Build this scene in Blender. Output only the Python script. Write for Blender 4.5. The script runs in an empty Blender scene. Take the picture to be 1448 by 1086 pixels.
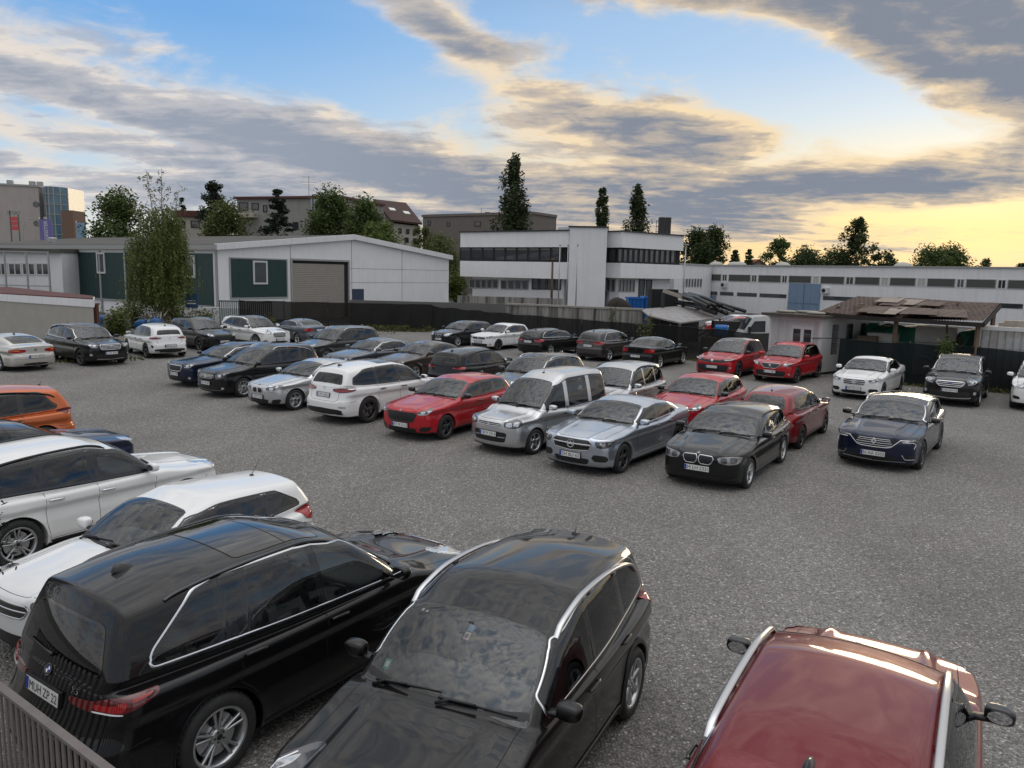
import bpy, math, random
import numpy as np
from mathutils import Vector, Matrix
from mathutils.geometry import delaunay_2d_cdt
R = math.radians
scene = bpy.context.scene
COL = scene.collection
rng = random.Random(7)

# ------------------------------------------------------------------ objects
def link(o, parent=None):
    COL.objects.link(o)
    if parent is not None:
        o.parent = parent
        if parent.name in WC: o.matrix_parent_inverse = parent.matrix_basis.inverted()   # children given in world coordinates
    return o
WC = set()

def empty(name, loc, rz=0.0, label=None, cat=None, group=None, wc=False):
    o = bpy.data.objects.new(name, None)
    o.empty_display_size = .2
    link(o)
    o.location = loc
    o.rotation_euler = (0, 0, rz)
    tag(o, label, cat, group)
    if wc: WC.add(o.name)
    return o

def tag(o, label=None, cat=None, group=None, kind=None):
    if label: o["label"] = label
    if cat: o["category"] = cat
    if group: o["group"] = group
    if kind: o["kind"] = kind
    return o

def mesh_data(name, V, F, mats, mi=None, normals=None, smooth=True):
    me = bpy.data.meshes.new(name)
    V = np.asarray(V, dtype=np.float64).reshape(-1, 3)
    if isinstance(F, np.ndarray):
        n, k = F.shape
        me.vertices.add(len(V)); me.vertices.foreach_set("co", V.astype(np.float32).ravel())
        me.loops.add(n * k); me.loops.foreach_set("vertex_index", F.astype(np.int32).ravel())
        me.polygons.add(n)
        me.polygons.foreach_set("loop_start", np.arange(0, n * k, k, dtype=np.int32))
        me.update(calc_edges=True)
    else:
        me.from_pydata([tuple(v) for v in V], [], [tuple(f) for f in F])
        me.update()
    for m in (mats if isinstance(mats, (list, tuple)) else [mats]):
        me.materials.append(m)
    if mi is not None:
        me.polygons.foreach_set("material_index", np.asarray(mi, dtype=np.int32))
    me.polygons.foreach_set("use_smooth", np.full(len(me.polygons), bool(smooth)))
    if normals is not None:
        me.normals_split_custom_set_from_vertices([tuple(n) for n in np.asarray(normals)])
    me.update()
    return me

def part(name, V, F, mats, parent=None, mi=None, normals=None, smooth=True):
    return link(bpy.data.objects.new(name, mesh_data(name, V, F, mats, mi, normals, smooth)), parent)

class MB:
    """collects simple shapes into one mesh"""
    def __init__(s): s.V = []; s.F = []; s.M = []
    def add(s, V, F, m=0):
        o = len(s.V); s.V += [tuple(v) for v in V]
        s.F += [tuple(i + o for i in f) for f in F]; s.M += [m] * len(F)
        return s
    def box(s, x0, x1, y0, y1, z0, z1, m=0, T=None):
        V = [(x, y, z) for x in (x0, x1) for y in (y0, y1) for z in (z0, z1)]
        if T is not None: V = [tuple(T @ Vector(v)) for v in V]
        return s.add(V, [(0, 1, 3, 2), (4, 6, 7, 5), (0, 4, 5, 1), (2, 3, 7, 6), (0, 2, 6, 4), (1, 5, 7, 3)], m)
    def bar(s, a, b, w, h=None, m=0, up=(0, 0, 1)):
        a, b = Vector(a), Vector(b); d = b - a; L = d.length
        if L < 1e-6: return s
        d /= L; u = Vector(up)
        if abs(d.dot(u)) > .98: u = Vector((1, 0, 0))
        sx = d.cross(u).normalized(); sz = sx.cross(d); h = w if h is None else h
        V = [p + sx * i * w / 2 + sz * j * h / 2 for p in (a, b) for i, j in ((-1, -1), (1, -1), (1, 1), (-1, 1))]
        return s.add(V, [(3, 2, 1, 0), (4, 5, 6, 7), (0, 1, 5, 4), (1, 2, 6, 5), (2, 3, 7, 6), (3, 0, 4, 7)], m)
    def tube(s, pts, r, n=8, m=0, cap=True):
        pts = [Vector(p) for p in pts]; rs = r if isinstance(r, (list, tuple)) else [r] * len(pts)
        rings = []; prev = None
        for i, p in enumerate(pts):
            d = (pts[min(i + 1, len(pts) - 1)] - pts[max(i - 1, 0)]).normalized()
            u = prev if prev is not None else (Vector((0, 0, 1)) if abs(d.z) < .9 else Vector((1, 0, 0)))
            a = d.cross(u).normalized(); u = a.cross(d).normalized(); prev = u
            rings.append([p + (a * math.cos(t) + u * math.sin(t)) * rs[i] for t in [2 * math.pi * k / n for k in range(n)]])
        V = [v for rg in rings for v in rg]; F = []
        for i in range(len(rings) - 1):
            for k in range(n):
                F.append((i * n + k, i * n + (k + 1) % n, (i + 1) * n + (k + 1) % n, (i + 1) * n + k))
        if cap:
            F.append(tuple(range(n))[::-1]); F.append(tuple((len(rings) - 1) * n + k for k in range(n)))
        return s.add(V, F, m)
    def prism(s, poly, a, b, axis='z', m=0):
        """2D polygon extruded from a to b along an axis"""
        def mk(p, t): return {'z': (p[0], p[1], t), 'y': (p[0], t, p[1]), 'x': (t, p[0], p[1])}[axis]
        n = len(poly)
        V = [mk(p, a) for p in poly] + [mk(p, b) for p in poly]
        F = [tuple(range(n)), tuple(range(2 * n - 1, n - 1, -1))] + [(i, i + n, (i + 1) % n + n, (i + 1) % n) for i in range(n)]
        return s.add(V, F, m)
    def lathe(s, prof, n=24, m=0, c=(0, 0, 0), axis='y'):
        """profile of (radius, along) turned round an axis"""
        V = []
        for r, t in prof:
            for k in range(n):
                a = 2 * math.pi * k / n
                p = {'y': (r * math.cos(a), t, r * math.sin(a)), 'z': (r * math.cos(a), r * math.sin(a), t), 'x': (t, r * math.cos(a), r * math.sin(a))}[axis]
                V.append((p[0] + c[0], p[1] + c[1], p[2] + c[2]))
        F = []
        for i in range(len(prof) - 1):
            for k in range(n):
                F.append((i * n + k, (i + 1) * n + k, (i + 1) * n + (k + 1) % n, i * n + (k + 1) % n))
        return s.add(V, F, m)
    def data(s, name, mats, smooth=False):
        return mesh_data(name, s.V, s.F, mats, s.M, None, smooth)
    def build(s, name, mats, parent=None, smooth=False):
        return link(bpy.data.objects.new(name, s.data(name, mats, smooth)), parent)

# ------------------------------------------------------------------ materials
class NT:
    def __init__(s, name):
        s.m = bpy.data.materials.new(name); s.m.use_nodes = True
        s.t = s.m.node_tree; s.t.nodes.clear()
        s.out = s.t.nodes.new('ShaderNodeOutputMaterial')
    def n(s, typ, **kw):
        nd = s.t.nodes.new(typ)
        for k, v in kw.items():
            if k.startswith('i_'):
                key = k[2:]
                key = int(key) if key.isdigit() else key.replace('_', ' ')
                nd.inputs[key].default_value = v
            else: setattr(nd, k, v)
        return nd
    def l(s, a, b): s.t.links.new(a, b)
    def math(s, op, a, b=None, c=None):
        nd = s.n('ShaderNodeMath', operation=op)
        for i, v in enumerate((a, b, c)):
            if v is None: continue
            if isinstance(v, (int, float)): nd.inputs[i].default_value = v
            else: s.l(v, nd.inputs[i])
        return nd.outputs[0]
    def ramp(s, fac, stops, interp='LINEAR'):
        nd = s.n('ShaderNodeValToRGB'); cr = nd.color_ramp; cr.interpolation = interp
        while len(cr.elements) > 1: cr.elements.remove(cr.elements[-1])
        for i, (p, c) in enumerate(stops):
            e = cr.elements[0] if i == 0 else cr.elements.new(p)
            e.position = p; e.color = (*c, 1) if len(c) == 3 else c
        if fac is not None: s.l(fac, nd.inputs[0])
        return nd.outputs[0]
    def mix(s, fac, a, b, blend='MIX'):
        nd = s.n('ShaderNodeMix', data_type='RGBA', blend_type=blend)
        for sock, v in ((nd.inputs[0], fac), (nd.inputs[6], a), (nd.inputs[7], b)):
            if isinstance(v, (int, float)): sock.default_value = v
            elif isinstance(v, tuple): sock.default_value = (*v, 1) if len(v) == 3 else v
            else: s.l(v, sock)
        return nd.outputs[2]
    def noise(s, vec, scale, detail=4, rough=.55, dist=0.0):
        nd = s.n('ShaderNodeTexNoise'); nd.inputs['Scale'].default_value = scale
        nd.inputs['Detail'].default_value = detail; nd.inputs['Roughness'].default_value = rough
        nd.inputs['Distortion'].default_value = dist
        if vec is not None: s.l(vec, nd.inputs['Vector'])
        return nd.outputs[0]
    def obj(s): return s.n('ShaderNodeTexCoord').outputs['Object']
    def mapping(s, vec, scale=(1, 1, 1), rot=(0, 0, 0)):
        nd = s.n('ShaderNodeMapping'); nd.inputs['Scale'].default_value = scale; nd.inputs['Rotation'].default_value = rot
        s.l(vec, nd.inputs[0]); return nd.outputs[0]
    def bump(s, h, strength=.3, dist=.01):
        nd = s.n('ShaderNodeBump'); nd.inputs['Strength'].default_value = strength; nd.inputs['Distance'].default_value = dist
        s.l(h, nd.inputs['Height']); return nd.outputs[0]
    def bsdf(s, color=None, rough=.5, metal=0.0, coat=0.0, coat_rough=.03, spec=.5, normal=None, emit=None, estr=0.0):
        b = s.n('ShaderNodeBsdfPrincipled')
        for key, v in (('Base Color', color), ('Roughness', rough), ('Metallic', metal), ('Coat Weight', coat), ('Coat Roughness', coat_rough), ('Specular IOR Level', spec)):
            if v is None: continue
            if isinstance(v, (int, float)): b.inputs[key].default_value = v
            elif isinstance(v, tuple): b.inputs[key].default_value = (*v, 1)
            else: s.l(v, b.inputs[key])
        if normal is not None: s.l(normal, b.inputs['Normal'])
        s.l(b.outputs[0], s.out.inputs[0]); return b

_mc = {}
def plain(name, color, rough=.5, metal=0.0, coat=0.0, var=.0, scale=3.0, bump=0.0, bscale=40.0, spec=.5):
    if name in _mc: return _mc[name]
    t = NT(name); col = color; nrm = None
    if var or bump: o = t.obj()
    if var:
        nz = t.noise(o, scale, 5, .6)
        col = t.ramp(nz, [(.25, tuple(c * (1 - var) for c in color)), (.75, tuple(min(1, c * (1 + var)) for c in color))])
    if bump: nrm = t.bump(t.noise(o, bscale, 3), bump, .01)
    t.bsdf(col, rough, metal, coat, normal=nrm, spec=spec)
    _mc[name] = t.m
    return t.m

def paint(name, color, metal=.0, rough=.4, dirt=.12, ior=1.5):
    """car lacquer: base coat with fine flake, clear coat, a film of dust on what faces up; the inside of the shell is bare dark trim"""
    if name in _mc: return _mc[name]
    t = NT(name); o = t.obj()
    geo = t.n('ShaderNodeNewGeometry')
    flake = t.noise(o, 900, 1)
    base = t.mix(t.math('MULTIPLY', flake, .25 if metal > 0 else .06), color, tuple(min(1, c * 1.5 + .01) for c in color))
    dust = t.math('MULTIPLY', t.ramp(t.noise(o, 2.2, 6, .65), [(.35, (0, 0, 0)), (.8, (1, 1, 1))]), dirt * .35)
    base = t.mix(dust, base, (.26, .24, .21))
    z = t.n('ShaderNodeSeparateXYZ'); t.l(o, z.inputs[0])
    low = t.math('MULTIPLY', t.math('SUBTRACT', 1.0, t.math('MULTIPLY', z.outputs[2], 2.2)), dirt * .5)
    low = t.math('MAXIMUM', low, 0.0)
    base = t.mix(t.math('MULTIPLY', low, t.noise(o, 5, 5, .6)), base, (.28, .26, .23))
    base = t.mix(geo.outputs['Backfacing'], base, (.02, .02, .02))
    rg = t.math('ADD', .025, t.math('MULTIPLY', t.noise(o, 6, 4, .6), .05 * dirt / .12))
    b = t.bsdf(base, rough, metal, coat=1.0, spec=.15)
    t.l(rg, b.inputs['Coat Roughness']); b.inputs['Coat IOR'].default_value = ior
    _mc[name] = t.m
    return t.m

def glass(name, tint, f0=1.6):
    if name in _mc: return _mc[name]
    t = NT(name)
    tr = t.n('ShaderNodeBsdfTransparent'); tr.inputs[0].default_value = (*tint, 1)
    gl = t.n('ShaderNodeBsdfGlossy'); gl.inputs['Roughness'].default_value = .012; gl.inputs[0].default_value = (.95, .97, 1, 1)
    fr = t.n('ShaderNodeFresnel'); fr.inputs[0].default_value = f0
    mx = t.n('ShaderNodeMixShader'); t.l(fr.outputs[0], mx.inputs[0]); t.l(tr.outputs[0], mx.inputs[1]); t.l(gl.outputs[0], mx.inputs[2])
    t.l(mx.outputs[0], t.out.inputs[0]); _mc[name] = t.m
    return t.m
ONLY = []
NISH, SKY_K, EXPO = .006, 0.97, 0.36
# ------------------------------------------------------------------ car builder
def pch(pts, sm=.03):
    """smooth monotone curve through points, as a dense table"""
    pts = sorted(pts); X = np.array([p[0] for p in pts], float); Y = np.array([p[1] for p in pts], float)
    h = np.diff(X); d = np.diff(Y) / h; m = np.zeros(len(X))
    for i in range(1, len(X) - 1):
        if d[i - 1] * d[i] > 0:
            w1 = 2 * h[i] + h[i - 1]; w2 = h[i] + 2 * h[i - 1]
            m[i] = (w1 + w2) / (w1 / d[i - 1] + w2 / d[i])
    m[0], m[-1] = d[0], d[-1]
    st = .004; xs = np.arange(X[0] - .5, X[-1] + .5, st)
    k = np.clip(np.searchsorted(X, xs) - 1, 0, len(d) - 1); t = (xs - X[k]) / h[k]
    ys = (2 * t**3 - 3 * t**2 + 1) * Y[k] + (t**3 - 2 * t**2 + t) * h[k] * m[k] + (-2 * t**3 + 3 * t**2) * Y[k + 1] + (t**3 - t**2) * h[k] * m[k + 1]
    ys = np.where(xs < X[0], Y[0] + m[0] * (xs - X[0]), np.where(xs > X[-1], Y[-1] + m[-1] * (xs - X[-1]), ys))
    if sm > 0:
        q = np.arange(-int(3 * sm / st), int(3 * sm / st) + 1) * st; g = np.exp(-.5 * (q / sm)**2); g /= g.sum()
        n = len(q) // 2; ye = np.concatenate([ys[0] + (ys[1] - ys[0]) * np.arange(-n, 0), ys, ys[-1] + (ys[-1] - ys[-2]) * np.arange(1, n + 1)])
        ys = np.convolve(ye, g, 'valid')
    return lambda x: np.interp(x, xs, ys)

def smax(a, b, k):
    h = np.maximum(k - np.abs(a - b), 0) / k
    return np.maximum(a, b) + h * h * k * .25
def smin(a, b, k): return -smax(-a, -b, k)

class Shape:
    """the smooth outer skin of one car: f(P) < 0 inside"""
    def __init__(s, c):
        s.c = c; wb = c['wb']; s.xF = wb / 2 + c['foh']; s.xR = -wb / 2 - c['roh']; s.hw = c['hw']; s.wr = c.get('wr', .33)
        s.ra = c.get('ra', s.wr + .045); s.ax = (wb / 2, -wb / 2)
        s.cowl, s.head, s.rtop, s.rbot = c['cowl'], c['head'], c['rtop'], c['rbot']
        if c.get('spoiler'): s.rtop = (s.rtop[0] - .07, s.rtop[1] - .008)
        s.deck = c.get('deck')                     # sedans: (x, z) of the boot lid edge
        zb = s.cowl[1]; s.zb = zb
        nose = c.get('nose', .72)
        low = [(s.xF - .02, nose), (s.xF - .18, nose + .065), (wb / 2 - .05, c.get('hoodz', (nose + zb) / 2 + .055)), (s.cowl[0], zb), (-.6, c.get('beltm', zb - .01))]
        if s.deck: low += [(s.rbot[0] + .15, s.rbot[1] - .005), (s.deck[0] + .03, s.deck[1])]
        else: low += [(s.rbot[0] + .2, c.get('beltr', s.rbot[1] - .02))]
        s.low = pch(low, .05)
        s.top = pch([(s.cowl[0], s.head[1] + (s.cowl[0] - s.head[0]) * .16), s.head] + c.get('roof', []) + [s.rtop] + [(s.rtop[0] - .5, s.rtop[1] - .5 * c.get('rslope', .12))], .05)
        s.belt = pch([(s.cowl[0] + .2, c.get('belt0', zb - .035)), (0, c.get('belt1', zb - .01)), (-wb / 2, c.get('belt2', zb + .02)), (s.xR, c.get('belt3', zb + .03))], .06)
        s.plan = pch([(s.xR, -c.get('tr', .11)), (s.xR + .35, -c.get('tr', .11) * .45), (-wb / 2, -.012), (-.3, 0), (.5, -.003), (wb / 2, -.012), (s.xF - .35, -c.get('tf', .14) * .45), (s.xF, -c.get('tf', .14))], .06)
        s.gplan = pch([(s.xR, -c.get('gr', .13)), (-wb / 2, -c.get('gr', .13) * .45), (-.4, -.005), (.4, 0), (s.cowl[0], -.02), (s.xF, -.1)], .08)
        s.prof = pch(c.get('prof', [(.0, .17), (.15, .10), (.24, .045), (.32, .028), (.38, .018), (.55, .020), (.72, .040), (.815, .0), (.85, .003), (.93, .018), (1.0, .042), (1.15, .15)]), .007)
        bl = c.get('frontp', [(.10, .22), (.22, .07), (.34, .015), (.48, .0), (.60, .0), (.72, .03), (.85, .11)])
        s.fp = pch(bl, .02)
        zr = s.deck[1] if s.deck else s.rbot[1]
        xr = (s.deck[0] if s.deck else s.rbot[0]) - s.xR
        s.rp = pch(c.get('rearp', [(.1, .30), (.24, .10), (.36, .02), (.5, .0), (.64, .005), (.70, .045), (zr, xr), (zr + .2, xr + (.03 if s.deck else .2))]), .02)
        s.bowf = c.get('bowf', .26); s.bowr = c.get('bowr', .22)
        s.tum = c.get('tum', .335); s.ledge = c.get('ledge', .032); s.wsbow = c.get('wsbow', .26); s.rgbow = c.get('rgbow', .16)
        s.clear = c.get('clear', .2); s.crown = c.get('crown', .06)
        def frame(a, b, sg):
            t = np.array([b[0] - a[0], b[1] - a[1]]); L = np.hypot(*t); t /= L
            n = np.array([t[1], -t[0]]) * sg
            return np.array(a), t, n, L
        s.fw = frame(s.cowl, s.head, 1)            # base, direction up the screen, outward normal, length
        s.fr = frame(s.rbot, s.rtop, -1)
        s._tables()

    def body(s, P):
        x, y, z = P[:, 0], np.abs(P[:, 1]), P[:, 2]; hw = s.hw; c = s.c
        yy = y / hw
        inset = s.prof(z / s.zb)
        W = hw + s.plan(x) - inset
        for xa in s.ax:
            d = np.hypot(x - xa, z - s.wr)
            W = W + c.get('flare', .016) * np.exp(-((d - s.ra) / .075)**2)
        sd = y - W
        Hx = s.low(x); crown = c.get('hcrown', .07) * yy**2.2
        hb = c.get('hridge', .017)
        fw = np.clip((x - s.cowl[0]) / .3, 0, 1)
        ridge = hb * fw * np.exp(-((y - (.50 + .10 * (s.ax[0] - x))) / .055)**2)
        tp = (z - (Hx - crown + ridge)) * .97
        kn = c.get('knose', .06)
        bt = s.clear + .10 * np.clip((x - s.ax[0] - .45) / .5, 0, 1)**2 * 0 - z
        fr = (x - (s.xF - s.bowf * yy**2.3 - s.fp(z))) * .9
        rr = ((s.xR + s.bowr * yy**2.4 + s.rp(z)) - x) * .9
        L = smax(smax(sd, fr, c.get('kcorner', .12)), rr, .12)
        L = smax(L, tp, kn * .8)
        L = smax(L, bt, .05)
        # cabin
        dz = z - s.belt(x)
        Wg = hw + s.plan(x) * .6 + s.gplan(x) - s.ledge - .030
        dc = np.maximum(dz, -.03); sg = (y - (Wg - s.tum * dc - .10 * dc * np.abs(dc) + .5 * np.minimum(dz + .03, 0))) * .95
        rt = (z - (s.top(x) - s.crown * (y / .6)**2.2)) * .97
        b, t, n, Ln = s.fw
        q = np.clip(((x - b[0]) * t[0] + (z - b[1]) * t[1]) / Ln, -.2, 1.2)
        w = (x - b[0] + s.wsbow * y * y) * n[0] + (z - b[1]) * n[1] - .030 * (4 * q * (1 - q))
        b, t, n, Ln = s.fr
        q = np.clip(((x - b[0]) * t[0] + (z - b[1]) * t[1]) / Ln, -.2, 1.2)
        k = (x - b[0] - s.rgbow * y * y) * n[0] + (z - b[1]) * n[1] - c.get('rgcurve', .02) * (4 * q * (1 - q)) + .9 * np.maximum(b[1] - .05 - z, 0)
        G = smax(rt, w * .95, .09)
        G = smax(G, k * .95, c.get('krear', .03 if c.get('spoiler') else .08))
        G = smax(G, sg, c.get('kroof', .10))
        G = smax(G, s.zb - .28 - z, .02)
        f = smin(L, G, c.get('kbelt', .022))
        return f

    def full(s, P):
        f = s.body(P); x, y, z = P[:, 0], np.abs(P[:, 1]), P[:, 2]
        for xa in s.ax:
            d = np.maximum(np.hypot(x - xa, z - s.wr) - s.ra, s.hw - .40 - y)
            f = np.maximum(f, -d)
        return f

    def grad(s, P, fn=None, e=2e-3):
        fn = fn or s.body; g = np.zeros_like(P)
        for i in range(3):
            d = np.zeros(3); d[i] = e
            g[:, i] = (fn(P + d) - fn(P - d)) / (2 * e)
        return g
    def normal(s, P, fn=None):
        g = s.grad(P, fn, 4e-3); return g / np.maximum(np.linalg.norm(g, axis=1, keepdims=True), 1e-9)

    def _tables(s):
        ph = np.linspace(0, 1.9, 160)
        s.tab = {}
        for nm, sg in (('wf', 1), ('wr', -1)):
            C = np.array([(s.xF - .9) if sg > 0 else (s.xR + .9), 0, .62])
            D = np.stack([np.cos(ph) * sg, np.sin(ph), 0 * ph], 1)
            Q = s.march(C + D * 2.2, -D); ar = np.concatenate([[0], np.cumsum(np.linalg.norm(np.diff(Q, axis=0), axis=1))])
            s.tab[nm] = (C, ar, ph, sg)

    def march(s, O, D, n=42):
        P = O + D * .25
        for _ in range(13):
            P = P + D * (s.body(P) * .80)[:, None]
        f0 = s.body(P); st = f0 * .8
        for _ in range(5):                          # secant along the ray
            P1 = P + D * st[:, None]; f1 = s.body(P1); df = (f1 - f0) / np.where(np.abs(st) < 1e-9, 1e-9, st)
            ns = np.where(df < -.1, -f1 / np.minimum(df, -.1), f1 * .8)
            P, f0, st = P1, f1, np.clip(ns, -.08, .08)
        return P

    def rays(s, p, mode):
        p = np.asarray(p, float); u, v = p[:, 0], p[:, 1]; o = np.zeros(len(p))
        if mode in ('left', 'right'):
            g = 1 if mode == 'left' else -1
            return np.stack([u, o + g * 1.5, v], 1), np.stack([o, o - g, o], 1)
        if mode in ('wf', 'wr'):
            C, ar, ph, sg = s.tab[mode]
            f = np.interp(np.abs(u), ar, ph) * np.sign(u)
            D = np.stack([np.cos(f) * sg, np.sin(f), o], 1)
            O = np.stack([C[0] + o, o, v], 1) + D * 2.2
            return O, -D
        if mode in ('ws', 'bk'):
            b, t, n, L = s.fw if mode == 'ws' else s.fr
            O = np.stack([b[0] + t[0] * v + n[0] * 1.0, u, b[1] + t[1] * v + n[1] * 1.0], 1)
            return O, np.stack([o - n[0], o, o - n[1]], 1)
        if mode == 'top':
            return np.stack([u, v, o + 2.6], 1), np.stack([o, o, o - 1], 1)
    def project(s, p, mode, off=0.0):
        O, D = s.rays(p, mode); P = s.march(O, D); N = s.normal(P)
        return P + N * np.asarray(off).reshape(-1, 1) if np.ndim(off) else P + N * off, N

    def skin(s, h):
        """extract the skin as quads (surface nets), pulled onto the exact surface"""
        c = s.c; x0, x1 = s.xR - 3 * h, s.xF + 3 * h; zt = c['H'] + .08
        nx = int((x1 - x0) / h) + 1; ny = int((s.hw + .1) / h) + 2; nz = int((zt - .1) / h) + 1
        X = x0 + np.arange(nx) * h; Y = (np.arange(ny) - .5) * h; Z = .1 + np.arange(nz) * h
        g = np.stack(np.meshgrid(X, Y, Z, indexing='ij'), -1).reshape(-1, 3)
        k = 4; gc = g.reshape(nx, ny, nz, 3)[::k, ::k, ::k]                 # coarse pass, then only the band near the skin
        fc = s.full(gc.reshape(-1, 3)).reshape(gc.shape[:3])
        f = fc.repeat(k, 0).repeat(k, 1).repeat(k, 2)[:nx, :ny, :nz].reshape(-1).copy()
        nb = np.abs(f) < k * h * 2.4
        f[nb] = s.full(g[nb]); f = f.reshape(nx, ny, nz)
        ins = f < 0
        cs = np.zeros((nx - 1, ny - 1, nz - 1), int)
        for a in (0, 1):
            for b in (0, 1):
                for d in (0, 1):
                    cs += ins[a:nx - 1 + a, b:ny - 1 + b, d:nz - 1 + d]
        act = (cs > 0) & (cs < 8); idx = -np.ones(act.shape, int); ijk = np.argwhere(act); idx[act] = np.arange(len(ijk))
        acc = np.zeros((len(ijk), 3)); cnt = np.zeros(len(ijk))
        for ax in range(3):
            o1, o2 = [a for a in range(3) if a != ax]
            for a in (0, 1):
                for b in (0, 1):
                    p0 = ijk.copy(); p0[:, o1] += a; p0[:, o2] += b; p1 = p0.copy(); p1[:, ax] += 1
                    f0 = f[tuple(p0.T)]; f1 = f[tuple(p1.T)]; m = (f0 < 0) != (f1 < 0)
                    t = np.where(m, f0 / np.where(f0 == f1, 1, f0 - f1), 0)
                    q = p0.astype(float); q[:, ax] += t
                    acc[m] += q[m]; cnt[m] += 1
        V = acc / cnt[:, None] * h + np.array([X[0], Y[0], Z[0]])
        axis = ijk[:, 1] == 0
        F = []
        for ax in range(3):
            o1, o2 = (ax + 1) % 3, (ax + 2) % 3
            sl0 = [slice(None)] * 3; sl1 = [slice(None)] * 3; sl0[ax] = slice(0, -1); sl1[ax] = slice(1, None)
            a, b = ins[tuple(sl0)], ins[tuple(sl1)]
            e = np.argwhere(a != b); e = e[(e[:, o1] > 0) & (e[:, o2] > 0)]
            lim = np.array(act.shape); e = e[(e[:, o1] < lim[o1]) & (e[:, o2] < lim[o2])]
            fl = a[tuple(e.T)]
            qs = []
            for d1, d2 in ((-1, -1), (0, -1), (0, 0), (-1, 0)):
                w = e.copy(); w[:, o1] += d1; w[:, o2] += d2; qs.append(idx[tuple(w.T)])
            q = np.stack(qs, 1); q[~fl] = q[~fl][:, ::-1]; F.append(q)
        F = np.concatenate(F); F = F[(F >= 0).all(1)]
        V[axis, 1] = 0
        # relax along the surface, then pull onto it
        E = np.concatenate([F[:, [0, 1]], F[:, [1, 2]], F[:, [2, 3]], F[:, [3, 0]]])
        for it in range(3):
            if it < 2:
                sm = np.zeros_like(V); k = np.zeros(len(V))
                for a, b in ((0, 1), (1, 0)):
                    np.add.at(sm, E[:, a], V[E[:, b]]); np.add.at(k, E[:, a], 1)
                V = V * .5 + .5 * sm / np.maximum(k, 1)[:, None]; V[axis, 1] = 0
            for _ in range(1 if it < 2 else 2):
                fv = s.full(V); gr = np.stack([s.full(V + d) - fv for d in np.eye(3) * 1e-3], 1) / 1e-3
                st = fv[:, None] * gr / np.maximum((gr**2).sum(1), .15)[:, None]
                V = V - np.clip(st, -h, h); V[axis, 1] = 0
        # crisp wheel arch edge
        for xa in s.ax:
            for _ in range(3):
                d = np.hypot(V[:, 0] - xa, V[:, 2] - s.wr)
                m = (np.abs(d - s.ra) < .55 * h) & (np.abs(s.body(V)) < .8 * h) & (V[:, 1] > s.hw - .35)
                if m.any():
                    k = (s.ra / d[m])
                    V[m, 0] = xa + (V[m, 0] - xa) * k; V[m, 2] = s.wr + (V[m, 2] - s.wr) * k
                    q = V[m]; gr = s.grad(q); gr[:, 0] = 0; gr[:, 2] = 0
                    q = q - np.clip(s.body(q)[:, None] * gr / np.maximum((gr**2).sum(1), .2)[:, None], -h, h); V[m] = q
        N = s.normal(V, s.full)
        bd = np.abs(s.body(V)) < .006
        N[bd] = s.normal(V[bd], s.body)
        N[axis, 1] = 0
        # mirror to the other side
        n = len(V); mp = np.full(n, -1); off = np.where(~axis)[0]; mp[axis] = np.where(axis)[0]; mp[off] = n + np.arange(len(off))
        V2 = V[off] * [1, -1, 1]; N2 = N[off] * [1, -1, 1]
        F2 = mp[F][:, ::-1]
        return np.concatenate([V, V2]), np.concatenate([F, F2]), np.concatenate([N, N2])

# 2D outline helpers
def rounded(pts, k=.18, it=2):
    P = np.asarray(pts, float)
    for _ in range(it):
        Q = np.roll(P, -1, 0); A = P * (1 - k) + Q * k; B = P * k + Q * (1 - k)
        P = np.stack([A, B], 1).reshape(-1, 2); k = .25
    return P
def round_abs(P, r=.03, ang=22):
    """round only the sharp corners of an outline"""
    P = np.asarray(P, float); n = len(P); out = []
    for i in range(n):
        a, b, c = P[i - 1], P[i], P[(i + 1) % n]; u, v = b - a, c - b; lu, lv = np.hypot(*u), np.hypot(*v)
        if lu < 1e-6 or lv < 1e-6: continue
        t = abs(math.degrees(math.atan2(u[0] * v[1] - u[1] * v[0], u @ v)))
        if t < ang: out.append(b); continue
        # walk back / forward a distance r along the outline
        def walk(k, sg, d):
            p = P[k]
            for _ in range(n):
                q = P[(k + sg) % n]; l = np.hypot(*(q - p))
                if l >= d: return p + (q - p) * d / max(l, 1e-9), k
                d -= l; k = (k + sg) % n; p = q
            return p, k
        p0, k0 = walk(i, -1, r); p1, k1 = walk(i, 1, r)
        for w in (0, .25, .5, .75, 1): out.append(p0 * (1 - w)**2 + b * 2 * w * (1 - w) + p1 * w * w)
    out = np.array(out); keep = [0]
    for i in range(1, len(out)):
        if np.hypot(*(out[i] - out[keep[-1]])) > 1e-3: keep.append(i)
    return out[keep]
def area2(P): return .5 * np.sum(P[:, 0] * np.roll(P[:, 1], -1) - np.roll(P[:, 0], -1) * P[:, 1])
def densify(P, step, closed=True):
    out = []; n = len(P)
    for i in range(n if closed else n - 1):
        a, b = P[i], P[(i + 1) % n]; k = max(1, int(math.ceil(np.hypot(*(b - a)) / step)))
        out += [a + (b - a) * j / k for j in range(k)]
    if not closed: out.append(P[-1])
    return np.array(out)
def inset(P, w):
    P = np.asarray(P, float); sg = 1 if area2(P) > 0 else -1
    d1 = P - np.roll(P, 1, 0); d2 = np.roll(P, -1, 0) - P
    d1 /= np.maximum(np.hypot(d1[:, 0], d1[:, 1]), 1e-9)[:, None]; d2 /= np.maximum(np.hypot(d2[:, 0], d2[:, 1]), 1e-9)[:, None]
    n1 = np.stack([-d1[:, 1], d1[:, 0]], 1) * sg; n2 = np.stack([-d2[:, 1], d2[:, 0]], 1) * sg
    n = n1 + n2; L = np.maximum((n * n).sum(1), .5)
    return P + n * (2 * w / L)[:, None]
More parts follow.
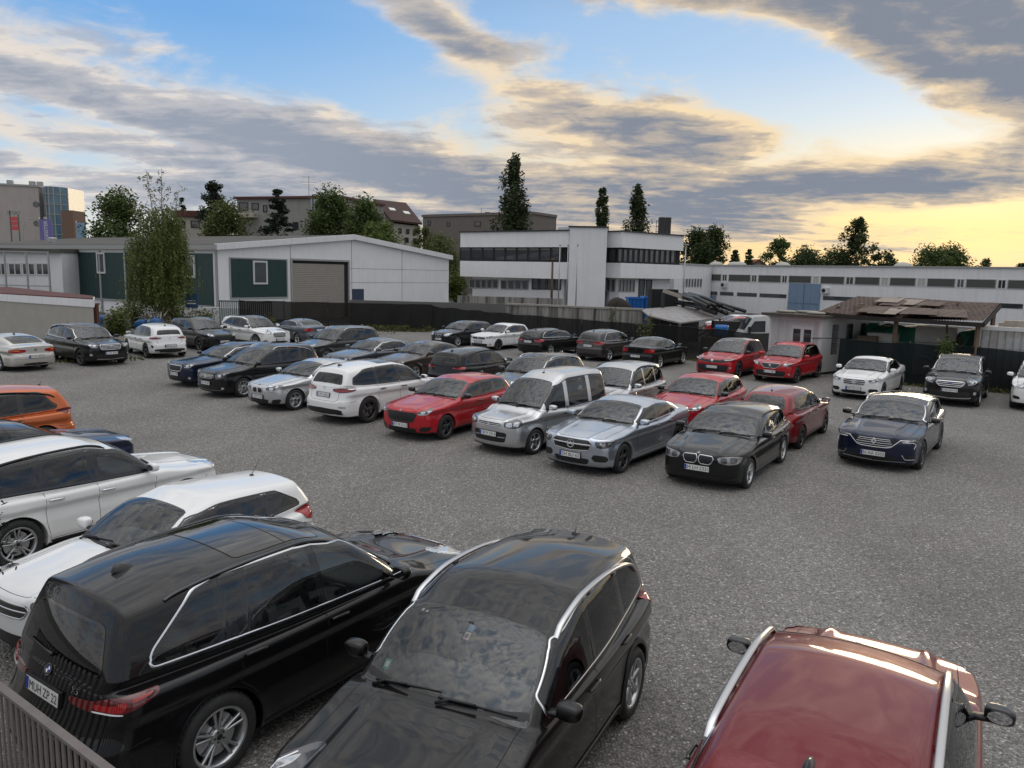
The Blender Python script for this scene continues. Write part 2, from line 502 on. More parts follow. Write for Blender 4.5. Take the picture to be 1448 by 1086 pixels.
def inpoly(Q, P):
    x, y = Q[:, 0], Q[:, 1]; r = np.zeros(len(Q), bool); n = len(P)
    for i in range(n):
        x0, y0 = P[i]; x1, y1 = P[(i + 1) % n]
        if y0 == y1: continue
        r ^= ((y0 > y) != (y1 > y)) & (x < (x1 - x0) * (y - y0) / (y1 - y0) + x0)
    return r
def fill2(P, step, hole=None):
    """triangulate a 2D outline; returns points, triangles"""
    P = densify(P, step); lo, hi = P.min(0), P.max(0)
    gx, gy = np.meshgrid(np.arange(lo[0] + step * .5, hi[0], step), np.arange(lo[1] + step * .5, hi[1], step))
    G = np.stack([gx.ravel(), gy.ravel()], 1)
    G = G[inpoly(G, inset(P, step * .4))] if len(G) else G
    pts = [Vector(p) for p in P]; ed = [(i, (i + 1) % len(P)) for i in range(len(P))]
    if hole is not None:
        Hh = densify(hole, step); o = len(pts); pts += [Vector(p) for p in Hh]; ed += [(o + i, o + (i + 1) % len(Hh)) for i in range(len(Hh))]
        if len(G):
            dmin = np.min(np.hypot(G[:, None, 0] - Hh[None, :, 0], G[:, None, 1] - Hh[None, :, 1]), axis=1); G = G[dmin > step * .35]
    pts += [Vector(p) for p in G]
    v, _, f, *_ = delaunay_2d_cdt(pts, ed, [], 0, 1e-5)
    v = np.array([(a.x, a.y) for a in v]); f = np.array([t for t in f if len(t) == 3], int)
    cen = v[f].mean(1); f = f[inpoly(cen, P)]
    a = v[f]; ar = (a[:, 1, 0] - a[:, 0, 0]) * (a[:, 2, 1] - a[:, 0, 1]) - (a[:, 2, 0] - a[:, 0, 0]) * (a[:, 1, 1] - a[:, 0, 1])
    f = np.where(ar[:, None] < 0, f[:, ::-1], f)
    return v, f[np.abs(ar) > 1e-9]

def orient(V, F, N):
    a = V[F]; fn = np.cross(a[:, 1] - a[:, 0], a[:, 2] - a[:, 0]); m = (fn * N[F].mean(1)).sum(1) < 0
    F = F.copy(); F[m] = F[m][:, ::-1]; return F

def patch(S, name, P, mode, mats, parent, off=.003, step=.05, border=0.0, skirt=0.0):
    """a panel lying on the skin; border > 0 gives a rim in the second material"""
    P = np.asarray(P, float)
    hole = inset(P, border) if border else None
    v, f = fill2(P, step, hole)
    V, N = S.project(v, mode, off); f = orient(V, f, N)
    mi = np.zeros(len(f), int)
    if border: mi = np.where(inpoly(v[f].mean(1), hole), 0, 1)
    if skirt:
        Pd = densify(P, step); a, Na = S.project(Pd, mode, off); b, _ = S.project(Pd, mode, off - skirt); o = len(V); n = len(Pd)
        V = np.concatenate([V, a, b]); N = np.concatenate([N, Na, Na])
        i = np.arange(n); j = (i + 1) % n
        sk = np.concatenate([np.stack([o + i, o + j, o + n + j], 1), np.stack([o + i, o + n + j, o + n + i], 1)])
        f = np.concatenate([f, sk]); mi = np.concatenate([mi, np.full(len(sk), 1 if border else 0)])
    return part(name, V, f, mats, parent, mi, N)

def ribbon_geo(S, P, mode, w, e0=.001, e1=.004, closed=False, step=.05):
    P = densify(np.asarray(P, float), step, closed); n = len(P)
    V0, N0 = S.project(P, mode, 0.0)
    T = (np.roll(V0, -1, 0) - np.roll(V0, 1, 0)) if closed else np.gradient(V0, axis=0)
    Bv = np.cross(N0, T); Bv /= np.maximum(np.linalg.norm(Bv, axis=1), 1e-9)[:, None]
    cols = [V0 + Bv * w * .5 * k + N0 * e for k, e in ((-1, e0), (0, e1), (1, e0))]; NN = [N0] * 3
    V = np.concatenate(cols); N = np.concatenate(NN); i = np.arange(n if closed else n - 1); j = (i + 1) % n; F = []
    for a in (0, 1):
        F.append(np.stack([a * n + i, a * n + j, (a + 1) * n + j, (a + 1) * n + i], 1))
    F = np.concatenate(F)
    return V, orient(V, F, N), N
def ribbons(S, name, items, mats, parent):
    """items: (points, mode, width, e0, e1, closed) -> one mesh of thin strips on the skin"""
    Vs = []; Fs = []; o = 0
    for P, mode, w, e0, e1, cl in items:
        V, F, N = ribbon_geo(S, P, mode, w, e0, e1, cl); Vs.append(V); Fs.append(F + o); o += len(V)
    return part(name, np.concatenate(Vs), np.concatenate(Fs), mats, parent)

def sbox(c, h, e=.35, nu=10, nv=16):
    """soft cushion-like block"""
    V = []; F = []
    for i in range(nu + 1):
        a = math.pi * (i / nu - .5)
        for j in range(nv):
            b = 2 * math.pi * j / nv
            sp = lambda t: math.copysign(abs(t)**e, t)
            V.append((c[0] + h[0] * sp(math.cos(a)) * sp(math.cos(b)), c[1] + h[1] * sp(math.cos(a)) * sp(math.sin(b)), c[2] + h[2] * sp(math.sin(a))))
    for i in range(nu):
        for j in range(nv):
            F.append((i * nv + j, i * nv + (j + 1) % nv, (i + 1) * nv + (j + 1) % nv, (i + 1) * nv + j))
    return V, F

_fonts = {}
def text_geo(txt, h, w=None):
    """flat lettering centred on the origin: x to the right, y up"""
    key = txt
    if key not in _fonts:
        cu = bpy.data.curves.new('lettering', 'FONT'); cu.body = txt; cu.align_x = 'CENTER'; cu.resolution_u = 3
        ob = bpy.data.objects.new('lettering', cu); COL.objects.link(ob)
        bpy.context.view_layer.update()
        me = bpy.data.meshes.new_from_object(ob.evaluated_get(bpy.context.evaluated_depsgraph_get()))
        V = np.array([v.co[:2] for v in me.vertices]); F = [tuple(p.vertices) for p in me.polygons]
        bpy.data.objects.remove(ob); bpy.data.curves.remove(cu); bpy.data.meshes.remove(me)
        _fonts[key] = (V, F)
    V, F = _fonts[key]
    lo, hi = V.min(0), V.max(0); V = (V - (lo + hi) / 2) * (h / .73)
    if w: V = V * [min(w / max(1e-6, (hi - lo)[0] * h / .73), 1.25), 1]
    return V, F
def lettering(txt, h, w, O, X, Y, mat, parent, off=.002, bold=0.0):
    V, F = text_geo(txt, h, w); O = np.array(O, float); X = np.array(X, float); Y = np.array(Y, float); Z = np.cross(X, Y)
    P = O + V[:, :1] * X + V[:, 1:2] * Y + Z * off
    return part('lettering', P, F, mat, parent, smooth=False)
# ------------------------------------------------------------------ shared car materials and parts
BLK = plain('black_trim', (.012, .012, .013), .42)
GBLK = plain('gloss_black', (.006, .006, .007), .08, coat=.6)
RUB = plain('tyre_rubber', (.022, .022, .022), .82, var=.3, scale=14, bump=.3, bscale=60)
UNDER = plain('underbody', (.010, .010, .010), .9)
CHROME = plain('chrome', (.75, .75, .76), .09, metal=1)
SATIN = plain('satin_aluminium', (.62, .62, .63), .28, metal=1)
ALLOY = plain('alloy', (.50, .51, .52), .30, metal=.85, coat=.3)
DALLOY = plain('dark_alloy', (.05, .05, .055), .25, metal=.6, coat=.5)
BALLOY = plain('black_alloy', (.012, .012, .013), .2, coat=.6)
SEATM = plain('seat_cloth', (.11, .105, .10), .85, var=.15)
SEATB = plain('seat_beige', (.42, .36, .28), .8, var=.1)
DASH = plain('dashboard', (.12, .125, .125), .6)
MIRR = plain('mirror_glass', (.8, .82, .85), .02, metal=1)
REDL = plain('red_lamp', (.32, .006, .008), .10, coat=1)
DREDL = plain('dark_red_lamp', (.10, .004, .006), .08, coat=1)
AMBL = plain('amber_lamp', (.7, .22, .02), .12, coat=1)
CLRL = plain('clear_lamp', (.62, .63, .65), .10, metal=.7, coat=1)
LAMPG = plain('lamp_grey', (.34, .34, .33), .12, metal=.3, coat=1)
LAMPD = plain('lamp_interior', (.10, .10, .11), .12, metal=.5, coat=1)
LED = plain('lamp_strip', (.85, .86, .88), .15, coat=1)
PLATE = plain('plate_white', (.72, .72, .70), .35)
PBLUE = plain('plate_blue', (.01, .05, .35), .35)
PINK = plain('plate_ink', (.01, .01, .01), .5)
GLS = glass('car_glass', (.50, .54, .53), 1.68)
GLW = glass('windscreen_glass', (.84, .87, .85), 1.78)
GLD = glass('privacy_glass', (.06, .065, .07), 1.6)

def wheel_data(style, r=.33, w=.21, rr=None):
    """tyre, rim and brake as three meshes centred on the hub, outer face at +y"""
    rr = rr or r * .70
    t = MB()
    t.lathe([(rr - .01, -w / 2 + .02), (rr + .012, -w / 2), (r - .035, -w / 2 - .004), (r - .010, -w / 2 + .018), (r, -w / 2 + .045), (r, w / 2 - .045), (r - .010, w / 2 - .018), (r - .035, w / 2 + .004), (rr + .012, w / 2), (rr - .01, w / 2 - .02)], 40)
    for k in range(44):                             # tread blocks
        a = 2 * math.pi * k / 44
        for sd in (-1, 1):
            M = Matrix.Rotation(-a, 4, 'Y')
            t.box(r - .012, r + .0035, sd * w * .18 - .028, sd * w * .18 + .028, -.014, .014, 0, M)
    tyre = t.data('tyre', [RUB], True)
    mat = {'silver': ALLOY, 'dark': DALLOY, 'black': BALLOY, 'steel': ALLOY, 'multi': ALLOY, 'bmulti': BALLOY, 'dual': ALLOY, 'bdual': DALLOY}[style]
    m = MB(); f = w / 2 - .022
    m.lathe([(rr - .012, -w / 2 + .03), (rr - .004, f - .02), (rr + .008, f + .012), (rr - .004, f + .017), (rr - .022, f + .006), (rr - .030, f - .03), (rr - .034, -w / 2 + .03)], 48)
    m.lathe([(.0, f - .008), (.035, f - .008), (.072, f - .016), (.080, f - .035), (.07, f - .06)], 24)
    n, wd, pair = {'silver': (5, .062, 0), 'dark': (5, .058, 0), 'black': (5, .055, 0), 'steel': (7, .085, 0), 'multi': (10, .026, 0), 'bmulti': (10, .028, 0), 'dual': (5, .030, .105), 'bdual': (5, .028, .11)}[style]
    for k in range(n):
        for sg in ((-1, 1) if pair else (0,)):
            a = 2 * math.pi * k / n + .3; q = sg * pair
            ca, sa = math.cos(a), math.sin(a)
            V = []
            for rad, wf, y, dy, an in ((.055, .9, f - .014, .05, q * .6), (rr * .55, .85, f - .012, .035, q * .9), (rr - .016, 1.15, f - .002, .03, q * 1.0)):
                for dw, yy in ((-.5, y - dy), (-.36, y), (.36, y), (.5, y - dy)):
                    px, pz = rad, dw * wd * wf + an * rad * 1.55
                    V.append((px * ca - pz * sa, yy, px * sa + pz * ca))
            F = []
            for i in range(2):
                for j in range(3): F.append((i * 4 + j, i * 4 + j + 1, (i + 1) * 4 + j + 1, (i + 1) * 4 + j))
                F.append((i * 4 + 3, i * 4, (i + 1) * 4, (i + 1) * 4 + 3))
            m.add(V, [q_[::-1] for q_ in F])
    for k in range(5):
        a = 2 * math.pi * k / 5
        m.lathe([(.0, f - .004), (.010, f - .004), (.012, f - .02)], 6, 1, (.047 * math.cos(a), 0, .047 * math.sin(a)))
    m.lathe([(0, f - .002), (.026, f - .002), (.032, f - .012)], 16, 1)
    rim = m.data('rim', [mat, BLK if style != 'steel' else ALLOY], True)
    b = MB(); b.lathe([(.0, .02), (rr * .72, .02), (rr * .72, -.01), (0, -.01)], 28, 0)
    b.box(-.05, .06, -.0, .05, rr * .42, rr * .80, 1); b.lathe([(rr - .03, -w / 2 + .02), (0, -w / 2 + .02)], 24, 1)
    brake = b.data('brake_disc', [SATIN, UNDER])
    return tyre, rim, brake
_wheels = {}
def wheel_set(style, r):
    k = (style, round(r, 3))
    if k not in _wheels: _wheels[k] = wheel_data(style, r)
    return _wheels[k]

def seat_mesh(bench):
    m = MB()
    for cy in ((-.38, 0, .38) if bench else (0,)):
        w = .19 if bench else .25
        m.add(*sbox((.12, cy, .06), (.27, w + .005, .10), .4)); m.add(*sbox((-.20, cy, .37), (.085, w, .33), .4))
        V, F = sbox((-.27, cy, .77), (.05, .13, .085), .5); m.add(V, F)
        m.tube([(-.25, cy - .05, .62), (-.265, cy - .05, .72)], .008, 6); m.tube([(-.25, cy + .05, .62), (-.265, cy + .05, .72)], .008, 6)
    return m
_seats = {}
def seat(bench, mat, parent, loc, z):
    k = (bench, mat.name)
    if k not in _seats: _seats[k] = seat_mesh(bench).data('rear_bench' if bench else 'seat', [mat], True)
    o = link(bpy.data.objects.new('rear_bench' if bench else 'seat', _seats[k]), parent); o.location = loc; o.scale = (1, 1, z); return o
def _steer():
    m = MB(); n = 24
    ring = [(0, .18 * math.cos(2 * math.pi * k / n), .18 * math.sin(2 * math.pi * k / n)) for k in range(n + 1)]
    m.tube(ring, .016, 8, cap=False); m.add(*sbox((.02, 0, 0), (.03, .07, .055), .6))
    for a in (0, math.pi, -math.pi / 2): m.bar((.01, .05 * math.cos(a), .05 * math.sin(a)), (0, .175 * math.cos(a), .175 * math.sin(a)), .03, .015)
    m.tube([(.03, 0, 0), (.35, 0, -.12)], .03, 8)
    return m.data('steering_wheel', [BLK], True)
_st = []

def emblem(S, kind, p, mode, parent, size=.05, mat=None):
    P, N = S.project(np.array([p]), mode, .008); O = P[0]; n = N[0]
    if kind == 'star3': n = n + np.array([0, 0, -.0])
    up = np.array([0, 0, 1.0]); X = np.cross(up, n); X /= np.linalg.norm(X); Y = np.cross(n, X)
    m = MB(); mats = [mat or CHROME, PBLUE, PLATE, BLK]
    def pt(a, b, c=0): return tuple(O + X * a + Y * b + n * c)
    def ring(r0, r1, mi=0, k=24, h=.004):
        V = []
        for r, c in ((r0, 0), (r0, h), (r1, h), (r1, 0)):
            V += [pt(r * math.cos(2 * math.pi * i / k), r * math.sin(2 * math.pi * i / k), c) for i in range(k)]
        m.add(V, [(a * k + i, a * k + (i + 1) % k, (a + 1) * k + (i + 1) % k, (a + 1) * k + i) for a in range(3) for i in range(k)], mi)
    def poly(pts, mi=0, c=.003): m.add([pt(a * size, b * size, c) for a, b in pts], [tuple(range(len(pts)))], mi)
    def bars(seq, w=.16):
        for (a, b) in seq:
            a, b = np.array(a), np.array(b); d = (b - a) / np.linalg.norm(b - a); q = np.array([-d[1], d[0]]) * w / 2
            poly([a - q, b - q, b + q, a + q], 0, .005)
    c = lambda t, r=1: (r * math.cos(t), r * math.sin(t))
    if kind == 'star':
        ring(size * .88, size)
        for k in range(3):
            t = math.pi / 2 + k * 2 * math.pi / 3
            poly([c(t, .92), c(t + math.pi / 3, .16), (0, 0), c(t - math.pi / 3, .16)][::-1], 0, .006)
    elif kind == 'roundel':
        ring(size * .62, size, 3); ring(size * .96, size * 1.02, 0)
        for k in range(4):
            a = k * math.pi / 2; poly([(0, 0)] + [c(a + i * math.pi / 8, .62) for i in range(5)], 1 if k in (1, 3) else 2)
    elif kind == 'vw':
        ring(size * .86, size)
        bars([((-.36, .75), (-.02, .08)), ((.36, .75), (.02, .08)), ((-.72, .42), (-.34, -.62)), ((.72, .42), (.34, -.62)), ((-.34, -.62), (0, -.06)), ((.34, -.62), (0, -.06))])
    elif kind == 'diamond':
        for sg in (-1, 1):
            poly([(0, 1.25), (.0, .75), (sg * .42, 0), (sg * .78, 0)], 0, .008); poly([(0, -1.25), (sg * .78, 0), (sg * .42, 0), (0, -.75)], 0, .008)
    elif kind == 'chevron':
        for dy in (-.25, .3): bars([((-.7, dy - .45), (0, dy)), ((.7, dy - .45), (0, dy))], .26)
    elif kind == 'oval':
        m.add([pt(size * 1.35 * math.cos(t), size * .6 * math.sin(t), .004) for t in np.linspace(0, 2 * math.pi, 20)[:-1]], [tuple(range(19))], 1)
        ring(size * .05, size * .1)
    elif kind == 'wing':
        ring(size * .85, size); bars([((-.6, -.2), (.1, .35)), ((.0, -.45), (.3, .4))], .2)
    elif kind == 'esse':
        bars([((-.7, .62), (.7, .62)), ((-.7, .62), (-.55, .05)), ((-.55, .05), (.55, -.05)), ((.55, -.05), (.7, -.62)), ((-.7, -.62), (.7, -.62))], .26)
    elif kind == 'lines':
        ring(size * .5, size * .62); bars([((-1, .0), (-.5, .25)), ((1, .0), (.5, .25))], .2)
    m.build('emblem', mats, parent)

def plate(S, x_mode, z, txt, parent, tilt=.0, w=.52, off=.02):
    P, N = S.project(np.array([[0, z]]), x_mode, 0); sg = 1 if x_mode == 'wf' else -1
    n = np.array([sg * math.cos(tilt), 0, math.sin(tilt)]); X = np.array([0, sg, 0.0]); Y = np.cross(n, X)
    O = P[0] + n * off
    m = MB(); T = Matrix(((X[0], Y[0], n[0], O[0]), (X[1], Y[1], n[1], O[1]), (X[2], Y[2], n[2], O[2]), (0, 0, 0, 1)))
    m.box(-w / 2 - .012, w / 2 + .012, -.07, .066, -.03, -.0025, 1, T); m.box(-w / 2, w / 2, -.055, .055, -.0025, .0, 0, T)
    m.box(-w / 2 + .003, -w / 2 + .043, -.051, .051, .0, .0015, 2, T)
    o = m.build('number_plate', [PLATE, BLK, PBLUE], parent)
    if txt: lettering(txt, .074, w - .075, O + X * .022, X, Y, PINK, o, .0018)
    return o

def dlo_outline(S, x0, x1, top=.085, ap=.10, bot=.012, rear=None):
    """side window outline between the screen pillar and x1 (x1 < x0), as lower and upper edge samples"""
    xs = np.linspace(x1, x0, 90); b, t, n, L = S.fw
    zt = S.top(xs) - top
    sl = t[1] / t[0]
    zt = np.minimum(zt, b[1] + (xs - b[0] + ap) * sl)
    if rear is not None:
        (xa, za), (xb, zb_) = rear
        zt = np.where(xs < xb, np.minimum(zt, za + (xs - xa) * (zb_ - za) / (xb - xa)), zt)
    zb = S.belt(xs) + bot
    return xs, zb, zt

def window_poly(xs, zb, zt, xa, xb, lean_a=0.0, lean_b=0.0, zr=1.0):
    """piece of the side glazing from xa (rear) to xb (front); edges lean with height"""
    fb = lambda x: np.interp(x, xs, zb); ft = lambda x: np.interp(x, xs, zt)
    k = 26; lo = [(x, fb(x)) for x in np.linspace(xa, xb, k)]
    up = []
    for i in range(k):
        u = i / (k - 1); x = (xb + lean_b * .38) * (1 - u) + (xa + lean_a * .38) * u
        up.append((x, ft(x)))
    P = np.array(lo + [p for p in up if p[1] > fb(p[0]) + .012])
    return P
# ------------------------------------------------------------------ one whole car
MATS = {'blk': BLK, 'gblk': GBLK, 'chrome': CHROME, 'satin': SATIN, 'red': REDL, 'dred': DREDL, 'amb': AMBL, 'clr': CLRL, 'lamp': LAMPD, 'lampg': LAMPG, 'led': LED, 'plate': PLATE, 'blue': PBLUE}
def full(half): return list(half) + [(-a, b) for a, b in reversed(half)]
def mir(P): return [(-a, b) for a, b in P]
def clean(P, r):
    """thin an outline to even points, keep its corners, round them"""
    P = np.asarray(P, float); out = [P[0]]
    for i in range(1, len(P)):
        a, b, c = P[i - 1], P[i], P[(i + 1) % len(P)]; u, v = b - a, c - b
        t = abs(math.degrees(math.atan2(u[0] * v[1] - u[1] * v[0], u @ v)))
        if t > 22 or np.hypot(*(b - out[-1])) > r * 2.2: out.append(b)
    return round_abs(out, r)
NAMES_SYM = {'headlight', 'tail_light', 'fog_light', 'air_intake', 'kidney_grille', 'reflector', 'skid_plate', 'exhaust_tip'}

def build_car(c, loc, yaw, label, group, h=.03, cat='car', name='parked_car', S=None):
    S = S or Shape(c); pm = c['paint']; hw = S.hw
    root = empty(name, (loc[0], loc[1], 0), R(yaw), label, cat, group)
    step = max(.035, h * 1.7); bw = 1.9 * h + .002
    holes = []
    # ---- glass outlines
    b, t, n, L = S.fw
    def screen(half_lo, half_hi, t0, t1, bow=.0):
        return np.array([(-half_hi, t1 - bow), (-half_hi * .5, t1 - bow * .2), (0, t1), (half_hi * .5, t1 - bow * .2), (half_hi, t1 - bow), (half_lo, t0 - bow), (half_lo * .5, t0 - bow * .25), (0, t0), (-half_lo * .5, t0 - bow * .25), (-half_lo, t0 - bow)])
    zc = b[1]; gw = lambda x, z: hw + float(S.plan(x)) * .6 + float(S.gplan(x)) - S.ledge - .030 - S.tum * (z - float(S.belt(x)))
    lo = min(gw(b[0] - .1, zc + .03) - .035, hw - .10); hi = gw(S.head[0], S.head[1]) - c.get('wsin', .085)
    ws = screen(lo, hi, c.get('ws0', .03), L - c.get('ws1', .03), .02)
    ws = rounded(ws, .12, 2); holes.append((ws, 'ws'))
    B2, T2, N2, L2 = S.fr
    lo2 = gw(B2[0] + .1, B2[1]) - c.get('rgin0', .13); hi2 = gw(S.rtop[0], S.rtop[1]) - c.get('rgin', .12)
    bk = rounded(screen(lo2, hi2, c.get('rg0', .05), L2 - c.get('rg1', .17 if c.get('spoiler') else .07), .0), .14, 2); holes.append((bk, 'bk'))
    # ---- side windows
    d = c['dlo']; xs, zb, zt = dlo_outline(S, d['x0'], d['x1'], d.get('top', .115), d.get('ap', .115), d.get('bot', .012), d.get('rear'))
    wins = []
    edges = [(d['x0'], 0.0)] + list(d['split']) + [(d['x1'], d.get('lean', 0.0))]
    for i in range(len(edges) - 1):
        (xb, lb), (xa, la) = edges[i], edges[i + 1]
        g = d.get('pil', .055) / 2
        P = window_poly(xs, zb, zt, xa + (g if i < len(edges) - 2 else 0), xb - (g if i else 0), la, lb)
        if len(P) > 8: wins.append((clean(P, d.get('rad', .03)), i))
    for P, i in wins: holes += [(P, 'left'), (P, 'right')]
    # ---- skin, with openings, split into body, doors, bonnet and tailgate
    V, F, N = S.ready if hasattr(S, 'ready') else S.skin(h)
    drop = np.zeros(len(V), int)
    vin = np.zeros(len(V), bool)
    for P, mode in holes:
        Q = inset(P, h * .45)
        if mode in ('left', 'right'):
            g = 1 if mode == 'left' else -1
            m = inpoly(V[:, [0, 2]], Q) & (V[:, 1] * g > .3) & (N[:, 1] * g > .25)
        else:
            bb, tt, nn, LL = S.fw if mode == 'ws' else S.fr
            dx, dz = V[:, 0] - bb[0], V[:, 2] - bb[1]
            m = inpoly(np.stack([V[:, 1], dx * tt[0] + dz * tt[1]], 1), Q) & (np.abs(dx * nn[0] + dz * nn[1]) < .4) & (N[:, 0] * nn[0] + N[:, 2] * nn[1] > .35)
        vin |= m
    F = F[~vin[F].all(1)]
    cen = V[F].mean(1); nf = N[F].mean(1); ay = np.abs(cen[:, 1])
    arch = np.min([np.hypot(cen[:, 0] - xa, cen[:, 2] - S.wr) for xa in S.ax], axis=0)
    under = (cen[:, 2] < S.clear + .03) & (nf[:, 2] < -.3) | (arch < S.ra - .002) & (ay < hw + .05) & (np.abs(S.body(cen)) > .012)
    xd = c['doors']                                   # x of front edge, middle, rear edge
    side = (ay > .55) & (np.abs(nf[:, 1]) > .45) & (cen[:, 2] > .30) & (cen[:, 2] < S.belt(cen[:, 0]) + .02) & (arch > S.ra + .03) & ~under
    lab = np.zeros(len(F), int)
    for k in range(len(xd) - 1):
        m = side & (cen[:, 0] < xd[k]) & (cen[:, 0] > xd[k + 1])
        lab[m & (cen[:, 1] > 0)] = 1 + k * 2; lab[m & (cen[:, 1] < 0)] = 2 + k * 2
    bon = (nf[:, 2] > .35) & (cen[:, 0] > S.cowl[0] + .05 - S.wsbow * ay**2) & (cen[:, 0] < S.xF - .10 - S.bowf * (ay / hw)**2.3) & (ay < hw - .19 + .0 * ay) & (cen[:, 2] > .6)
    lab[bon & (lab == 0)] = 20
    tg = (cen[:, 0] < S.rbot[0] + .35) & (ay < hw - .22) & (cen[:, 2] > .66) & ((nf[:, 0] < -.3) | (nf[:, 2] > .3) & (cen[:, 0] < S.rbot[0] + .02) & bool(S.deck)) & ~under
    lab[tg & (lab == 0)] = 21
    def sub(m):
        f = F[m]; u, inv = np.unique(f, return_inverse=True)
        return V[u], inv.reshape(f.shape), N[u]
    doors = {}
    for k in sorted(set(lab.tolist())):
        m = lab == k
        if m.sum() < 6: continue
        v, f, nn = sub(m)
        nm = 'body' if k == 0 else 'bonnet' if k == 20 else ('boot_lid' if S.deck else 'tailgate') if k == 21 else 'door'
        o = part(nm, v, f, [pm, UNDER], root, under[m].astype(int), nn)
        if nm == 'door': doors[k] = o
    # ---- glass panels
    privacy = d.get('privacy', 99)
    patch(S, 'windscreen', ws, 'ws', [GLW, GBLK], root, .003, step, bw)
    patch(S, 'rear_window', bk, 'bk', [GLD if privacy < 9 else GLS, GBLK], root, .003, step, bw)
    for P, i in wins:
        for mode in ('left', 'right'):
            patch(S, 'side_window', P, mode, [GLD if i >= privacy else GLS, GBLK], root, .003, step, min(bw, .05))
    # pillars between the windows, then the bright or black frame round them all
    f_lo = lambda x: np.interp(x, xs, zb); f_hi = lambda x: np.interp(x, xs, zt)
    items = []
    for x, ln in d['split']:
        for mode in ('left', 'right'):
            items.append((np.array([(x + ln * u * .38, f_lo(x) + (f_hi(x + ln * .38) - f_lo(x)) * u) for u in np.linspace(.02, .98, 8)]), mode, d.get('pil', .055) + .012, .002, .0045, False))
    for it in items: ribbons(S, 'pillar_trim', [it], [pm if c.get('bodypillar') else GBLK], root)
    allw = clean(window_poly(xs, zb, zt, d['x1'], d['x0'], d.get('lean', 0.0), 0), d.get('rad', .03))
    tm = {'chrome': CHROME, 'black': GBLK, 'satin': SATIN}[d.get('trim', 'black')]
    items = [(inset(allw, -.010), mode, d.get('tw', .024), .002, .008, True) for mode in ('left', 'right')]
    for it in items: ribbons(S, 'window_trim', [it], [tm], root)
    # ---- shut lines
    sw = .012 if h > .02 else .010 if h > .0165 else .007
    for k, o in doors.items():
        kk = (k - 1) // 2; mode = 'left' if k % 2 else 'right'
        xa, xb = xd[kk], xd[kk + 1]
        P = [(xa, float(S.belt(xa)) - .01), (xa, .42), (xa - .03, .33)]
        def cleararc(x, z):
            for q in S.ax:
                dd = math.hypot(x - q, z - S.wr)
                if dd < S.ra + .035: x, z = q + (x - q) * (S.ra + .035) / dd, S.wr + (z - S.wr) * (S.ra + .035) / dd
            return (x, z)
        P += [cleararc(xa + (xb - xa) * u, .325) for u in np.linspace(.1, .9, 8)] + [cleararc(xb, z) for z in np.linspace(.33, float(S.belt(xb)) - .01, 10)]
        s_ = ribbons(S, 'shut_line', [(np.array(P), mode, sw, .0006, .001, False)], [UNDER], o)
        hx = xb + .14 if kk == 0 or len(xd) > 2 else xb + .14; hz = float(S.belt(hx)) - c.get('hdl', .13)
        q = S.project(np.array([(hx - .10, hz), (hx + .10, hz - .006)]), mode, .024)[0]
        q0 = S.project(np.array([(hx - .085, hz), (hx + .085, hz - .006)]), mode, -.01)[0]
        m = MB(); mid = [tuple(q[0] * (1 - u) + q[1] * u) for u in np.linspace(0, 1, 6)]
        m.tube([tuple(q0[0])] + mid + [tuple(q0[1])], [.010, .013, .015, .015, .015, .015, .013, .010], 8)
        m.build('handle', [c.get('handle', pm)], o, True)
    items = []
    for sg in (-1, 1):
        xe = S.xF - .13; cx = S.cowl[0] + .04
        items.append((np.array([(cx - S.wsbow * (hw - .20)**2 + .02, sg * (hw - .19)), (cx + .3, sg * (hw - .185)), (xe - S.bowf * .55, sg * (hw - .22))]), 'top', sw, .0006, .001, False))
    yy = np.linspace(-(hw - .22), hw - .22, 16)
    items.append((np.stack([S.xF - c.get('bonx', .10) - S.bowf * (np.abs(yy) / hw)**2.3, yy], 1), 'top', sw, .0006, .001, False))
    ribbons(S, 'bonnet_gap', items, [UNDER], root)
    zv = S.clear + .035; uu = np.linspace(-1.0, 1.0, 17)
    ribbons(S, 'bumper_lip', [(np.stack([uu, zv + 0 * uu], 1), 'wf', .055, .002, .012, False)], [BLK], root)
    # bumper joints and the tailgate outline
    zl = c.get('nose', .75) - .10; items = []
    for sg in (-1, 1): items.append((np.array([(sg * u, z) for u, z in ((1.02, zl), (1.10, zl - .06), (1.16, zl - .20))]), 'wf', sw, .0006, .001, False))
    for it in items: ribbons(S, 'bumper_gap', [it], [UNDER], root)
    zt_, zb_ = (S.deck[1] - .02, .66) if S.deck else (S.rbot[1], .68)
    half = [(0, zb_), (.50, zb_ + .005), (.60, zb_ + .06), (.66, zt_ - .08), (.70, zt_)]
    ribbons(S, 'tailgate_gap', [(np.array([(-a, b) for a, b in half[::-1]] + half[1:]), 'wr', sw, .0006, .001, False), (np.array([(1.18, .68), (1.0, .665), (.62, .66)]), 'wr', sw, .0006, .001, False), (np.array([(-1.18, .68), (-1.0, .665), (-.62, .66)]), 'wr', sw, .0006, .001, False)], [UNDER], root)
    yy = np.linspace(-(hw - .16), hw - .16, 18)
    ribbons(S, 'cowl_panel', [(np.stack([S.cowl[0] + .005 - S.wsbow * yy**2, yy], 1), 'top', .085, .002, .006, False)], [BLK], root)
    # ---- wheels
    tyre, rim, brake = wheel_set(c.get('wheel', 'silver'), S.wr)
    for xa in S.ax:
        for sg in (1, -1):
            w = link(bpy.data.objects.new('wheel', brake), root); w.location = (xa, sg * (hw - .125), S.wr)
            if sg < 0: w.rotation_euler = (0, 0, math.pi)
            link(bpy.data.objects.new('tyre', tyre), w); link(bpy.data.objects.new('rim', rim), w)
    # arch lips / cladding
    items = []; cl = c.get('clad')
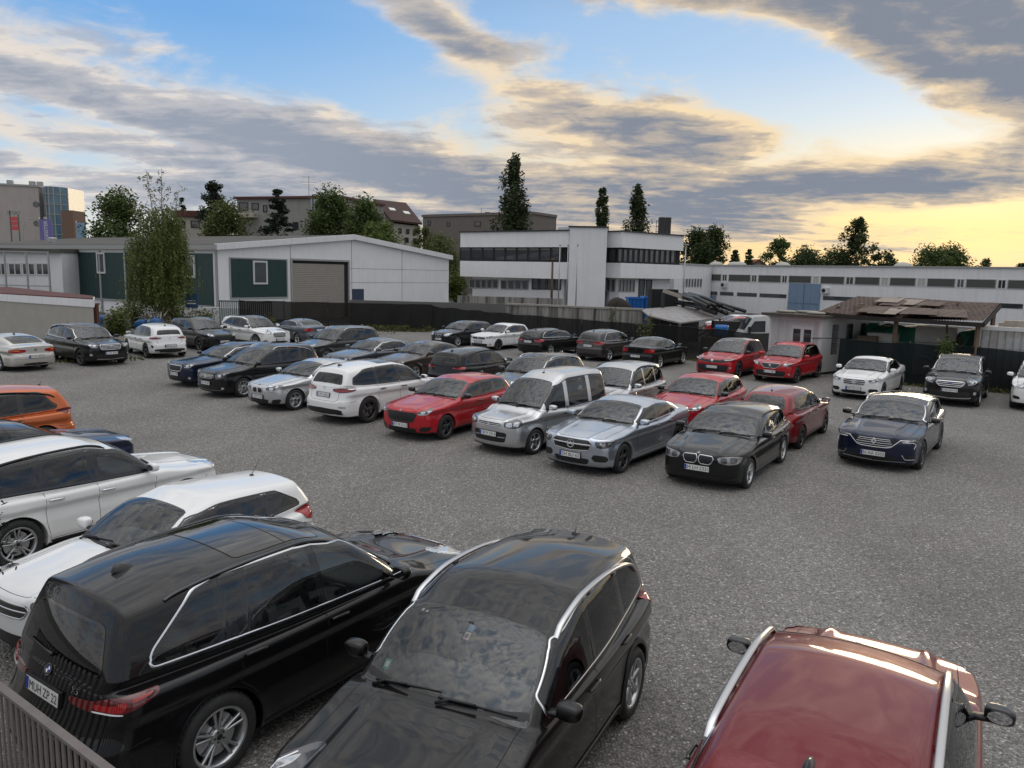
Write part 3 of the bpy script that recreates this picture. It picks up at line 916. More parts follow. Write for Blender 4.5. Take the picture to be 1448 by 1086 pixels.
    for xa in S.ax:
        for mode in ('left', 'right'):
            a = np.linspace(R(-14), R(194), 30) if cl else np.linspace(R(-22), R(202), 30); wd = .055 if cl else .018
            items.append((np.stack([xa + (S.ra + wd / 2 - .004) * np.cos(a), np.maximum(S.wr + (S.ra + wd / 2 - .004) * np.sin(a), S.clear + .01)], 1), mode, wd, .003 if not cl else .006, .007 if not cl else .016, False))
    for it in items: ribbons(S, 'wheel_arch', [it], [BLK if cl else pm], root)
    P = [(S.ax[0] - S.ra - .06, S.clear + .03), (S.ax[1] + S.ra + .06, S.clear + .03), (S.ax[1] + S.ra + .03, S.clear + (.15 if cl else .075)), (S.ax[0] - S.ra - .03, S.clear + (.15 if cl else .075))]
    for mode in ('left', 'right'):
        patch(S, 'sill_trim', np.array(P), mode, [BLK], root, .005, .08, 0, .006)
    if c.get('side_trim'):
        z, mk, wd = c['side_trim']
        
        for mode in ('left', 'right'): ribbons(S, 'side_moulding', [(np.array([(S.ax[0] - S.ra - .05, z), (S.ax[1] + S.ra + .05, z + .02)]), mode, wd, .002, .012, False)], [MATS[mk]], root)
    # ---- front and rear faces
    for mode, key in (('wf', 'front'), ('wr', 'rear')):
        for it in c[key]:
            nm, mk, P = it[:3]; off = it[3] if len(it) > 3 else .006; sub_ = it[4] if len(it) > 4 else ()
            mt = pm if mk == 'paint' else MATS[mk]
            for Q, g in (((P, 1), (mir(P), -1)) if nm in NAMES_SYM else ((P, 1),)):
                Q = rounded(Q, .14, 2) if len(Q) < 14 else np.array(Q)
                o = patch(S, nm, Q, mode, [mt], root, off, min(step, .05), 0, off + .006)
                for s2 in sub_:
                    n2, m2, P2 = s2[:3]; o2 = s2[3] if len(s2) > 3 else off + .004
                    if len(s2) > 4:                    # a ribbon
                        ribbons(S, n2, [(np.array(mir(P2) if g < 0 else P2), mode, s2[4], o2 - .003, o2 + .004, s2[5] if len(s2) > 5 else False)], [MATS[m2]], o)
                    else:
                        Q2 = rounded(mir(P2) if g < 0 else P2, .16, 2)
                        patch(S, n2, Q2, mode, [MATS[m2]], o, o2, .05, 0, .008)
    for e in c.get('emblems', []):
        emblem(S, e[0], e[1], e[2], root, e[3], MATS.get(e[4]) if len(e) > 4 else None)
    if c.get('fplate'): plate(S, 'wf', c['fplate'][0], c['fplate'][1], root, .0)
    if c.get('rplate'): plate(S, 'wr', c['rplate'][0], c['rplate'][1], root, .12 if c['rplate'][0] > .7 else .0)
    # ---- mirrors
    xm = d['x0'] - .06; zm = float(S.belt(xm)) + .085
    for sg in (1, -1):
        y0 = gw(xm, zm); m = MB()
        V, F_ = sbox((0, 0, 0), (.085, .105, .070), .58, 12, 20)
        V = [(x * (1.0 if x > 0 else .55), y, z * (1 - .12 * (y * sg > 0) * abs(y) / .105)) for x, y, z in V]
        yc = y0 + .175
        m.add([(x + xm + .015, sg * yc + y, z + zm) for x, y, z in V], F_, 0)
        gl = [(xm + .015 - .0495, sg * yc + a * .082, zm + b_ * .050) for a, b_ in [(math.cos(u) * (1 if abs(math.cos(u)) > .9 else .98), math.sin(u)) for u in np.linspace(0, 2 * math.pi, 17)[:-1]]]
        m.add(gl, [tuple(range(16)) if sg < 0 else tuple(range(15, -1, -1))], 2)
        m.bar((xm + .02, sg * (y0 - .06), zm - .065), (xm + .02, sg * (yc - .03), zm - .04), .07, .035, 1)
        m.build('mirror', [c.get('mirror', pm), BLK, MIRR], root, True)
    # ---- roof furniture
    if c.get('rails'):
        yr = gw(S.head[0] - .4, S.head[1]) - c.get('railin', .035); m = MB(); x0, x1 = S.head[0] - c.get('railf', .12), S.rtop[0] + c.get('railr', .12)
        for sg in (1, -1):
            X = np.linspace(x0, x1, 26); g = np.stack([X, 0 * X + sg * yr], 1); P, _ = S.project(g, 'top', 0)
            u = np.linspace(0, 1, 26); lift = c.get('raill', .05) * np.clip(np.minimum(u, 1 - u) / .055, 0, 1)**.6
            P[:, 2] += lift - .006
            rings = []
            for p in P: rings.append([(p[0], p[1] + a * c.get('railw', .020), p[2] + b_ * .013) for a, b_ in ((-1, -1), (1, -1), (1.0, .4), (.6, 1), (-.6, 1), (-1, .4))])
            Vv = [q for r_ in rings for q in r_]; Ff = [(i * 6 + k, i * 6 + (k + 1) % 6, (i + 1) * 6 + (k + 1) % 6, (i + 1) * 6 + k) for i in range(25) for k in range(6)]
            mm = MB(); mm.add(Vv, Ff); mm.add(rings[0], [(5, 4, 3, 2, 1, 0)]); mm.add(rings[-1], [(0, 1, 2, 3, 4, 5)])
            if c.get('raill', .05) > .03:
                for i in (9, 17): mm.bar((P[i][0] - .03, P[i][1], P[i][2] - .03), (P[i][0] + .03, P[i][1], P[i][2] - .03), .03, .05)
            mm.build('roof_rail', [MATS[c['rails']]], root, True)
    an = c.get('antenna')
    if an:
        xa = S.rtop[0] + c.get('antx', .28); p, nn = S.project(np.array([(xa, 0)]), 'top', 0); p = p[0]; m = MB()
        if an == 'fin':
            V = []; st = [(-.11, 0.0, .0), (-.08, .022, .060), (-.03, .036, .058), (.04, .034, .036), (.10, .012, .008), (.12, 0.001, .0)]
            for x, w, hh in st: V += [(p[0] + x, p[1] - w, p[2] - .006), (p[0] + x, p[1] - w * .35, p[2] + hh), (p[0] + x, p[1] + w * .35, p[2] + hh), (p[0] + x, p[1] + w, p[2] - .006)]
            m.add(V, [(i * 4 + k, i * 4 + k + 1, i * 4 + k + 5, i * 4 + k + 4) for i in range(5) for k in range(3)])
        else:
            m.lathe([(.035, -.004), (.03, .014), (.012, .022)], 12, 0, tuple(p), 'z'); m.tube([(p[0], 0, p[2] + .015), (p[0] - .14 * c.get('antl', 1), 0, p[2] + .20 * c.get('antl', 1))], [.005, .0025], 6)
        m.build('antenna', [BLK if an == 'rod' else c.get('finm', pm)], root, True)
    if c.get('sunroof'):
        x0, x1, w = c['sunroof']; P = rounded([(x0, -w), (x0, w), (x1, w), (x1, -w)], .06, 2)
        o = patch(S, 'sunroof', P, 'top', [GBLK], root, .002, .06); ribbons(S, 'sunroof_seal', [(P, 'top', .012, .002, .003, True), (np.array([((x0 * .55 + x1 * .45), -w), ((x0 * .55 + x1 * .45), w)]), 'top', .014, .002, .003, False)], [UNDER], o)
    if c.get('roofpanel'):
        x0, x1, w = c['roofpanel']; patch(S, 'roof_panel', rounded([(x0 + .0, -w), (x0 + .06, 0), (x0, w), (x1, w), (x1 - .03, 0), (x1, -w)], .08, 2), 'top', [GBLK], root, .002, .06)
    # wipers
    m = MB()
    for y0_, y1_, t0, t1 in ((-.60, .02, .035, .075), (.02, .66, .03, .085)):
        sgn = c.get('wipe', 1); P, Nn = S.project(np.array([(sgn * (y0_ + (y1_ - y0_) * u), t0 + (t1 - t0) * u) for u in np.linspace(0, 1, 7)]), 'ws', .016)
        m.tube([tuple(p) for p in P], .008, 6); m.tube([tuple(P[0] + Nn[0] * .0 + np.array([.05, 0, -.02])), tuple(P[1] + Nn[1] * .016), tuple(P[3] + Nn[3] * .018)], [.013, .012, .009], 6)
    m.build('wiper', [BLK], root, True)
    if c.get('rwiper', not S.deck):
        P, Nn = S.project(np.array([(.0 + .42 * u, .075 + .03 * u) for u in np.linspace(0, 1, 6)]), 'bk', .014); m = MB(); m.tube([tuple(p) for p in P], [.018, .012, .009, .009, .008, .008], 6); m.build('rear_wiper', [BLK], root, True)
    # ---- inside
    sm = c.get('seat', SEATM); hs = (c['H'] - .12 - c.get('floor', .30)) / 1.12; z0 = c.get('floor', .30)
    xf = S.head[0] - c.get('seatx', .62)
    for sg in (1, -1): seat(False, sm, root, (xf, sg * hw * .41, z0 + .06), hs)
    seat(True, sm, root, (max(xf - c.get('legroom', .86), S.rtop[0] + (.02 if S.deck else .42)), 0, z0 + .08), hs * .98)
    m = MB(); xdash = S.cowl[0] - .12
    m.add(*sbox((xdash - .26, 0, zc - .10), (.30, hw - .20, .085), .35)); m.add(*sbox((xdash - .42, hw * .41, zc - .05), (.10, .20, .06), .6)); m.box(xdash - 1.2, xdash - .3, -.13, .13, z0, z0 + .32)
    m.add(*sbox((xdash - .50, 0, zc - .06), (.03, .13, .075), .3))
    m.box(S.ax[1] + .2, S.ax[0] - .3, -hw + .18, hw - .18, z0 - .04, z0)
    m.build('dashboard', [DASH], root, True)
    if not _st: _st.append(_steer())
    o = link(bpy.data.objects.new('steering_wheel', _st[0]), root); o.location = (xdash - .62, hw * .41, zc - .07); o.rotation_euler = (0, R(22), 0)
    m = MB(); p, _ = S.project(np.array([(0, L - .13)]), 'ws', -.06); m.add(*sbox((p[0][0] - .03, 0, p[0][2]), (.015, .12, .035), .5)); m.box(p[0][0] - .02, p[0][0] + .06, -.02, .02, p[0][2], p[0][2] + .05)
    m.build('inside_mirror', [BLK], root, True)
    return root, S
# ------------------------------------------------------------------ the cars of the yard
P_WHITE = paint('white_paint', (.80, .80, .79), 0, .4, .06)
P_BLACK = paint('black_paint', (.0035, .0035, .0042), 0, .35, .03, 1.40)
P_BLACKM = paint('black_metallic_paint', (.0055, .006, .007), .3, .35, .05, 1.42)
P_SILV = paint('silver_paint', (.58, .59, .60), .85, .32, .08)
P_SILVB = paint('silver_blue_paint', (.48, .53, .60), .88, .29, .05)
P_BEIGE = paint('pale_silver_paint', (.58, .56, .52), .6, .36, .10)
P_GREY = paint('grey_paint', (.10, .115, .14), .6, .36, .10)
P_DGREY = paint('dark_grey_paint', (.035, .035, .035), .5, .36, .12)
P_BROWN = paint('brown_paint', (.050, .030, .022), .6, .36, .10)
P_BRGREY = paint('brown_grey_paint', (.055, .050, .048), .6, .36, .10)
P_NAVY = paint('navy_paint', (.006, .012, .042), .4, .35, .06, 1.42)
P_NAVYM = paint('midnight_blue_paint', (.009, .016, .042), .5, .35, .05, 1.42)
P_RED = paint('red_paint', (.42, .008, .016), .1, .36, .08)
P_DRED = paint('dark_red_paint', (.20, .012, .018), .45, .36, .08)
P_WINE = paint('wine_red_paint', (.15, .007, .012), .35, .34, .04, 1.42)
P_ORANGE = paint('orange_paint', (.52, .115, .022), .35, .36, .08)

def spec(kind, wb, foh, roh, w, H, pm, **kw):
    xR = -wb / 2 - roh; a = wb / 2
    c = dict(wb=wb, foh=foh, roh=roh, hw=w / 2, H=H, paint=pm)
    if kind in ('sedan', 'coupe'):
        c.update(cowl=(a - .53, .69 * H), head=(a - 1.36, .968 * H), roof=[(-.35, H)], rtop=(-.98 if kind == 'sedan' else -1.05, .97 * H), rbot=(xR + .72, .765 * H), deck=(xR + .06, .735 * H), wr=.325)
        x1 = xR + 1.12
        dl = dict(x0=a - .73, x1=x1, split=[(-.27, -.08), (-a + .42, -.05)], lean=.2, rear=((x1 - .05, .70 * H), (x1 + .5, .965 * H)))
        if kind == 'coupe': dl = dict(x0=a - .75, x1=x1 + .05, split=[(-.48, -.06)], lean=.2, rear=((x1 - .05, .70 * H), (x1 + .55, .965 * H)))
    elif kind == 'wagon':
        c.update(cowl=(a - .52, .685 * H), head=(a - 1.34, .965 * H), roof=[(-.35, H), (-1.2, .985 * H)], rtop=(xR + .50, .945 * H), rbot=(xR + .10, .70 * H), wr=.325)
        dl = dict(x0=a - .72, x1=xR + .40, split=[(-.27, -.05), (-a + .38, -.04)], lean=.15, rear=((xR + .34, .73 * H), (xR + .66, .92 * H)))
    elif kind == 'hatch':
        c.update(cowl=(a - .45, .675 * H), head=(a - 1.20, .96 * H), roof=[(-.30, H)], rtop=(xR + .46, .95 * H), rbot=(xR + .13, .70 * H), wr=.315)
        dl = dict(x0=a - .65, x1=xR + .55, split=[(-.18, -.05), (-a + .36, -.03)], lean=.1, rear=((xR + .42, .72 * H), (xR + .80, .935 * H)))
    elif kind == 'suv':
        c.update(cowl=(a - .42, .645 * H), head=(a - 1.12, .95 * H), roof=[(-.25, H), (-1.0, .99 * H)], rtop=(xR + .50, .95 * H), rbot=(xR + .13, .665 * H), wr=.35, tum=.30, clear=.23, nose=.80)
        dl = dict(x0=a - .62, x1=xR + .50, split=[(-.16, -.05), (-a + .40, -.02)], lean=.12, rear=((xR + .40, .68 * H), (xR + .80, .93 * H)))
    dl.update(kw.pop('dlo', {}))
    c['dlo'] = dl
    c['doors'] = [dl['x0'] + .07, dl['split'][0][0], dl['split'][1][0] + (.03 if kind != 'suv' else .0)] if len(dl['split']) > 1 else [dl['x0'] + .07, dl['split'][0][0]]
    lift = kw.pop('nlift', .03 if kind == 'suv' else .055)
    zm = lambda z: z + lift * min(1, max(0, (z - .46) / .2))
    def up(it):
        it = list(it); it[2] = [(a, zm(b)) for a, b in it[2]]
        if len(it) > 4 and isinstance(it[4], (list, tuple)): it[4] = [up(q) for q in it[4]]
        return tuple(it)
    if 'front' in kw: kw['front'] = [up(q) for q in kw['front']]
    if 'emblems' in kw: kw['emblems'] = [(e[0], (e[1][0], zm(e[1][1]))) + tuple(e[2:]) if e[2] == 'wf' else e for e in kw['emblems']]
    if 'nose' in kw: kw['nose'] += lift
    else: kw['nose'] = c.get('nose', .72) + lift
    c['frontp'] = [(.10, .22), (.22, .07), (.34, .015), (.46, .0), (.60, .0), (kw['nose'] - .02, .022), (kw['nose'] + .13, .09)]
    c.update(kw)
    return c

# lamp, grille and bumper shapes: outlines in (distance from the centre line round the corner, height)
def lamp_f(s0, s1, z, hgt, rise=.06, cut=.5):
    return [(s0, z), (s0 + .05, z - hgt * cut), (s0 + (s1 - s0) * .5, z - hgt * .55 + rise * .3), (s1 - .08, z - hgt * .15 + rise), (s1, z + rise * 1.1), (s1 - .10, z + rise * 1.15 + .015), (s0 + (s1 - s0) * .5, z + rise * .6 + .02)]
def head(s0, s1, z, hgt, rise=.06, mk='lamp', led=True, cut=.5):
    hgt *= 1.35; z += .012
    P = lamp_f(s0, s1, z, hgt, rise, cut); sub = []
    w = s1 - s0
    sub.append(('lamp_lens', 'clr', [(s0 + w * .22, z - hgt * .02 + rise * .2), (s0 + w * .25, z - hgt * .36 + rise * .2), (s0 + w * .45, z - hgt * .36 + rise * .3), (s0 + w * .47, z + rise * .35)], .012))
    sub.append(('lamp_lens', 'clr', [(s0 + w * .55, z + rise * .45), (s0 + w * .56, z - hgt * .26 + rise * .5), (s0 + w * .72, z - hgt * .14 + rise * .65), (s0 + w * .72, z + rise * .75)], .012))
    if led: sub.append(('lamp_strip', 'led', [(s0 + .05, z - hgt * cut * .8), (s0 + w * .5, z - hgt * .47 + rise * .3), (s1 - .10, z - hgt * .1 + rise)], .012, .014))
    return ('headlight', mk, P, .008, sub)
def tail(P, mk='red', sub=()): return ('tail_light', mk, P, .010, sub)
def bars(z0, z1, n, w, mk='chrome', wd=.016, dy=.012): return [('grille_bar', mk, [(-w + .02 * i, z), (w - .02 * i, z)], dy, wd) for i, z in enumerate(np.linspace(z0, z1, n))]
def kidney(z0, z1, s0=.025, s1=.24, lean=.03):
    P = [(s0 + .02, z1), (s1 - .03, z1 - .01), (s1, z1 - .05), (s1 - lean, z0 + .03), (s1 - lean - .05, z0), (s0 + .05, z0 + .005), (s0, z0 + .05), (s0 - .005, z1 - .04)]
    return ('kidney_grille', 'blk', P, .010, [('frame', 'chrome', P, .012, .018, True)] + [('grille_bar', 'gblk', [(s0 + .03 + k * (s1 - s0 - .05) / 5, z1 - .02), (s0 + .04 + k * (s1 - s0 - .07) / 5, z0 + .02)], .014, .008) for k in range(6)])
def lowg(w, z0, z1, mk='blk', sub=()): return ('lower_grille', mk, full([(0, z1), (w * .9, z1 - .01), (w, z1 - .04), (w * .92, z0 + .02), (w * .8, z0), (0, z0)]), .004, sub)
def intake(s0, s1, z0, z1, mk='blk', sub=()): return ('air_intake', mk, [(s0, z0 + .03), (s0 + .06, z1 - .02), (s1 - .04, z1), (s1, z1 - .05), (s1 - .06, z0 + .01), (s0 + .05, z0)], .005, sub)
def grille(w, z0, z1, mk='gblk', frame='chrome', nb=0, fw=.018, taper=.06, bmk='chrome'):
    P = full([(0, z1), (w * .9, z1 - .005), (w, z1 - .04), (w - taper, z0 + .02), (w - taper - .05, z0), (0, z0 - .005)])
    sub = ([('frame', frame, P, .010, fw, True)] if frame else []) + (bars(z0 + (z1 - z0) / (nb + 1), z1 - (z1 - z0) / (nb + 1), nb, w - .03, bmk) if nb else [])
    return ('grille', mk, P, .007, sub)
def diff(w=.62, z0=.24, z1=.40, mk='blk'): return ('rear_diffuser', mk, full([(0, z1 + .02), (w * .8, z1), (w, z1 - .03), (w * .97, z0 + .02), (0, z0)]), .005)
FOG = [(.66, .36), (.70, .41), (.78, .41), (.80, .36), (.74, .33)]
def fog(z=.37, s=.70, r=.045): return ('fog_light', 'clr', [(s + r * 1.3 * math.cos(t), z + r * math.sin(t)) for t in np.linspace(0, 2 * math.pi, 13)[:-1]], .008)
TL_WIDE = [(.42, .93), (.44, .83), (.75, .80), (1.08, .86), (1.04, .94), (.75, .95)]
def tl(s0, s1, z0, z1, d=.03): return [(s0, z1 - d), (s0 + .02, z0 + d), (s1 * .8, z0), (s1, z0 + d * 1.5), (s1 - .04, z1), (s1 * .78, z1 + .01)]

T_WAG = dict(clear=.17)
SPECS = {
'CC': spec('coupe', 2.71, .95, 1.14, 1.86, 1.42, P_BEIGE, wr=.33, antenna='fin', finm=BLK, wheel='silver', dlo=dict(trim='chrome'), rbot=(-1.98, 1.09), rtop=(-1.05, 1.375),
    front=[head(.50, 1.0, .68, .12)], rear=[tail([(.36, .88), (.40, .79), (.70, .75), (1.06, .80), (1.02, .89), (.75, .92)], 'red', [('lamp_lens', 'amb', [(.62, .87), (.62, .83), (.82, .83), (.80, .88)], .016)]), diff(.5, .26, .34), ('bumper_strip', 'chrome', full([(0, .50), (.80, .52), (.80, .535), (0, .515)]), .008)], rplate=(.60, 'S HP 8051'), emblems=[('vw', (0, .87), 'wr', .05)]),
'SOR': spec('suv', 2.78, .92, 1.09, 1.89, 1.69, P_BLACKM, antenna='rod', wheel='dark', rails='blk', raill=.06, dlo=dict(trim='chrome', privacy=1), wr=.36, nose=.86,
    front=[head(.50, 1.02, .86, .16, .05), grille(.46, .68, .90, 'gblk', 'chrome', 3, .022), lowg(.62, .33, .50), ('skid_plate', 'satin', [(0, .28), (.60, .30), (.60, .335), (0, .31)], .01), fog(.50, .80)], rear=[tail(tl(.5, 1.05, .95, 1.12)), diff()], fplate=(.56, 'S ZV 4931'), emblems=[('lines', (0, .84), 'wf', .05)], seat=SEATB, clad=1),
'TROC': spec('suv', 2.60, .83, .80, 1.82, 1.57, P_WHITE, antenna='fin', finm=BLK, wheel='black', dlo=dict(privacy=1), spoiler=(.34, .01), rbot=(-1.96, 1.08), rtop=(-1.62, 1.47),
    front=[head(.48, 1.0, .78, .12)], rear=[tail(tl(.40, 1.02, .90, 1.0), 'red', [('lamp_lens', 'dred', [(.48, .97), (.48, .94), (.86, .93), (.86, .97)], .016)]), diff(.72, .28, .46), ('exhaust_tip', 'chrome', [(.50, .36), (.52, .31), (.72, .32), (.72, .37)], .010), ('air_intake', 'blk', [(.74, .56), (.80, .64), (.88, .64), (.86, .54), (.80, .50)], .006)], rplate=(.60, 'BB KL 615'), emblems=[('vw', (0, .95), 'wr', .045)]),
'CX': spec('suv', 2.70, .93, .95, 1.84, 1.65, P_BLACKM, antenna='fin', wheel='black', dlo=dict(privacy=1), front=[head(.46, 1.0, .80, .11), grille(.44, .58, .80, 'blk', 'gblk', 0), lowg(.6, .3, .4)], rear=[tail(tl(.4, 1.0, .9, 1.02)), diff()], fplate=(.5, 'TU CX 318'), clad=1),
'SAN': spec('suv', 2.70, .94, 1.05, 1.88, 1.68, P_WHITE, antenna='fin', wheel='silver', sunroof=(.30, -1.35, .60), dlo=dict(privacy=1, rear=((-1.75, 1.28), (-1.25, 1.56))), spoiler=(.3, .0), belt3=1.26, belt2=1.16,
    front=[head(.46, 1.05, .84, .13, .09), grille(.42, .60, .84, 'blk', 'chrome', 3), lowg(.55, .32, .42), fog(.45, .75)], rear=[tail(tl(.5, 1.0, .95, 1.08)), diff()], fplate=(.48, 'ES RT 902'), clad=1, mirror=P_WHITE),
'B3S': spec('sedan', 2.76, .77, 1.05, 1.82, 1.42, P_GREY, antenna='fin', dlo=dict(trim='chrome'), front=[kidney(.55, .70), head(.38, .95, .68, .13)], rear=[tail([(.46, .95), (.46, .80), (.70, .77), (1.04, .84), (1.02, .93), (.75, .97)]), diff(.5, .25, .32)], rplate=(.84, 'S MK 3317'), emblems=[('roundel', (0, .99), 'wr', .04)]),
'SUV7': spec('suv', 2.80, .85, .95, 1.86, 1.67, P_DGREY, rails='satin', antenna='fin', dlo=dict(trim='black'), front=[head(.46, 1.0, .84, .13)], rear=[tail(tl(.45, 1.0, .93, 1.06)), diff()]),
'OCT': spec('wagon', 2.69, .87, 1.10, 1.81, 1.47, P_NAVYM, rails='blk', antenna='fin', wheel='silver', seat=SEATB, dlo=dict(trim='chrome'), nose=.76,
    front=[grille(.42, .56, .74, 'blk', 'chrome', 0, .026), head(.50, 1.0, .74, .13, .05), lowg(.55, .26, .36), fog(.36, .74)], rear=[tail(tl(.45, 1.0, .80, .95)), diff()], fplate=(.48, 'LB MT 1908'), emblems=[('wing', (0, .765), 'wf', .038)]),
'TOU': spec('suv', 2.68, .88, .84, 1.79, 1.66, P_BLACKM, rails='satin', antenna='fin', wheel='multi', seat=SEATB, wr=.33, clear=.18, nose=.80, cowl=(1.03, 1.06), head=(.12, 1.58), dlo=dict(x0=.86, x1=-1.86, split=[(-.22, -.03), (-1.10, -.0)], pil=.08, rear=((-1.90, 1.06), (-1.66, 1.56)), privacy=1), tum=.26, rbot=(-2.08, 1.08), rtop=(-1.82, 1.58), nose_=1,
    front=[grille(.40, .64, .76, 'gblk', 'chrome', 2, .012, .03), head(.46, 1.0, .76, .17, .05, 'lamp', False, .75), lowg(.60, .27, .40), fog(.35, .74, .04), ('bumper_strip', 'chrome', full([(0, .262), (.7, .275), (.7, .288), (0, .275)]), .008)], rear=[tail(tl(.55, 1.0, .95, 1.12)), diff()], fplate=(.50, 'WN TR 5830'), emblems=[('vw', (0, .70), 'wf', .06)]),
'B2': spec('coupe', 2.69, .77, .97, 1.77, 1.42, P_SILV, antenna='fin', wheel='dual', seat=SEATB, dlo=dict(trim='black'), rbot=(-1.72, 1.08), nose=.70,
    front=[kidney(.53, .66, .022, .23), head(.36, .98, .66, .14, .06, 'lamp', True), lowg(.46, .22, .38), intake(.56, .88, .25, .40)], rear=[tail(tl(.42, 1.0, .82, .95)), diff()], fplate=(.44, 'S ZM 235'), emblems=[('roundel', (0, .735), 'wf', .036)]),
'CX60': spec('suv', 2.87, .88, .99, 1.89, 1.68, P_WHITE, wheel='bdual', wr=.375, antenna='fin', dlo=dict(privacy=1, trim='black', rear=((-2.03, 1.24), (-1.40, 1.53))), belt2=1.10, belt3=1.20, spoiler=(.34, .0), rbot=(-2.26, 1.12), rtop=(-1.90, 1.57), sunroof=(.25, -.75, .55),
    front=[head(.46, 1.0, .82, .13)], rear=[tail([(.38, 1.02), (.42, .95), (.70, .92), (1.16, .98), (1.22, 1.05), (.86, 1.06)], 'dred', [('lamp_lens', 'red', [(.48, 1.0), (.50, .965), (.90, .955), (.98, 1.01)], .016)]), diff(.74, .30, .46), ('reflector', 'dred', [(.62, .535), (.62, .515), (.84, .52), (.84, .54)], .008), ('exhaust_tip', 'gblk', [(.54, .36), (.55, .31), (.76, .32), (.76, .37)], .012)], rplate=(.84, 'S PO 6022'), emblems=[('wing', (0, 1.04), 'wr', .04)]),
'SCA': spec('wagon', 2.65, .85, .86, 1.79, 1.47, P_RED, wheel='bdual', antenna='fin', finm=BLK, dlo=dict(trim='black', privacy=1), mirror=GBLK, nose=.74,
    front=[grille(.50, .50, .70, 'blk', 'gblk', 0, .02, .10), head(.50, 1.02, .71, .11, .06, 'lamp', True), lowg(.50, .22, .36, 'blk'), intake(.56, .90, .28, .42)], rear=[tail(tl(.40, 1.0, .82, .94)), diff()], fplate=(.42, 'RT M 2115'), emblems=[('wing', (0, .735), 'wf', .036, 'satin')]),
'BER': spec('suv', 2.69, .80, .65, 1.72, 1.88, P_SILV, wheel='silver', antenna='rod', antx=1.9, antl=.55, wr=.315, clear=.18, nose=.80, cowl=(1.13, 1.08), head=(.36, 1.73), roof=[(-.2, 1.87), (-1.2, 1.88)], rtop=(-1.88, 1.83), rbot=(-1.97, 1.06), hoodz=.97, tum=.17, kroof=.14, beltm=1.02, belt1=1.02, belt2=1.04, belt3=1.04, belt0=1.03, knose=.09, bowf=.27, tf=.09, rgbow=.06, rslope=.02, gr=.03, tr=.06, rcurve=.0,
    dlo=dict(x0=.86, x1=-1.78, top=.16, split=[(.02, -.03), (-1.02, -.0)], pil=.15, lean=.03, rear=((-1.88, 1.06), (-1.80, 1.72)), privacy=9), side_trim=(.60, 'plate', .022), bodypillar=1, doors=[.93, .02, -1.08], mirror=P_SILV, hdl=.12,
    front=[('grille', 'gblk', full([(0, .775), (.34, .77), (.38, .74), (.34, .70), (0, .69)]), .006, [('frame', 'satin', full([(0, .775), (.34, .77), (.38, .74), (.34, .70), (0, .69)]), .010, .022, True), ('grille_bar', 'satin', [(-.34, .735), (.34, .735)], .012, .014)]),
        ('headlight', 'lamp', [(.44, .80), (.45, .69), (.60, .665), (.80, .68), (.90, .74), (.92, .84), (.80, .865), (.62, .84)], .010, [('lamp_lens', 'clr', [(.50, .78), (.50, .70), (.66, .69), (.66, .80)], .016), ('lamp_lens', 'clr', [(.69, .80), (.69, .70), (.82, .73), (.84, .82)], .016)]), lowg(.52, .34, .58), ('lower_grille', 'satin', full([(0, .475), (.48, .475), (.48, .455), (0, .455)]), .012), ('fog_light', 'clr', [(.66, .42), (.67, .37), (.78, .37), (.79, .42)], .01)], rear=[tail(tl(.60, .90, .85, 1.15)), diff(.6, .25, .3)], fplate=(.53, 'OF V 1514'), emblems=[('chevron', (0, .735), 'wf', .05)]),
'BR17': spec('suv', 2.70, .90, .90, 1.80, 1.62, P_BRGREY, rails='satin', antenna='fin', dlo=dict(trim='satin', rear=((-1.95, 1.06), (-1.55, 1.52))), front=[head(.46, 1.0, .84, .13)], rear=[tail(tl(.5, 1.0, .93, 1.1)), diff()], wr=.33, sunroof=(.2, -1.2, .5)),
'YETI': spec('suv', 2.58, .86, .79, 1.79, 1.69, P_SILV, rails='blk', wheel='silver', dlo=dict(trim='black', x0=.74, x1=-1.78, split=[(-.12, -.0), (-.98, -.0)], pil=.085, rear=((-1.85, 1.06), (-1.72, 1.56))), cowl=(.98, 1.06), head=(.35, 1.59), roof=[(-.2, 1.67), (-1.0, 1.66)], tum=.23, rbot=(-1.98, 1.08), rtop=(-1.74, 1.58), wr=.335,
    front=[head(.46, .9, .84, .13), grille(.42, .62, .78)], rear=[tail([(.62, 1.10), (.62, .90), (.84, .88), (.98, .92), (.98, 1.12)]), diff()], clad=1, bodypillar=1),
'C206': spec('sedan', 2.865, .84, 1.05, 1.82, 1.44, P_SILVB, wr=.335, clear=.16, nose=.74, wheel='bdual', antenna='fin', cowl=(.90, .995), head=(.06, 1.395), dlo=dict(trim='chrome', x0=.70, x1=-1.42, split=[(-.28, -.10), (-1.05, -.08)], lean=.32, rear=((-1.45, 1.02), (-.88, 1.41))),
    front=[('grille', 'gblk', full([(.0, .745), (.43, .74), (.51, .675), (.44, .555), (.0, .53)]), .008, [('frame', 'satin', full([(.0, .745), (.43, .74), (.51, .675), (.44, .555), (.0, .53)]), .012, .016, True), ('grille_bar', 'chrome', [(-.48, .645), (.48, .645)], .014, .028)]),
        ('headlight', 'lamp', [(.56, .715), (.62, .61), (.84, .60), (1.10, .705), (1.06, .765), (.84, .755), (.66, .74)], .009, [('lamp_strip', 'led', [(.64, .728), (.84, .742), (1.04, .752)], .014, .016), ('lamp_lens', 'clr', [(.68, .71), (.68, .65), (.80, .64), (.82, .715)], .013), ('lamp_lens', 'clr', [(.86, .72), (.86, .65), (.96, .68), (.97, .73)], .013)]),
        ('air_intake', 'blk', [(.50, .42), (.55, .49), (.82, .475), (.90, .40), (.84, .34), (.58, .34)], .005), lowg(.46, .26, .40), ('skid_plate', 'satin', [(.40, .27), (.52, .30), (.86, .31), (.86, .29), (.52, .26), (.40, .24)], .012)],
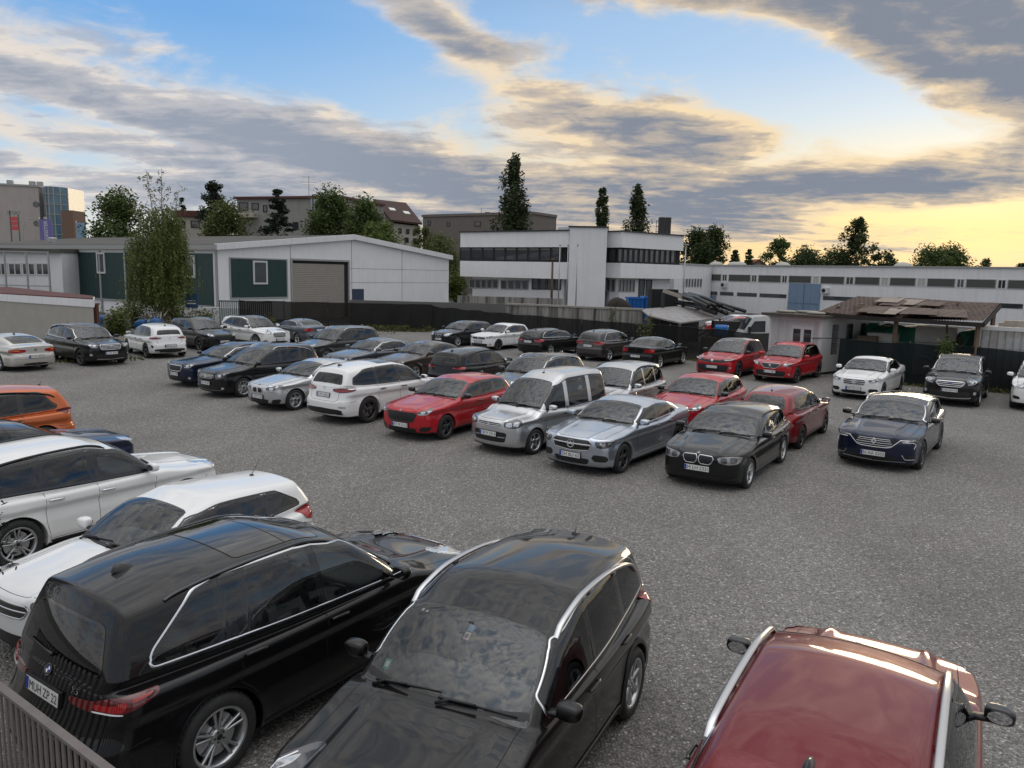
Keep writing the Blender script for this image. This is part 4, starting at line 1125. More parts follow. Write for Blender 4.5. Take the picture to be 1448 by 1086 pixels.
    rear=[tail([(.38, .93), (.40, .86), (.75, .82), (1.06, .86), (1.04, .93), (.75, .95)]), diff(.66, .24, .40)], emblems=[('star', (0, .645), 'wf', .092), ('star', (0, .965), 'wr', .045)], fplate=(.445, 'SH BU 62'), rplate=(.72, 'SH BU 62'), mirror=P_SILVB),
'LEO': spec('hatch', 2.64, .85, .79, 1.81, 1.47, P_RED, wheel='dark', dlo=dict(trim='black', privacy=1), wr=.325, mirror=GBLK,
    front=[grille(.46, .54, .68, 'blk', 'gblk', 0), head(.50, 1.02, .71, .10, .07), lowg(.6, .25, .36), intake(.62, .92, .30, .42)], rear=[tail(tl(.40, 1.05, .86, .96)), diff()], fplate=(.44, 'GP FR 704')),
'E91': spec('wagon', 2.76, .78, .98, 1.817, 1.42, P_BLACKM, wheel='multi', rails='blk', raill=.03, antenna=None, seat=SEATM, nose=.70, clear=.16, wr=.325, dlo=dict(trim='black', rear=((-1.98, 1.04), (-1.55, 1.33)), x1=-1.92, split=[(-.30, -.06), (-1.10, -.02)]),
    front=[kidney(.535, .685, .022, .325, .04), ('headlight', 'lampg', [(.40, .665), (.43, .585), (.60, .56), (.84, .58), (.98, .65), (.95, .705), (.80, .705), (.58, .69)], .010, [('lamp_lens', 'lamp', [(.47, .665), (.47, .585), (.60, .575), (.60, .675)], .015), ('lamp_lens', 'lamp', [(.66, .685), (.66, .585), (.80, .595), (.81, .69)], .015)]), lowg(.50, .23, .33), ('lower_grille', 'blk', full([(0, .40), (.40, .40), (.40, .385), (0, .385)]), .004), intake(.58, .86, .24, .32)],
    rear=[tail([(.44, .90), (.46, .76), (.72, .73), (1.04, .80), (1.0, .90), (.72, .93)]), diff(.5, .24, .3)], fplate=(.465, 'M LH 2331'), emblems=[('roundel', (0, .715), 'wf', .038)], mirror=P_BLACKM),
'RHB': spec('hatch', 2.54, .88, .81, 1.72, 1.50, P_DRED, wheel='dark', antenna='rod', antx=.3, antl=.7, dlo=dict(trim='black'), wr=.31, rbot=(-1.97, 1.02), rtop=(-1.66, 1.43), nose=.76, mirror=GBLK,
    front=[head(.46, .95, .78, .14)], rear=[tail([(.52, .98), (.54, .74), (.72, .72), (.92, .80), (1.0, .92), (.86, .98)], 'red'), diff(.55, .25, .33)], rplate=(.66, 'CW AY 440'), emblems=[('diamond', (0, .93), 'wr', .05)]),
'TAL': spec('wagon', 2.81, .95, 1.10, 1.87, 1.47, P_NAVYM, wheel='bdual', rails='satin', railin=.02, antenna='fin', dlo=dict(trim='chrome', tw=.03), nose=.76, wr=.345, clear=.17, roofpanel=(-.05, -1.5, .50), hridge=.02, mirror=GBLK,
    front=[('grille', 'blk', full([(0, .745), (.42, .73), (.55, .72), (.46, .64), (.36, .57), (.30, .555), (0, .55)]), .008, [('frame', 'chrome', [(-.98, .72), (-.56, .715), (-.46, .635), (-.36, .565), (-.28, .55), (0, .545), (.28, .55), (.36, .565), (.46, .635), (.56, .715), (.98, .72)], .012, .020)] + bars(.585, .705, 4, .40, 'satin', .012, .012)),
        ('headlight', 'lamp', [(.52, .735), (.58, .66), (.82, .66), (1.08, .74), (1.06, .775), (.80, .765)], .009, [('lamp_strip', 'led', [(.60, .672), (.82, .675), (.94, .64), (.86, .56)], .014, .016), ('lamp_lens', 'clr', [(.64, .735), (.64, .69), (.74, .69), (.75, .74)], .013), ('lamp_lens', 'clr', [(.80, .745), (.80, .70), (.90, .715), (.91, .75)], .013)]),
        lowg(.52, .28, .38), intake(.62, .92, .34, .44, 'blk', [('trim', 'chrome', [(.60, .44), (.68, .335), (.92, .34)], .012, .014)]), ('skid_plate', 'satin', [(0, .245), (.72, .27), (.72, .285), (0, .262)], .012)],
    rear=[tail(tl(.25, 1.05, .88, .97)), diff()], fplate=(.42, 'N AA 5202'), emblems=[('diamond', (0, .655), 'wf', .068)], side_trim=(.27, 'chrome', .022)),
'BRN': spec('sedan', 2.70, .80, 1.0, 1.80, 1.45, P_BROWN, dlo=dict(trim='black'), front=[head(.45, .98, .68, .13), grille(.36, .52, .66)], rear=[tail(TL_WIDE), diff()], seat=SEATB),
'SIL': spec('sedan', 2.76, .77, 1.05, 1.82, 1.43, P_GREY, dlo=dict(trim='chrome'), front=[head(.38, .96, .66, .13), kidney(.54, .66)], rear=[tail(TL_WIDE), diff()], seat=SEATB),
'X1': spec('suv', 2.76, .84, .88, 1.83, 1.56, P_BLACK, rails='blk', raill=.03, antenna='fin', dlo=dict(trim='black', privacy=1), wr=.34, spoiler=(.3, .0), rbot=(-2.12, 1.04), rtop=(-1.80, 1.46), front=[head(.46, .98, .76, .13)], rear=[tail(tl(.45, 1.02, .88, .98)), diff()]),
'B1': spec('hatch', 2.69, .77, .87, 1.77, 1.43, P_BLACKM, wheel='multi', dlo=dict(trim='black', x1=-1.62), nose=.70, front=[kidney(.54, .66), head(.38, .96, .67, .13, .06, 'clr'), lowg(.46, .24, .36), intake(.56, .86, .25, .37)], rear=[tail(tl(.45, 1.0, .82, .94)), diff()], fplate=(.45, 'KN EB 116')),
'POL': spec('hatch', 2.55, .80, .70, 1.75, 1.45, P_WHITE, wheel='black', dlo=dict(trim='black'), nose=.76, mirror=P_WHITE,
    front=[grille(.48, .60, .70, 'blk', 'chrome', 0, .012, .03), head(.50, .98, .70, .12, .06), lowg(.62, .25, .40), fog(.37, .74, .05)], rear=[tail(tl(.5, 1.0, .85, .97)), diff()], fplate=(.50, 'S QU 2047'), emblems=[('vw', (0, .665), 'wf', .06)]),
'B3W': spec('wagon', 2.76, .77, .98, 1.82, 1.43, P_BLACK, antenna='fin', rails='blk', raill=.03, dlo=dict(trim='chrome', tw=.028, rear=((-1.98, 1.04), (-1.55, 1.34)), x1=-1.92), rbot=(-2.22, 1.0), rtop=(-1.86, 1.35), front=[head(.4, .96, .66, .13)], rear=[tail([(.42, .91), (.44, .80), (.72, .77), (1.05, .84), (1.03, .92), (.74, .94)]), diff(.5, .24, .32)], rplate=(.78, 'S WG 320'), emblems=[('roundel', (0, .94), 'wr', .04)]),
'B2A': spec('suv', 2.67, .82, .85, 1.80, 1.56, P_BRGREY, antenna='fin', wheel='silver', clear=.18, wr=.33, dlo=dict(trim='chrome', x1=-1.62, rear=((-1.70, 1.06), (-1.25, 1.46))), spoiler=(.3, .0), rbot=(-2.08, 1.06), rtop=(-1.74, 1.46), front=[head(.4, .96, .74, .13)], rear=[tail([(.36, .99), (.38, .88), (.55, .84), (.86, .88), (1.05, .98), (.80, 1.04)], 'red'), diff(.66, .26, .38)], rplate=(.78, 'LB BX 225'), emblems=[('roundel', (0, .99), 'wr', .045)]),
'SED28': spec('sedan', 2.65, .87, 1.0, 1.77, 1.44, P_BLACKM, wheel='silver', dlo=dict(trim='black'), front=[head(.46, .98, .68, .13)], rear=[tail([(.44, .95), (.46, .80), (.72, .78), (1.0, .82), (.98, .95), (.72, .97)]), diff(.5, .24, .3)], rplate=(.62, 'VAI J 482'), emblems=[('vw', (0, .93), 'wr', .045)], antenna=None),
'GRA': spec('suv', 2.68, .90, .90, 1.86, 1.63, P_RED, wheel='dark', wr=.355, dlo=dict(privacy=1), roofpanel=(.25, -1.72, .62), mirror=GBLK, clad=1,
    front=[('grille', 'gblk', full([(0, .84), (.46, .84), (.92, .84), (.92, .81), (.46, .68), (0, .67)]), .007, [('emblem', 'satin', [(-.05, .80), (-.05, .72), (.05, .72), (.05, .80)], .014)]), ('headlight', 'lamp', [(.52, .835), (.56, .775), (.86, .80), (1.0, .835), (.98, .865), (.80, .86)], .012, [('lamp_strip', 'led', [(.56, .785), (.78, .80), (.96, .835)], .018, .020)]), lowg(.72, .32, .60), ('fog_light', 'clr', [(.74, .52), (.76, .46), (.86, .48), (.86, .53)], .01)], rear=[tail(tl(.45, 1.0, .95, 1.05)), diff()], fplate=(.52, 'S GX 1212')),
'ATE': spec('suv', 2.64, .87, .87, 1.84, 1.61, P_RED, wheel='black', wr=.35, rails='blk', raill=.03, dlo=dict(trim='black', privacy=1), mirror=P_RED, clad=0,
    front=[grille(.44, .62, .82, 'gblk', 'chrome', 2, .014, .16, 'gblk'), ('headlight', 'lamp', [(.48, .80), (.54, .72), (.80, .72), (1.02, .80), (1.0, .85), (.78, .845)], .010, [('lamp_strip', 'led', [(.54, .735), (.70, .745), (.74, .80), (.98, .84)], .016, .020), ('lamp_lens', 'clr', [(.58, .81), (.58, .76), (.68, .76), (.69, .82)], .015)]), lowg(.66, .32, .54), ('skid_plate', 'satin', [(0, .27), (.6, .29), (.6, .31), (0, .295)], .01), fog(.42, .80)], rear=[tail(tl(.4, 1.0, .93, 1.04)), diff()], fplate=(.50, 'BL AT 8030'), emblems=[('esse', (0, .73), 'wf', .062)]),
'W205': spec('sedan', 2.84, .80, 1.04, 1.81, 1.44, P_WHITE, wheel='black', dlo=dict(trim='black'), nose=.74, wr=.33, clear=.16, mirror=P_WHITE,
    front=[('grille', 'gblk', full([(.0, .715), (.34, .71), (.40, .66), (.34, .555), (.0, .54)]), .008, [('frame', 'chrome', full([(.0, .715), (.34, .71), (.40, .66), (.34, .555), (.0, .54)]), .012, .016, True), ('grille_bar', 'satin', [(-.38, .655), (.38, .655)], .014, .018), ('grille_bar', 'satin', [(-.36, .60), (.36, .60)], .014, .018)]),
        head(.48, 1.02, .69, .12, .07), ('air_intake', 'gblk', [(.50, .37), (.54, .45), (.80, .45), (.88, .38), (.80, .32), (.56, .31)], .005), lowg(.46, .24, .36)], rear=[tail(TL_WIDE), diff()], emblems=[('star', (0, .63), 'wf', .088)], fplate=(.43, 'MA HU 611')),
'KUGA': spec('suv', 2.69, .90, .94, 1.84, 1.70, P_BLACKM, rails='satin', wheel='silver', wr=.35, nose=.88, dlo=dict(trim='chrome'), cowl=(.95, 1.12), head=(.20, 1.61), mirror=P_BLACKM, clad=1,
    front=[grille(.46, .70, .88, 'gblk', 'chrome', 2, .030, .10), head(.52, 1.02, .90, .16, .04, 'lamp', True, .7), lowg(.66, .36, .56), ('skid_plate', 'satin', [(0, .30), (.66, .33), (.70, .40), (.62, .37), (0, .34)], .012), fog(.52, .80, .05)], rear=[tail(tl(.45, 1.0, .95, 1.08)), diff()], fplate=(.60, 'DAN EM 918'), emblems=[('oval', (0, .83), 'wf', .05)]),
'WS': spec('suv', 2.80, .90, .95, 1.88, 1.66, P_WHITE, wheel='dark', dlo=dict(trim='black', privacy=1), mirror=P_WHITE, front=[head(.48, 1.04, .84, .14, .06), grille(.46, .62, .84, 'gblk', 'chrome', 2), intake(.62, .92, .40, .52)], rear=[tail(TL_WIDE), diff()], fplate=(.52, 'S AL 77')),
'ORA': spec('suv', 2.64, .87, .87, 1.84, 1.61, P_ORANGE, wheel='dark', rails='blk', raill=.035, antenna='rod', antl=.45, antx=.15, spoiler=(.34, .0), rbot=(-2.08, 1.06), rtop=(-1.72, 1.52), dlo=dict(trim='black', privacy=1, rear=((-1.68, 1.09), (-1.36, 1.48)), x1=-1.64, lean=-.12), belt2=1.06, belt3=1.10, front=[head(.48, 1.0, .80, .13)], rear=[tail([(.45, 1.02), (.46, .94), (.80, .92), (1.10, .98), (1.12, 1.04), (.80, 1.06)], 'dred', [('lamp_lens', 'red', [(.55, 1.0), (.55, .95), (.95, .95), (1.0, 1.02)], .016)]), diff(.7, .28, .44)], rplate=(.62, 'SHA OK 41')),
'NAV': spec('sedan', 2.75, .86, 1.0, 1.82, 1.45, P_NAVY, wheel='silver', dlo=dict(trim='black'), antenna='fin', front=[head(.46, 1.04, .70, .14, .07, 'clr'), grille(.42, .50, .70, 'blk', 'chrome', 2), lowg(.6, .24, .36)], rear=[tail(TL_WIDE), diff()]),
'WSUV': spec('suv', 2.68, .87, .90, 1.84, 1.62, P_WHITE, wheel='dual', wr=.355, rails='blk', raill=.03, railin=.075, dlo=dict(trim='black', tw=.045, pil=.10), mirror=P_WHITE, clad=0, front=[head(.50, 1.08, .82, .16, .07, 'clr'), grille(.46, .62, .84, 'gblk', 'chrome', 2), lowg(.6, .3, .45)], rear=[tail(tl(.45, 1.0, .95, 1.06)), diff()], hdl=.15, handle=CHROME),
'WHB': spec('hatch', 2.55, .78, .74, 1.69, 1.46, P_WHITE, wheel='silver', antenna='rod', antx=.34, antl=1.05, spoiler=(.34, .0), rbot=(-1.90, 1.02), rtop=(-1.58, 1.39), dlo=dict(trim='black', rear=((-1.60, 1.08), (-1.10, 1.36)), x1=-1.58, split=[(-.16, -.04), (-1.02, .10)]), belt2=1.03, belt3=1.08, mirror=P_WHITE, finm=BLK,
    front=[grille(.50, .58, .70, 'gblk', 'chrome', 1), head(.50, .98, .72, .14, .06), lowg(.6, .25, .42)], rear=[tail([(.52, .98), (.54, .82), (.74, .78), (1.02, .86), (1.06, .96), (.80, 1.02)], 'red', [('lamp_lens', 'dred', [(.66, .95), (.66, .86), (.88, .86), (.90, .95)], .016)]), diff()]),
'X5': spec('suv', 2.933, .95, 1.08, 1.938, 1.81, P_BLACK, wheel='dual', wr=.378, antenna='fin', antx=.38, sunroof=(.02, -1.02, .56), cowl=(.98, 1.12), head=(.16, 1.705), roof=[(-.4, 1.80), (-1.25, 1.79)], rtop=(-2.04, 1.71), rbot=(-2.36, 1.14), belt0=1.10, belt1=1.13, belt2=1.17, belt3=1.20, spoiler=(.40, .0), rcurve=.0, tum=.28,
    rails='gblk', raill=.016, railin=.10, railr=.35,
    dlo=dict(trim='chrome', tw=.024, top=.10, x0=.72, x1=-1.98, split=[(-.26, -.06), (-1.08, .05), (-1.30, -.03)], rear=((-2.06, 1.20), (-1.50, 1.66)), lean=.1, rad=.06, pil=.05), doors=[.80, -.26, -1.24],
    front=[kidney(.66, .86, .02, .30), head(.42, 1.05, .86, .15, .06, 'clr'), lowg(.6, .3, .5)],
    rear=[tail([(.40, 1.005), (.42, .955), (.66, .93), (.98, .945), (1.26, 1.03), (1.27, 1.065), (1.02, 1.065), (.86, 1.05), (.70, 1.01)], 'dred', [('lamp_lens', 'red', [(.72, 1.0), (.72, .955), (.98, .955), (1.02, 1.02), (.98, 1.035), (.90, 1.0)], .016), ('lamp_lens', 'led', [(.70, .948), (.70, .935), (.98, .938), (.98, .95)], .016), ('lamp_lens', 'red', [(1.06, 1.045), (1.04, 1.02), (1.20, 1.04), (1.22, 1.055)], .016)]), diff(.66, .30, .44)],
    rplate=(.94, 'MUH ZP 22'), emblems=[('roundel', (0, 1.10), 'wr', .046)], mirror=P_BLACK, hdl=.14, seat=SEATM),
'TIG': spec('suv', 2.604, .87, .95, 1.81, 1.69, P_BLACK, wheel='steel', wr=.35, rails='satin', raill=.065, railw=.026, railin=.045, railf=.02, railr=.16, ledge=.02, antenna='rod', antl=.35, antx=.12, cowl=(.98, 1.08), head=(.30, 1.575), roof=[(-.3, 1.69), (-1.1, 1.675)], rtop=(-1.80, 1.60), rbot=(-2.10, 1.10), dlo=dict(trim='chrome', tw=.018, x0=.72, x1=-1.84, split=[(-.22, -.05), (-1.08, -.0)], rear=((-1.96, 1.13), (-1.62, 1.56))), clad=1, side_trim=(.33, 'satin', .022), spoiler=(.28, .0), mirror=P_BLACK, seat=SEATM, belt2=1.12, belt3=1.15,
    front=[grille(.42, .66, .80, 'gblk', 'chrome', 2), head(.48, 1.0, .82, .15), lowg(.6, .3, .5)], rear=[tail([(.50, 1.08), (.52, .94), (.75, .90), (1.02, .96), (1.10, 1.10), (.80, 1.12)], 'red'), diff()], tum=.235),
'RED': spec('suv', 2.67, .90, .93, 1.81, 1.71, P_WINE, nose=.80, hoodz=.995, wheel='silver', rails='satin', raill=.06, railw=.026, railin=.055, railf=-.02, railr=.30, antenna='fin', antx=.16, cowl=(.95, 1.08), head=(.28, 1.625), roof=[(-.3, 1.705), (-1.1, 1.695)], rtop=(-1.75, 1.63), rbot=(-2.12, 1.08), dlo=dict(trim='chrome', tw=.024), mirror=GBLK, front=[head(.50, 1.0, .75, .12), grille(.44, .54, .72)], rear=[tail(tl(.45, 1.0, .92, 1.06)), diff()], rplate=(.80, ''), tum=.29, hridge=.03),
}
# label, group, place (x, y, heading), mesh fineness
CARS = [
('CC', (-21.25, 32.04), 148, .028, 'pale silver four door coupe with red tail lights, half cut off beside a black off-roader', 'back'),
('SOR', (-19.09, 34.27), -37, .026, 'black off-roader with chrome grille and long roof rails parked before the low garage', 'back'),
('TROC', (-17.53, 37.51), 134, .026, 'white compact crossover seen from behind, parked under the tall birch', 'back'),
('CX', (-16.68, 41.06), -39, .03, 'black crossover nosing out between the white crossover and the white off-roader', 'back'),
('SAN', (-14.43, 42.93), -37, .03, 'white off-roader with black glass roof parked before the gabled hall', 'back'),
('B3S', (-12.86, 45.73), 138, .034, 'grey saloon with a red tail light parked by the black screened fence', 'back'),
('SUV7', (-8.39, 36.63), -126, .03, 'dark grey estate with bright roof rails standing behind the black people carrier', 'mid'),
('SIL', (-6.03, 33.25), -127, .03, 'blue grey saloon standing behind the silver coupe', 'mid'),
('BRN', (-3.77, 32.04), -126, .03, 'brown saloon standing behind the white crossover', 'mid'),
('X1', (-1.33, 29.35), 57, .028, 'black crossover with its dark rear window towards the red hatchback', 'mid'),
('BR17', (0.83, 26.41), -128, .026, 'brown grey off-roader with silver roof rails behind the silver delivery van', 'mid'),
('YETI', (3.33, 23.76), -124, .024, 'silver boxy off-roader with black roof rails behind the silver saloon', 'mid'),
('LEO', (5.65, 22.87), -124.6, .024, 'bright red hatchback behind the black estate with twin grille', 'mid'),
('RHB', (7.62, 21.16), 55.3, .022, 'dark red small hatchback seen from behind, beside the black estate', 'mid'),
('OCT', (-10.92, 29.34), -126, .024, 'midnight blue estate with a chrome framed grille, leftmost of the front row', 'front'),
('TOU', (-8.94, 27.22), -126, .022, 'black people carrier with silver roof rails beside the silver coupe', 'front'),
('B2', (-6.58, 25.03), -125.7, .022, 'silver two door coupe with twin grille beside the white crossover', 'front'),
('CX60', (-4.00, 23.44), 55, .020, 'white crossover seen from behind, with dark red lamps and black wheels', 'front'),
('SCA', (-1.69, 21.37), -123, .019, 'bright red estate with black grille and black wheels beside the silver van', 'front'),
('BER', (0.83, 19.87), -130, .019, 'silver high roofed delivery van with square side windows', 'front'),
('C206', (2.65, 18.39), -126, .017, 'silver saloon with a large star emblem in its black grille', 'front'),
('E91', (5.04, 17.33), -123, .017, 'black estate with twin chrome rimmed grilles and a white number plate', 'front'),
('TAL', (9.80, 19.37), -126.3, .018, 'navy estate with a chrome diamond emblem standing alone on the gravel', 'alone'),
('B1', (-3.05, 46.31), -128, .034, 'black hatchback by the left end of the mesh fence, beside a white hatchback', 'fence'),
('POL', (-0.68, 44.67), -128, .032, 'white small hatchback facing the camera in front of the mesh fence', 'fence'),
('B3W', (2.21, 42.33), 51.3, .03, 'black estate with chrome window line seen from behind at the mesh fence', 'fence'),
('B2A', (5.09, 40.58), 51.7, .03, 'brown grey compact people carrier seen from behind with large red lamps', 'fence'),
('SED28', (7.10, 37.86), 54.3, .03, 'black saloon seen from behind, nearest the sheet metal shelter', 'fence'),
('GRA', (10.02, 35.00), -127.7, .026, 'red crossover with a black roof and wide black grille by the mesh fence', 'fence'),
('ATE', (12.21, 33.85), -129.5, .026, 'red crossover with red roof and a chrome emblem before the white site cabin', 'fence'),
('W205', (13.94, 29.83), -128, .024, 'white saloon with a star in its grille before the dark green screen fence', 'green'),
('KUGA', (16.80, 28.79), -126, .023, 'black off-roader with silver roof rails and wide chrome grille by the green screen fence', 'green'),
('WS', (19.41, 27.90), -124.6, .026, 'white off-roader cut off by the right photo edge', 'green'),
('ORA', (-11.99, 16.39), -126, .020, 'orange crossover with black roof rails at the left photo edge', 'near'),
('NAV', (-9.6, 14.3), 55, .020, 'dark navy saloon squeezed between the orange crossover and the white off-roader', 'near'),
('WSUV', (-7.03, 12.17), 57, .016, 'white off-roader with black window frames and chrome door handles', 'near'),
('WHB', (-4.41, 9.62), -122.5, .014, 'white small hatchback with a whip aerial behind the large black off-roader', 'near'),
('X5', (-2.38, 7.82), 56, .0125, 'large black off-roader with chrome window line seen from behind', 'near'),
('TIG', (-0.09, 6.41), -117.2, .012, 'black off-roader with silver roof rails and stickers inside its windscreen', 'near'),
('RED', (2.56, 5.36), 58.5, .013, 'wine red off-roader with silver roof rails seen from above', 'near'),
]
GROUPS = dict(back='cars along the garage and birch', mid='cars in the second row', front='cars in the front row of the block', alone=None, fence='cars along the mesh fence', green='cars along the green screen fence', near='cars parked nearest the railing')
HMUL = 1.0
BUILT = {}
from concurrent.futures import ThreadPoolExecutor
def prep(row):                                   # the heavy array work of several cars side by side
    S = Shape(SPECS[row[0]]); S.ready = S.skin(row[3]); return S
rows = [r for r in CARS if not ONLY or r[0] in ONLY]
with ThreadPoolExecutor(4) as ex: shapes = list(ex.map(prep, rows))
for (key, loc, yaw, h, label, g), S in zip(rows, shapes):
    BUILT[key] = build_car(SPECS[key], loc, yaw, label, GROUPS[g], h, S=S); S.ready = None
if 'X5' in BUILT:                                # the badge beside the number plate
    rt, S = BUILT['X5']; P, N = S.project(np.array([(-.47, 1.045)]), 'wr', .003); n = N[0]; up = np.array([0, 0, 1.0]); X = np.cross(up, n); X /= np.linalg.norm(X)
    o = lettering('X5', .05, None, P[0], X, np.cross(n, X), CHROME, rt, .003); o.name = 'badge'
cam = bpy.data.cameras.new('camera'); cam.lens = 1088 / 1448 * 36; cam.sensor_width = 36; cam.sensor_fit = 'HORIZONTAL'; cam.clip_end = 3000; cam.clip_start = .05
cam_o = bpy.data.objects.new('camera', cam); COL.objects.link(cam_o); scene.camera = cam_o
cam_o.matrix_world = Matrix.Translation((0, 0, 4.378)) @ Matrix.Rotation(R(90 - 8.26), 4, 'X') @ Matrix.Rotation(R(1.30), 4, 'Z')
# ------------------------------------------------------------------ where a sight line meets the place
CAM_M = cam_o.matrix_world.copy(); EYE = CAM_M.translation.copy()
def sight(px, py):
    d = Vector(((px - 724) / 1088, -(py - 543) / 1088, -1)); return (CAM_M.to_3x3() @ d)
def at(px, py, Y):
    d = sight(px, py); return EYE + d * (Y / d.y)
class Wall:
    """an upright plane over the ground line a-b; u runs along it in metres"""
    def __init__(s, a, b):
        s.a = Vector((a[0], a[1], 0)); d = Vector((b[0] - a[0], b[1] - a[1], 0)); s.L = d.length; s.d = d / s.L; s.n = Vector((s.d.y, -s.d.x, 0))
    def uz(s, px, py):
        d = sight(px, py); t = (s.a - EYE).dot(s.n) / d.dot(s.n); p = EYE + d * t; return (p - s.a).dot(s.d), p.z
    def T(s): return Matrix(((s.d.x, -s.n.x, 0, s.a.x), (s.d.y, -s.n.y, 0, s.a.y), (0, 0, 1, 0), (0, 0, 0, 1)))   # local: x along, y into the wall, z up
    def box(s, m, px0, py0, px1, py1, out=.05, deep=.1, mi=0):
        """a block on the wall seen between two picture corners, standing out by `out`"""
        u0, z0 = s.uz(px0, py0); u1, z1 = s.uz(px1, py1); u0, u1 = min(u0, u1), max(u0, u1); z0, z1 = min(z0, z1), max(z0, z1)
        m.box(u0, u1, -out, deep, z0, z1, mi, s.T()); return u0, u1, z0, z1

def wallmat(name, col, rough=.85, streak=.25, panel=None, bump=.15, dirt=(.12, .11, .10), lo=.48):
    """painted wall: faint mottling and rain streaks; panel = spacing of joint lines in metres"""
    t = NT(name); o = t.obj()
    n1 = t.noise(o, .7, 5, .6); n2 = t.noise(t.mapping(o, (2.2, 2.2, .12)), 1.6, 5, .65)
    f = t.math('MULTIPLY', t.ramp(n2, [(lo, (0, 0, 0)), (lo + .26, (1, 1, 1))]), streak)
    c = t.mix(f, t.mix(n1, tuple(v * .9 for v in col), tuple(min(1, v * 1.08) for v in col)), dirt)
    t.bsdf(c, rough, normal=t.bump(t.noise(o, 22, 4), bump, .01)); return t.m
def ribbed(name, col, per, axis=0, rough=.5, metal=0.0, depth=.6, var=.15, rust=None):
    """profiled sheet: ribs across one axis"""
    t = NT(name); o = t.obj(); sp = t.n('ShaderNodeSeparateXYZ'); t.l(o, sp.inputs[0])
    w = t.math('ABSOLUTE', t.math('SUBTRACT', t.math('FRACT', t.math('MULTIPLY', sp.outputs[axis], 1 / per)), .5))
    h = t.math('SMOOTH_MIN', t.math('MULTIPLY', w, 4), .8, .2)
    c = t.mix(t.noise(o, 1.2, 6, .65), tuple(v * (1 - var) for v in col), tuple(min(1, v * (1 + var)) for v in col))
    if rust: c = t.mix(t.ramp(t.noise(o, 1.1, 7, .7), [(.45, (0, 0, 0)), (.62, (1, 1, 1))]), c, rust)
    t.bsdf(c, rough, metal, normal=t.bump(h, depth, per * .25)); return t.m
def paneglass(name, tint=(.03, .035, .04), rough=.04):
    t = NT(name); o = t.obj(); n = t.noise(t.mapping(o, (.5, .5, .5)), 1.3, 2)
    t.bsdf(t.mix(n, tuple(v * .5 for v in tint), tuple(v * 2 for v in tint)), rough, 0, spec=.9); return t.m

def gravel_mat():
    t = NT('gravel'); o = t.obj()
    def vor(scale):
        v = t.n('ShaderNodeTexVoronoi', feature='F1'); v.inputs['Scale'].default_value = scale; t.l(wv, v.inputs['Vector']); return v
    nz = t.n('ShaderNodeTexNoise'); nz.inputs['Scale'].default_value = 30; t.l(o, nz.inputs[0])
    wv = t.mix(.012, o, nz.outputs[1])
    a, b = vor(30), vor(70)
    sp = t.n('ShaderNodeSeparateColor'); t.l(a.outputs['Color'], sp.inputs[0]); sb = t.n('ShaderNodeSeparateColor'); t.l(b.outputs['Color'], sb.inputs[0])
    stone = t.ramp(sp.outputs[0], [(0, (.118, .114, .109)), (.4, (.212, .205, .196)), (.75, (.300, .289, .275)), (.92, (.415, .40, .38)), (1, (.66, .64, .61))])
    fine = t.ramp(sb.outputs[1], [(0, (.118, .114, .109)), (.6, (.23, .222, .212)), (1, (.38, .368, .352))])
    gap = t.ramp(a.outputs['Distance'], [(.30, (1, 1, 1)), (.66, (0, 0, 0))])
    c = t.mix(gap, fine, stone)
    big = t.ramp(t.noise(o, .35, 5, .6), [(.3, (.86, .86, .87)), (.7, (1.08, 1.07, 1.05))])
    trk = t.ramp(t.noise(t.mapping(o, (.30, .05, 1), (0, 0, R(-34))), 1.0, 4, .6), [(.38, (.90, .89, .88)), (.6, (1.03, 1.03, 1.02))])
    c = t.mix(1.0, t.mix(1.0, c, big, 'MULTIPLY'), trk, 'MULTIPLY')
    h = t.math('SUBTRACT', t.math('MULTIPLY', gap, .8), t.math('MULTIPLY', b.outputs['Distance'], .5))
    t.bsdf(c, .9, spec=.25, normal=t.bump(h, .85, .022)); return t.m

# ------------------------------------------------------------------ ground
def sheet(name, P, z, mat, kind='structure'):
    o = part(name, [(x, y, z) for x, y in P], [tuple(range(len(P)))], [mat], smooth=False); tag(o, kind=kind); return o
GR = gravel_mat()
sheet('ground', [(-1500, -200), (1500, -200), (1500, 2500), (-1500, 2500)], -.01, plain('far_ground', (.09, .095, .07), .95, var=.3, scale=.05))
sheet('gravel_lot', [(-48, -12), (40, -12), (40, 62), (-48, 62)], 0.0, GR)
sheet('yard_pavement', [(-60, 62.02), (120, 62.02), (120, 190), (-60, 190)], .0, plain('yard_asphalt', (.075, .073, .07), .9, var=.25, scale=.6))

# ------------------------------------------------------------------ foliage
def leafmat(name, dark, light, trans=.25):
    t = NT(name); o = t.obj(); geo = t.n('ShaderNodeNewGeometry')
    c = t.mix(t.ramp(geo.outputs['Random Per Island'], [(.0, (0, 0, 0)), (1, (1, 1, 1))]), dark, light)
    c = t.mix(t.math('MULTIPLY', t.noise(o, .9, 3), .5), c, tuple(v * .55 for v in dark))
    d = t.n('ShaderNodeBsdfPrincipled'); t.l(c, d.inputs['Base Color']); d.inputs['Roughness'].default_value = .6; d.inputs['Specular IOR Level'].default_value = .25
    tr = t.n('ShaderNodeBsdfTranslucent'); t.l(c, tr.inputs[0])
    mx = t.n('ShaderNodeMixShader'); mx.inputs[0].default_value = trans; t.l(d.outputs[0], mx.inputs[1]); t.l(tr.outputs[0], mx.inputs[2]); t.l(mx.outputs[0], t.out.inputs[0]); return t.m
BARK = plain('bark', (.055, .045, .035), .95, var=.35, scale=6, bump=.5, bscale=14)
BIRCHBARK = plain('birch_bark', (.30, .28, .25), .85, var=.5, scale=5)
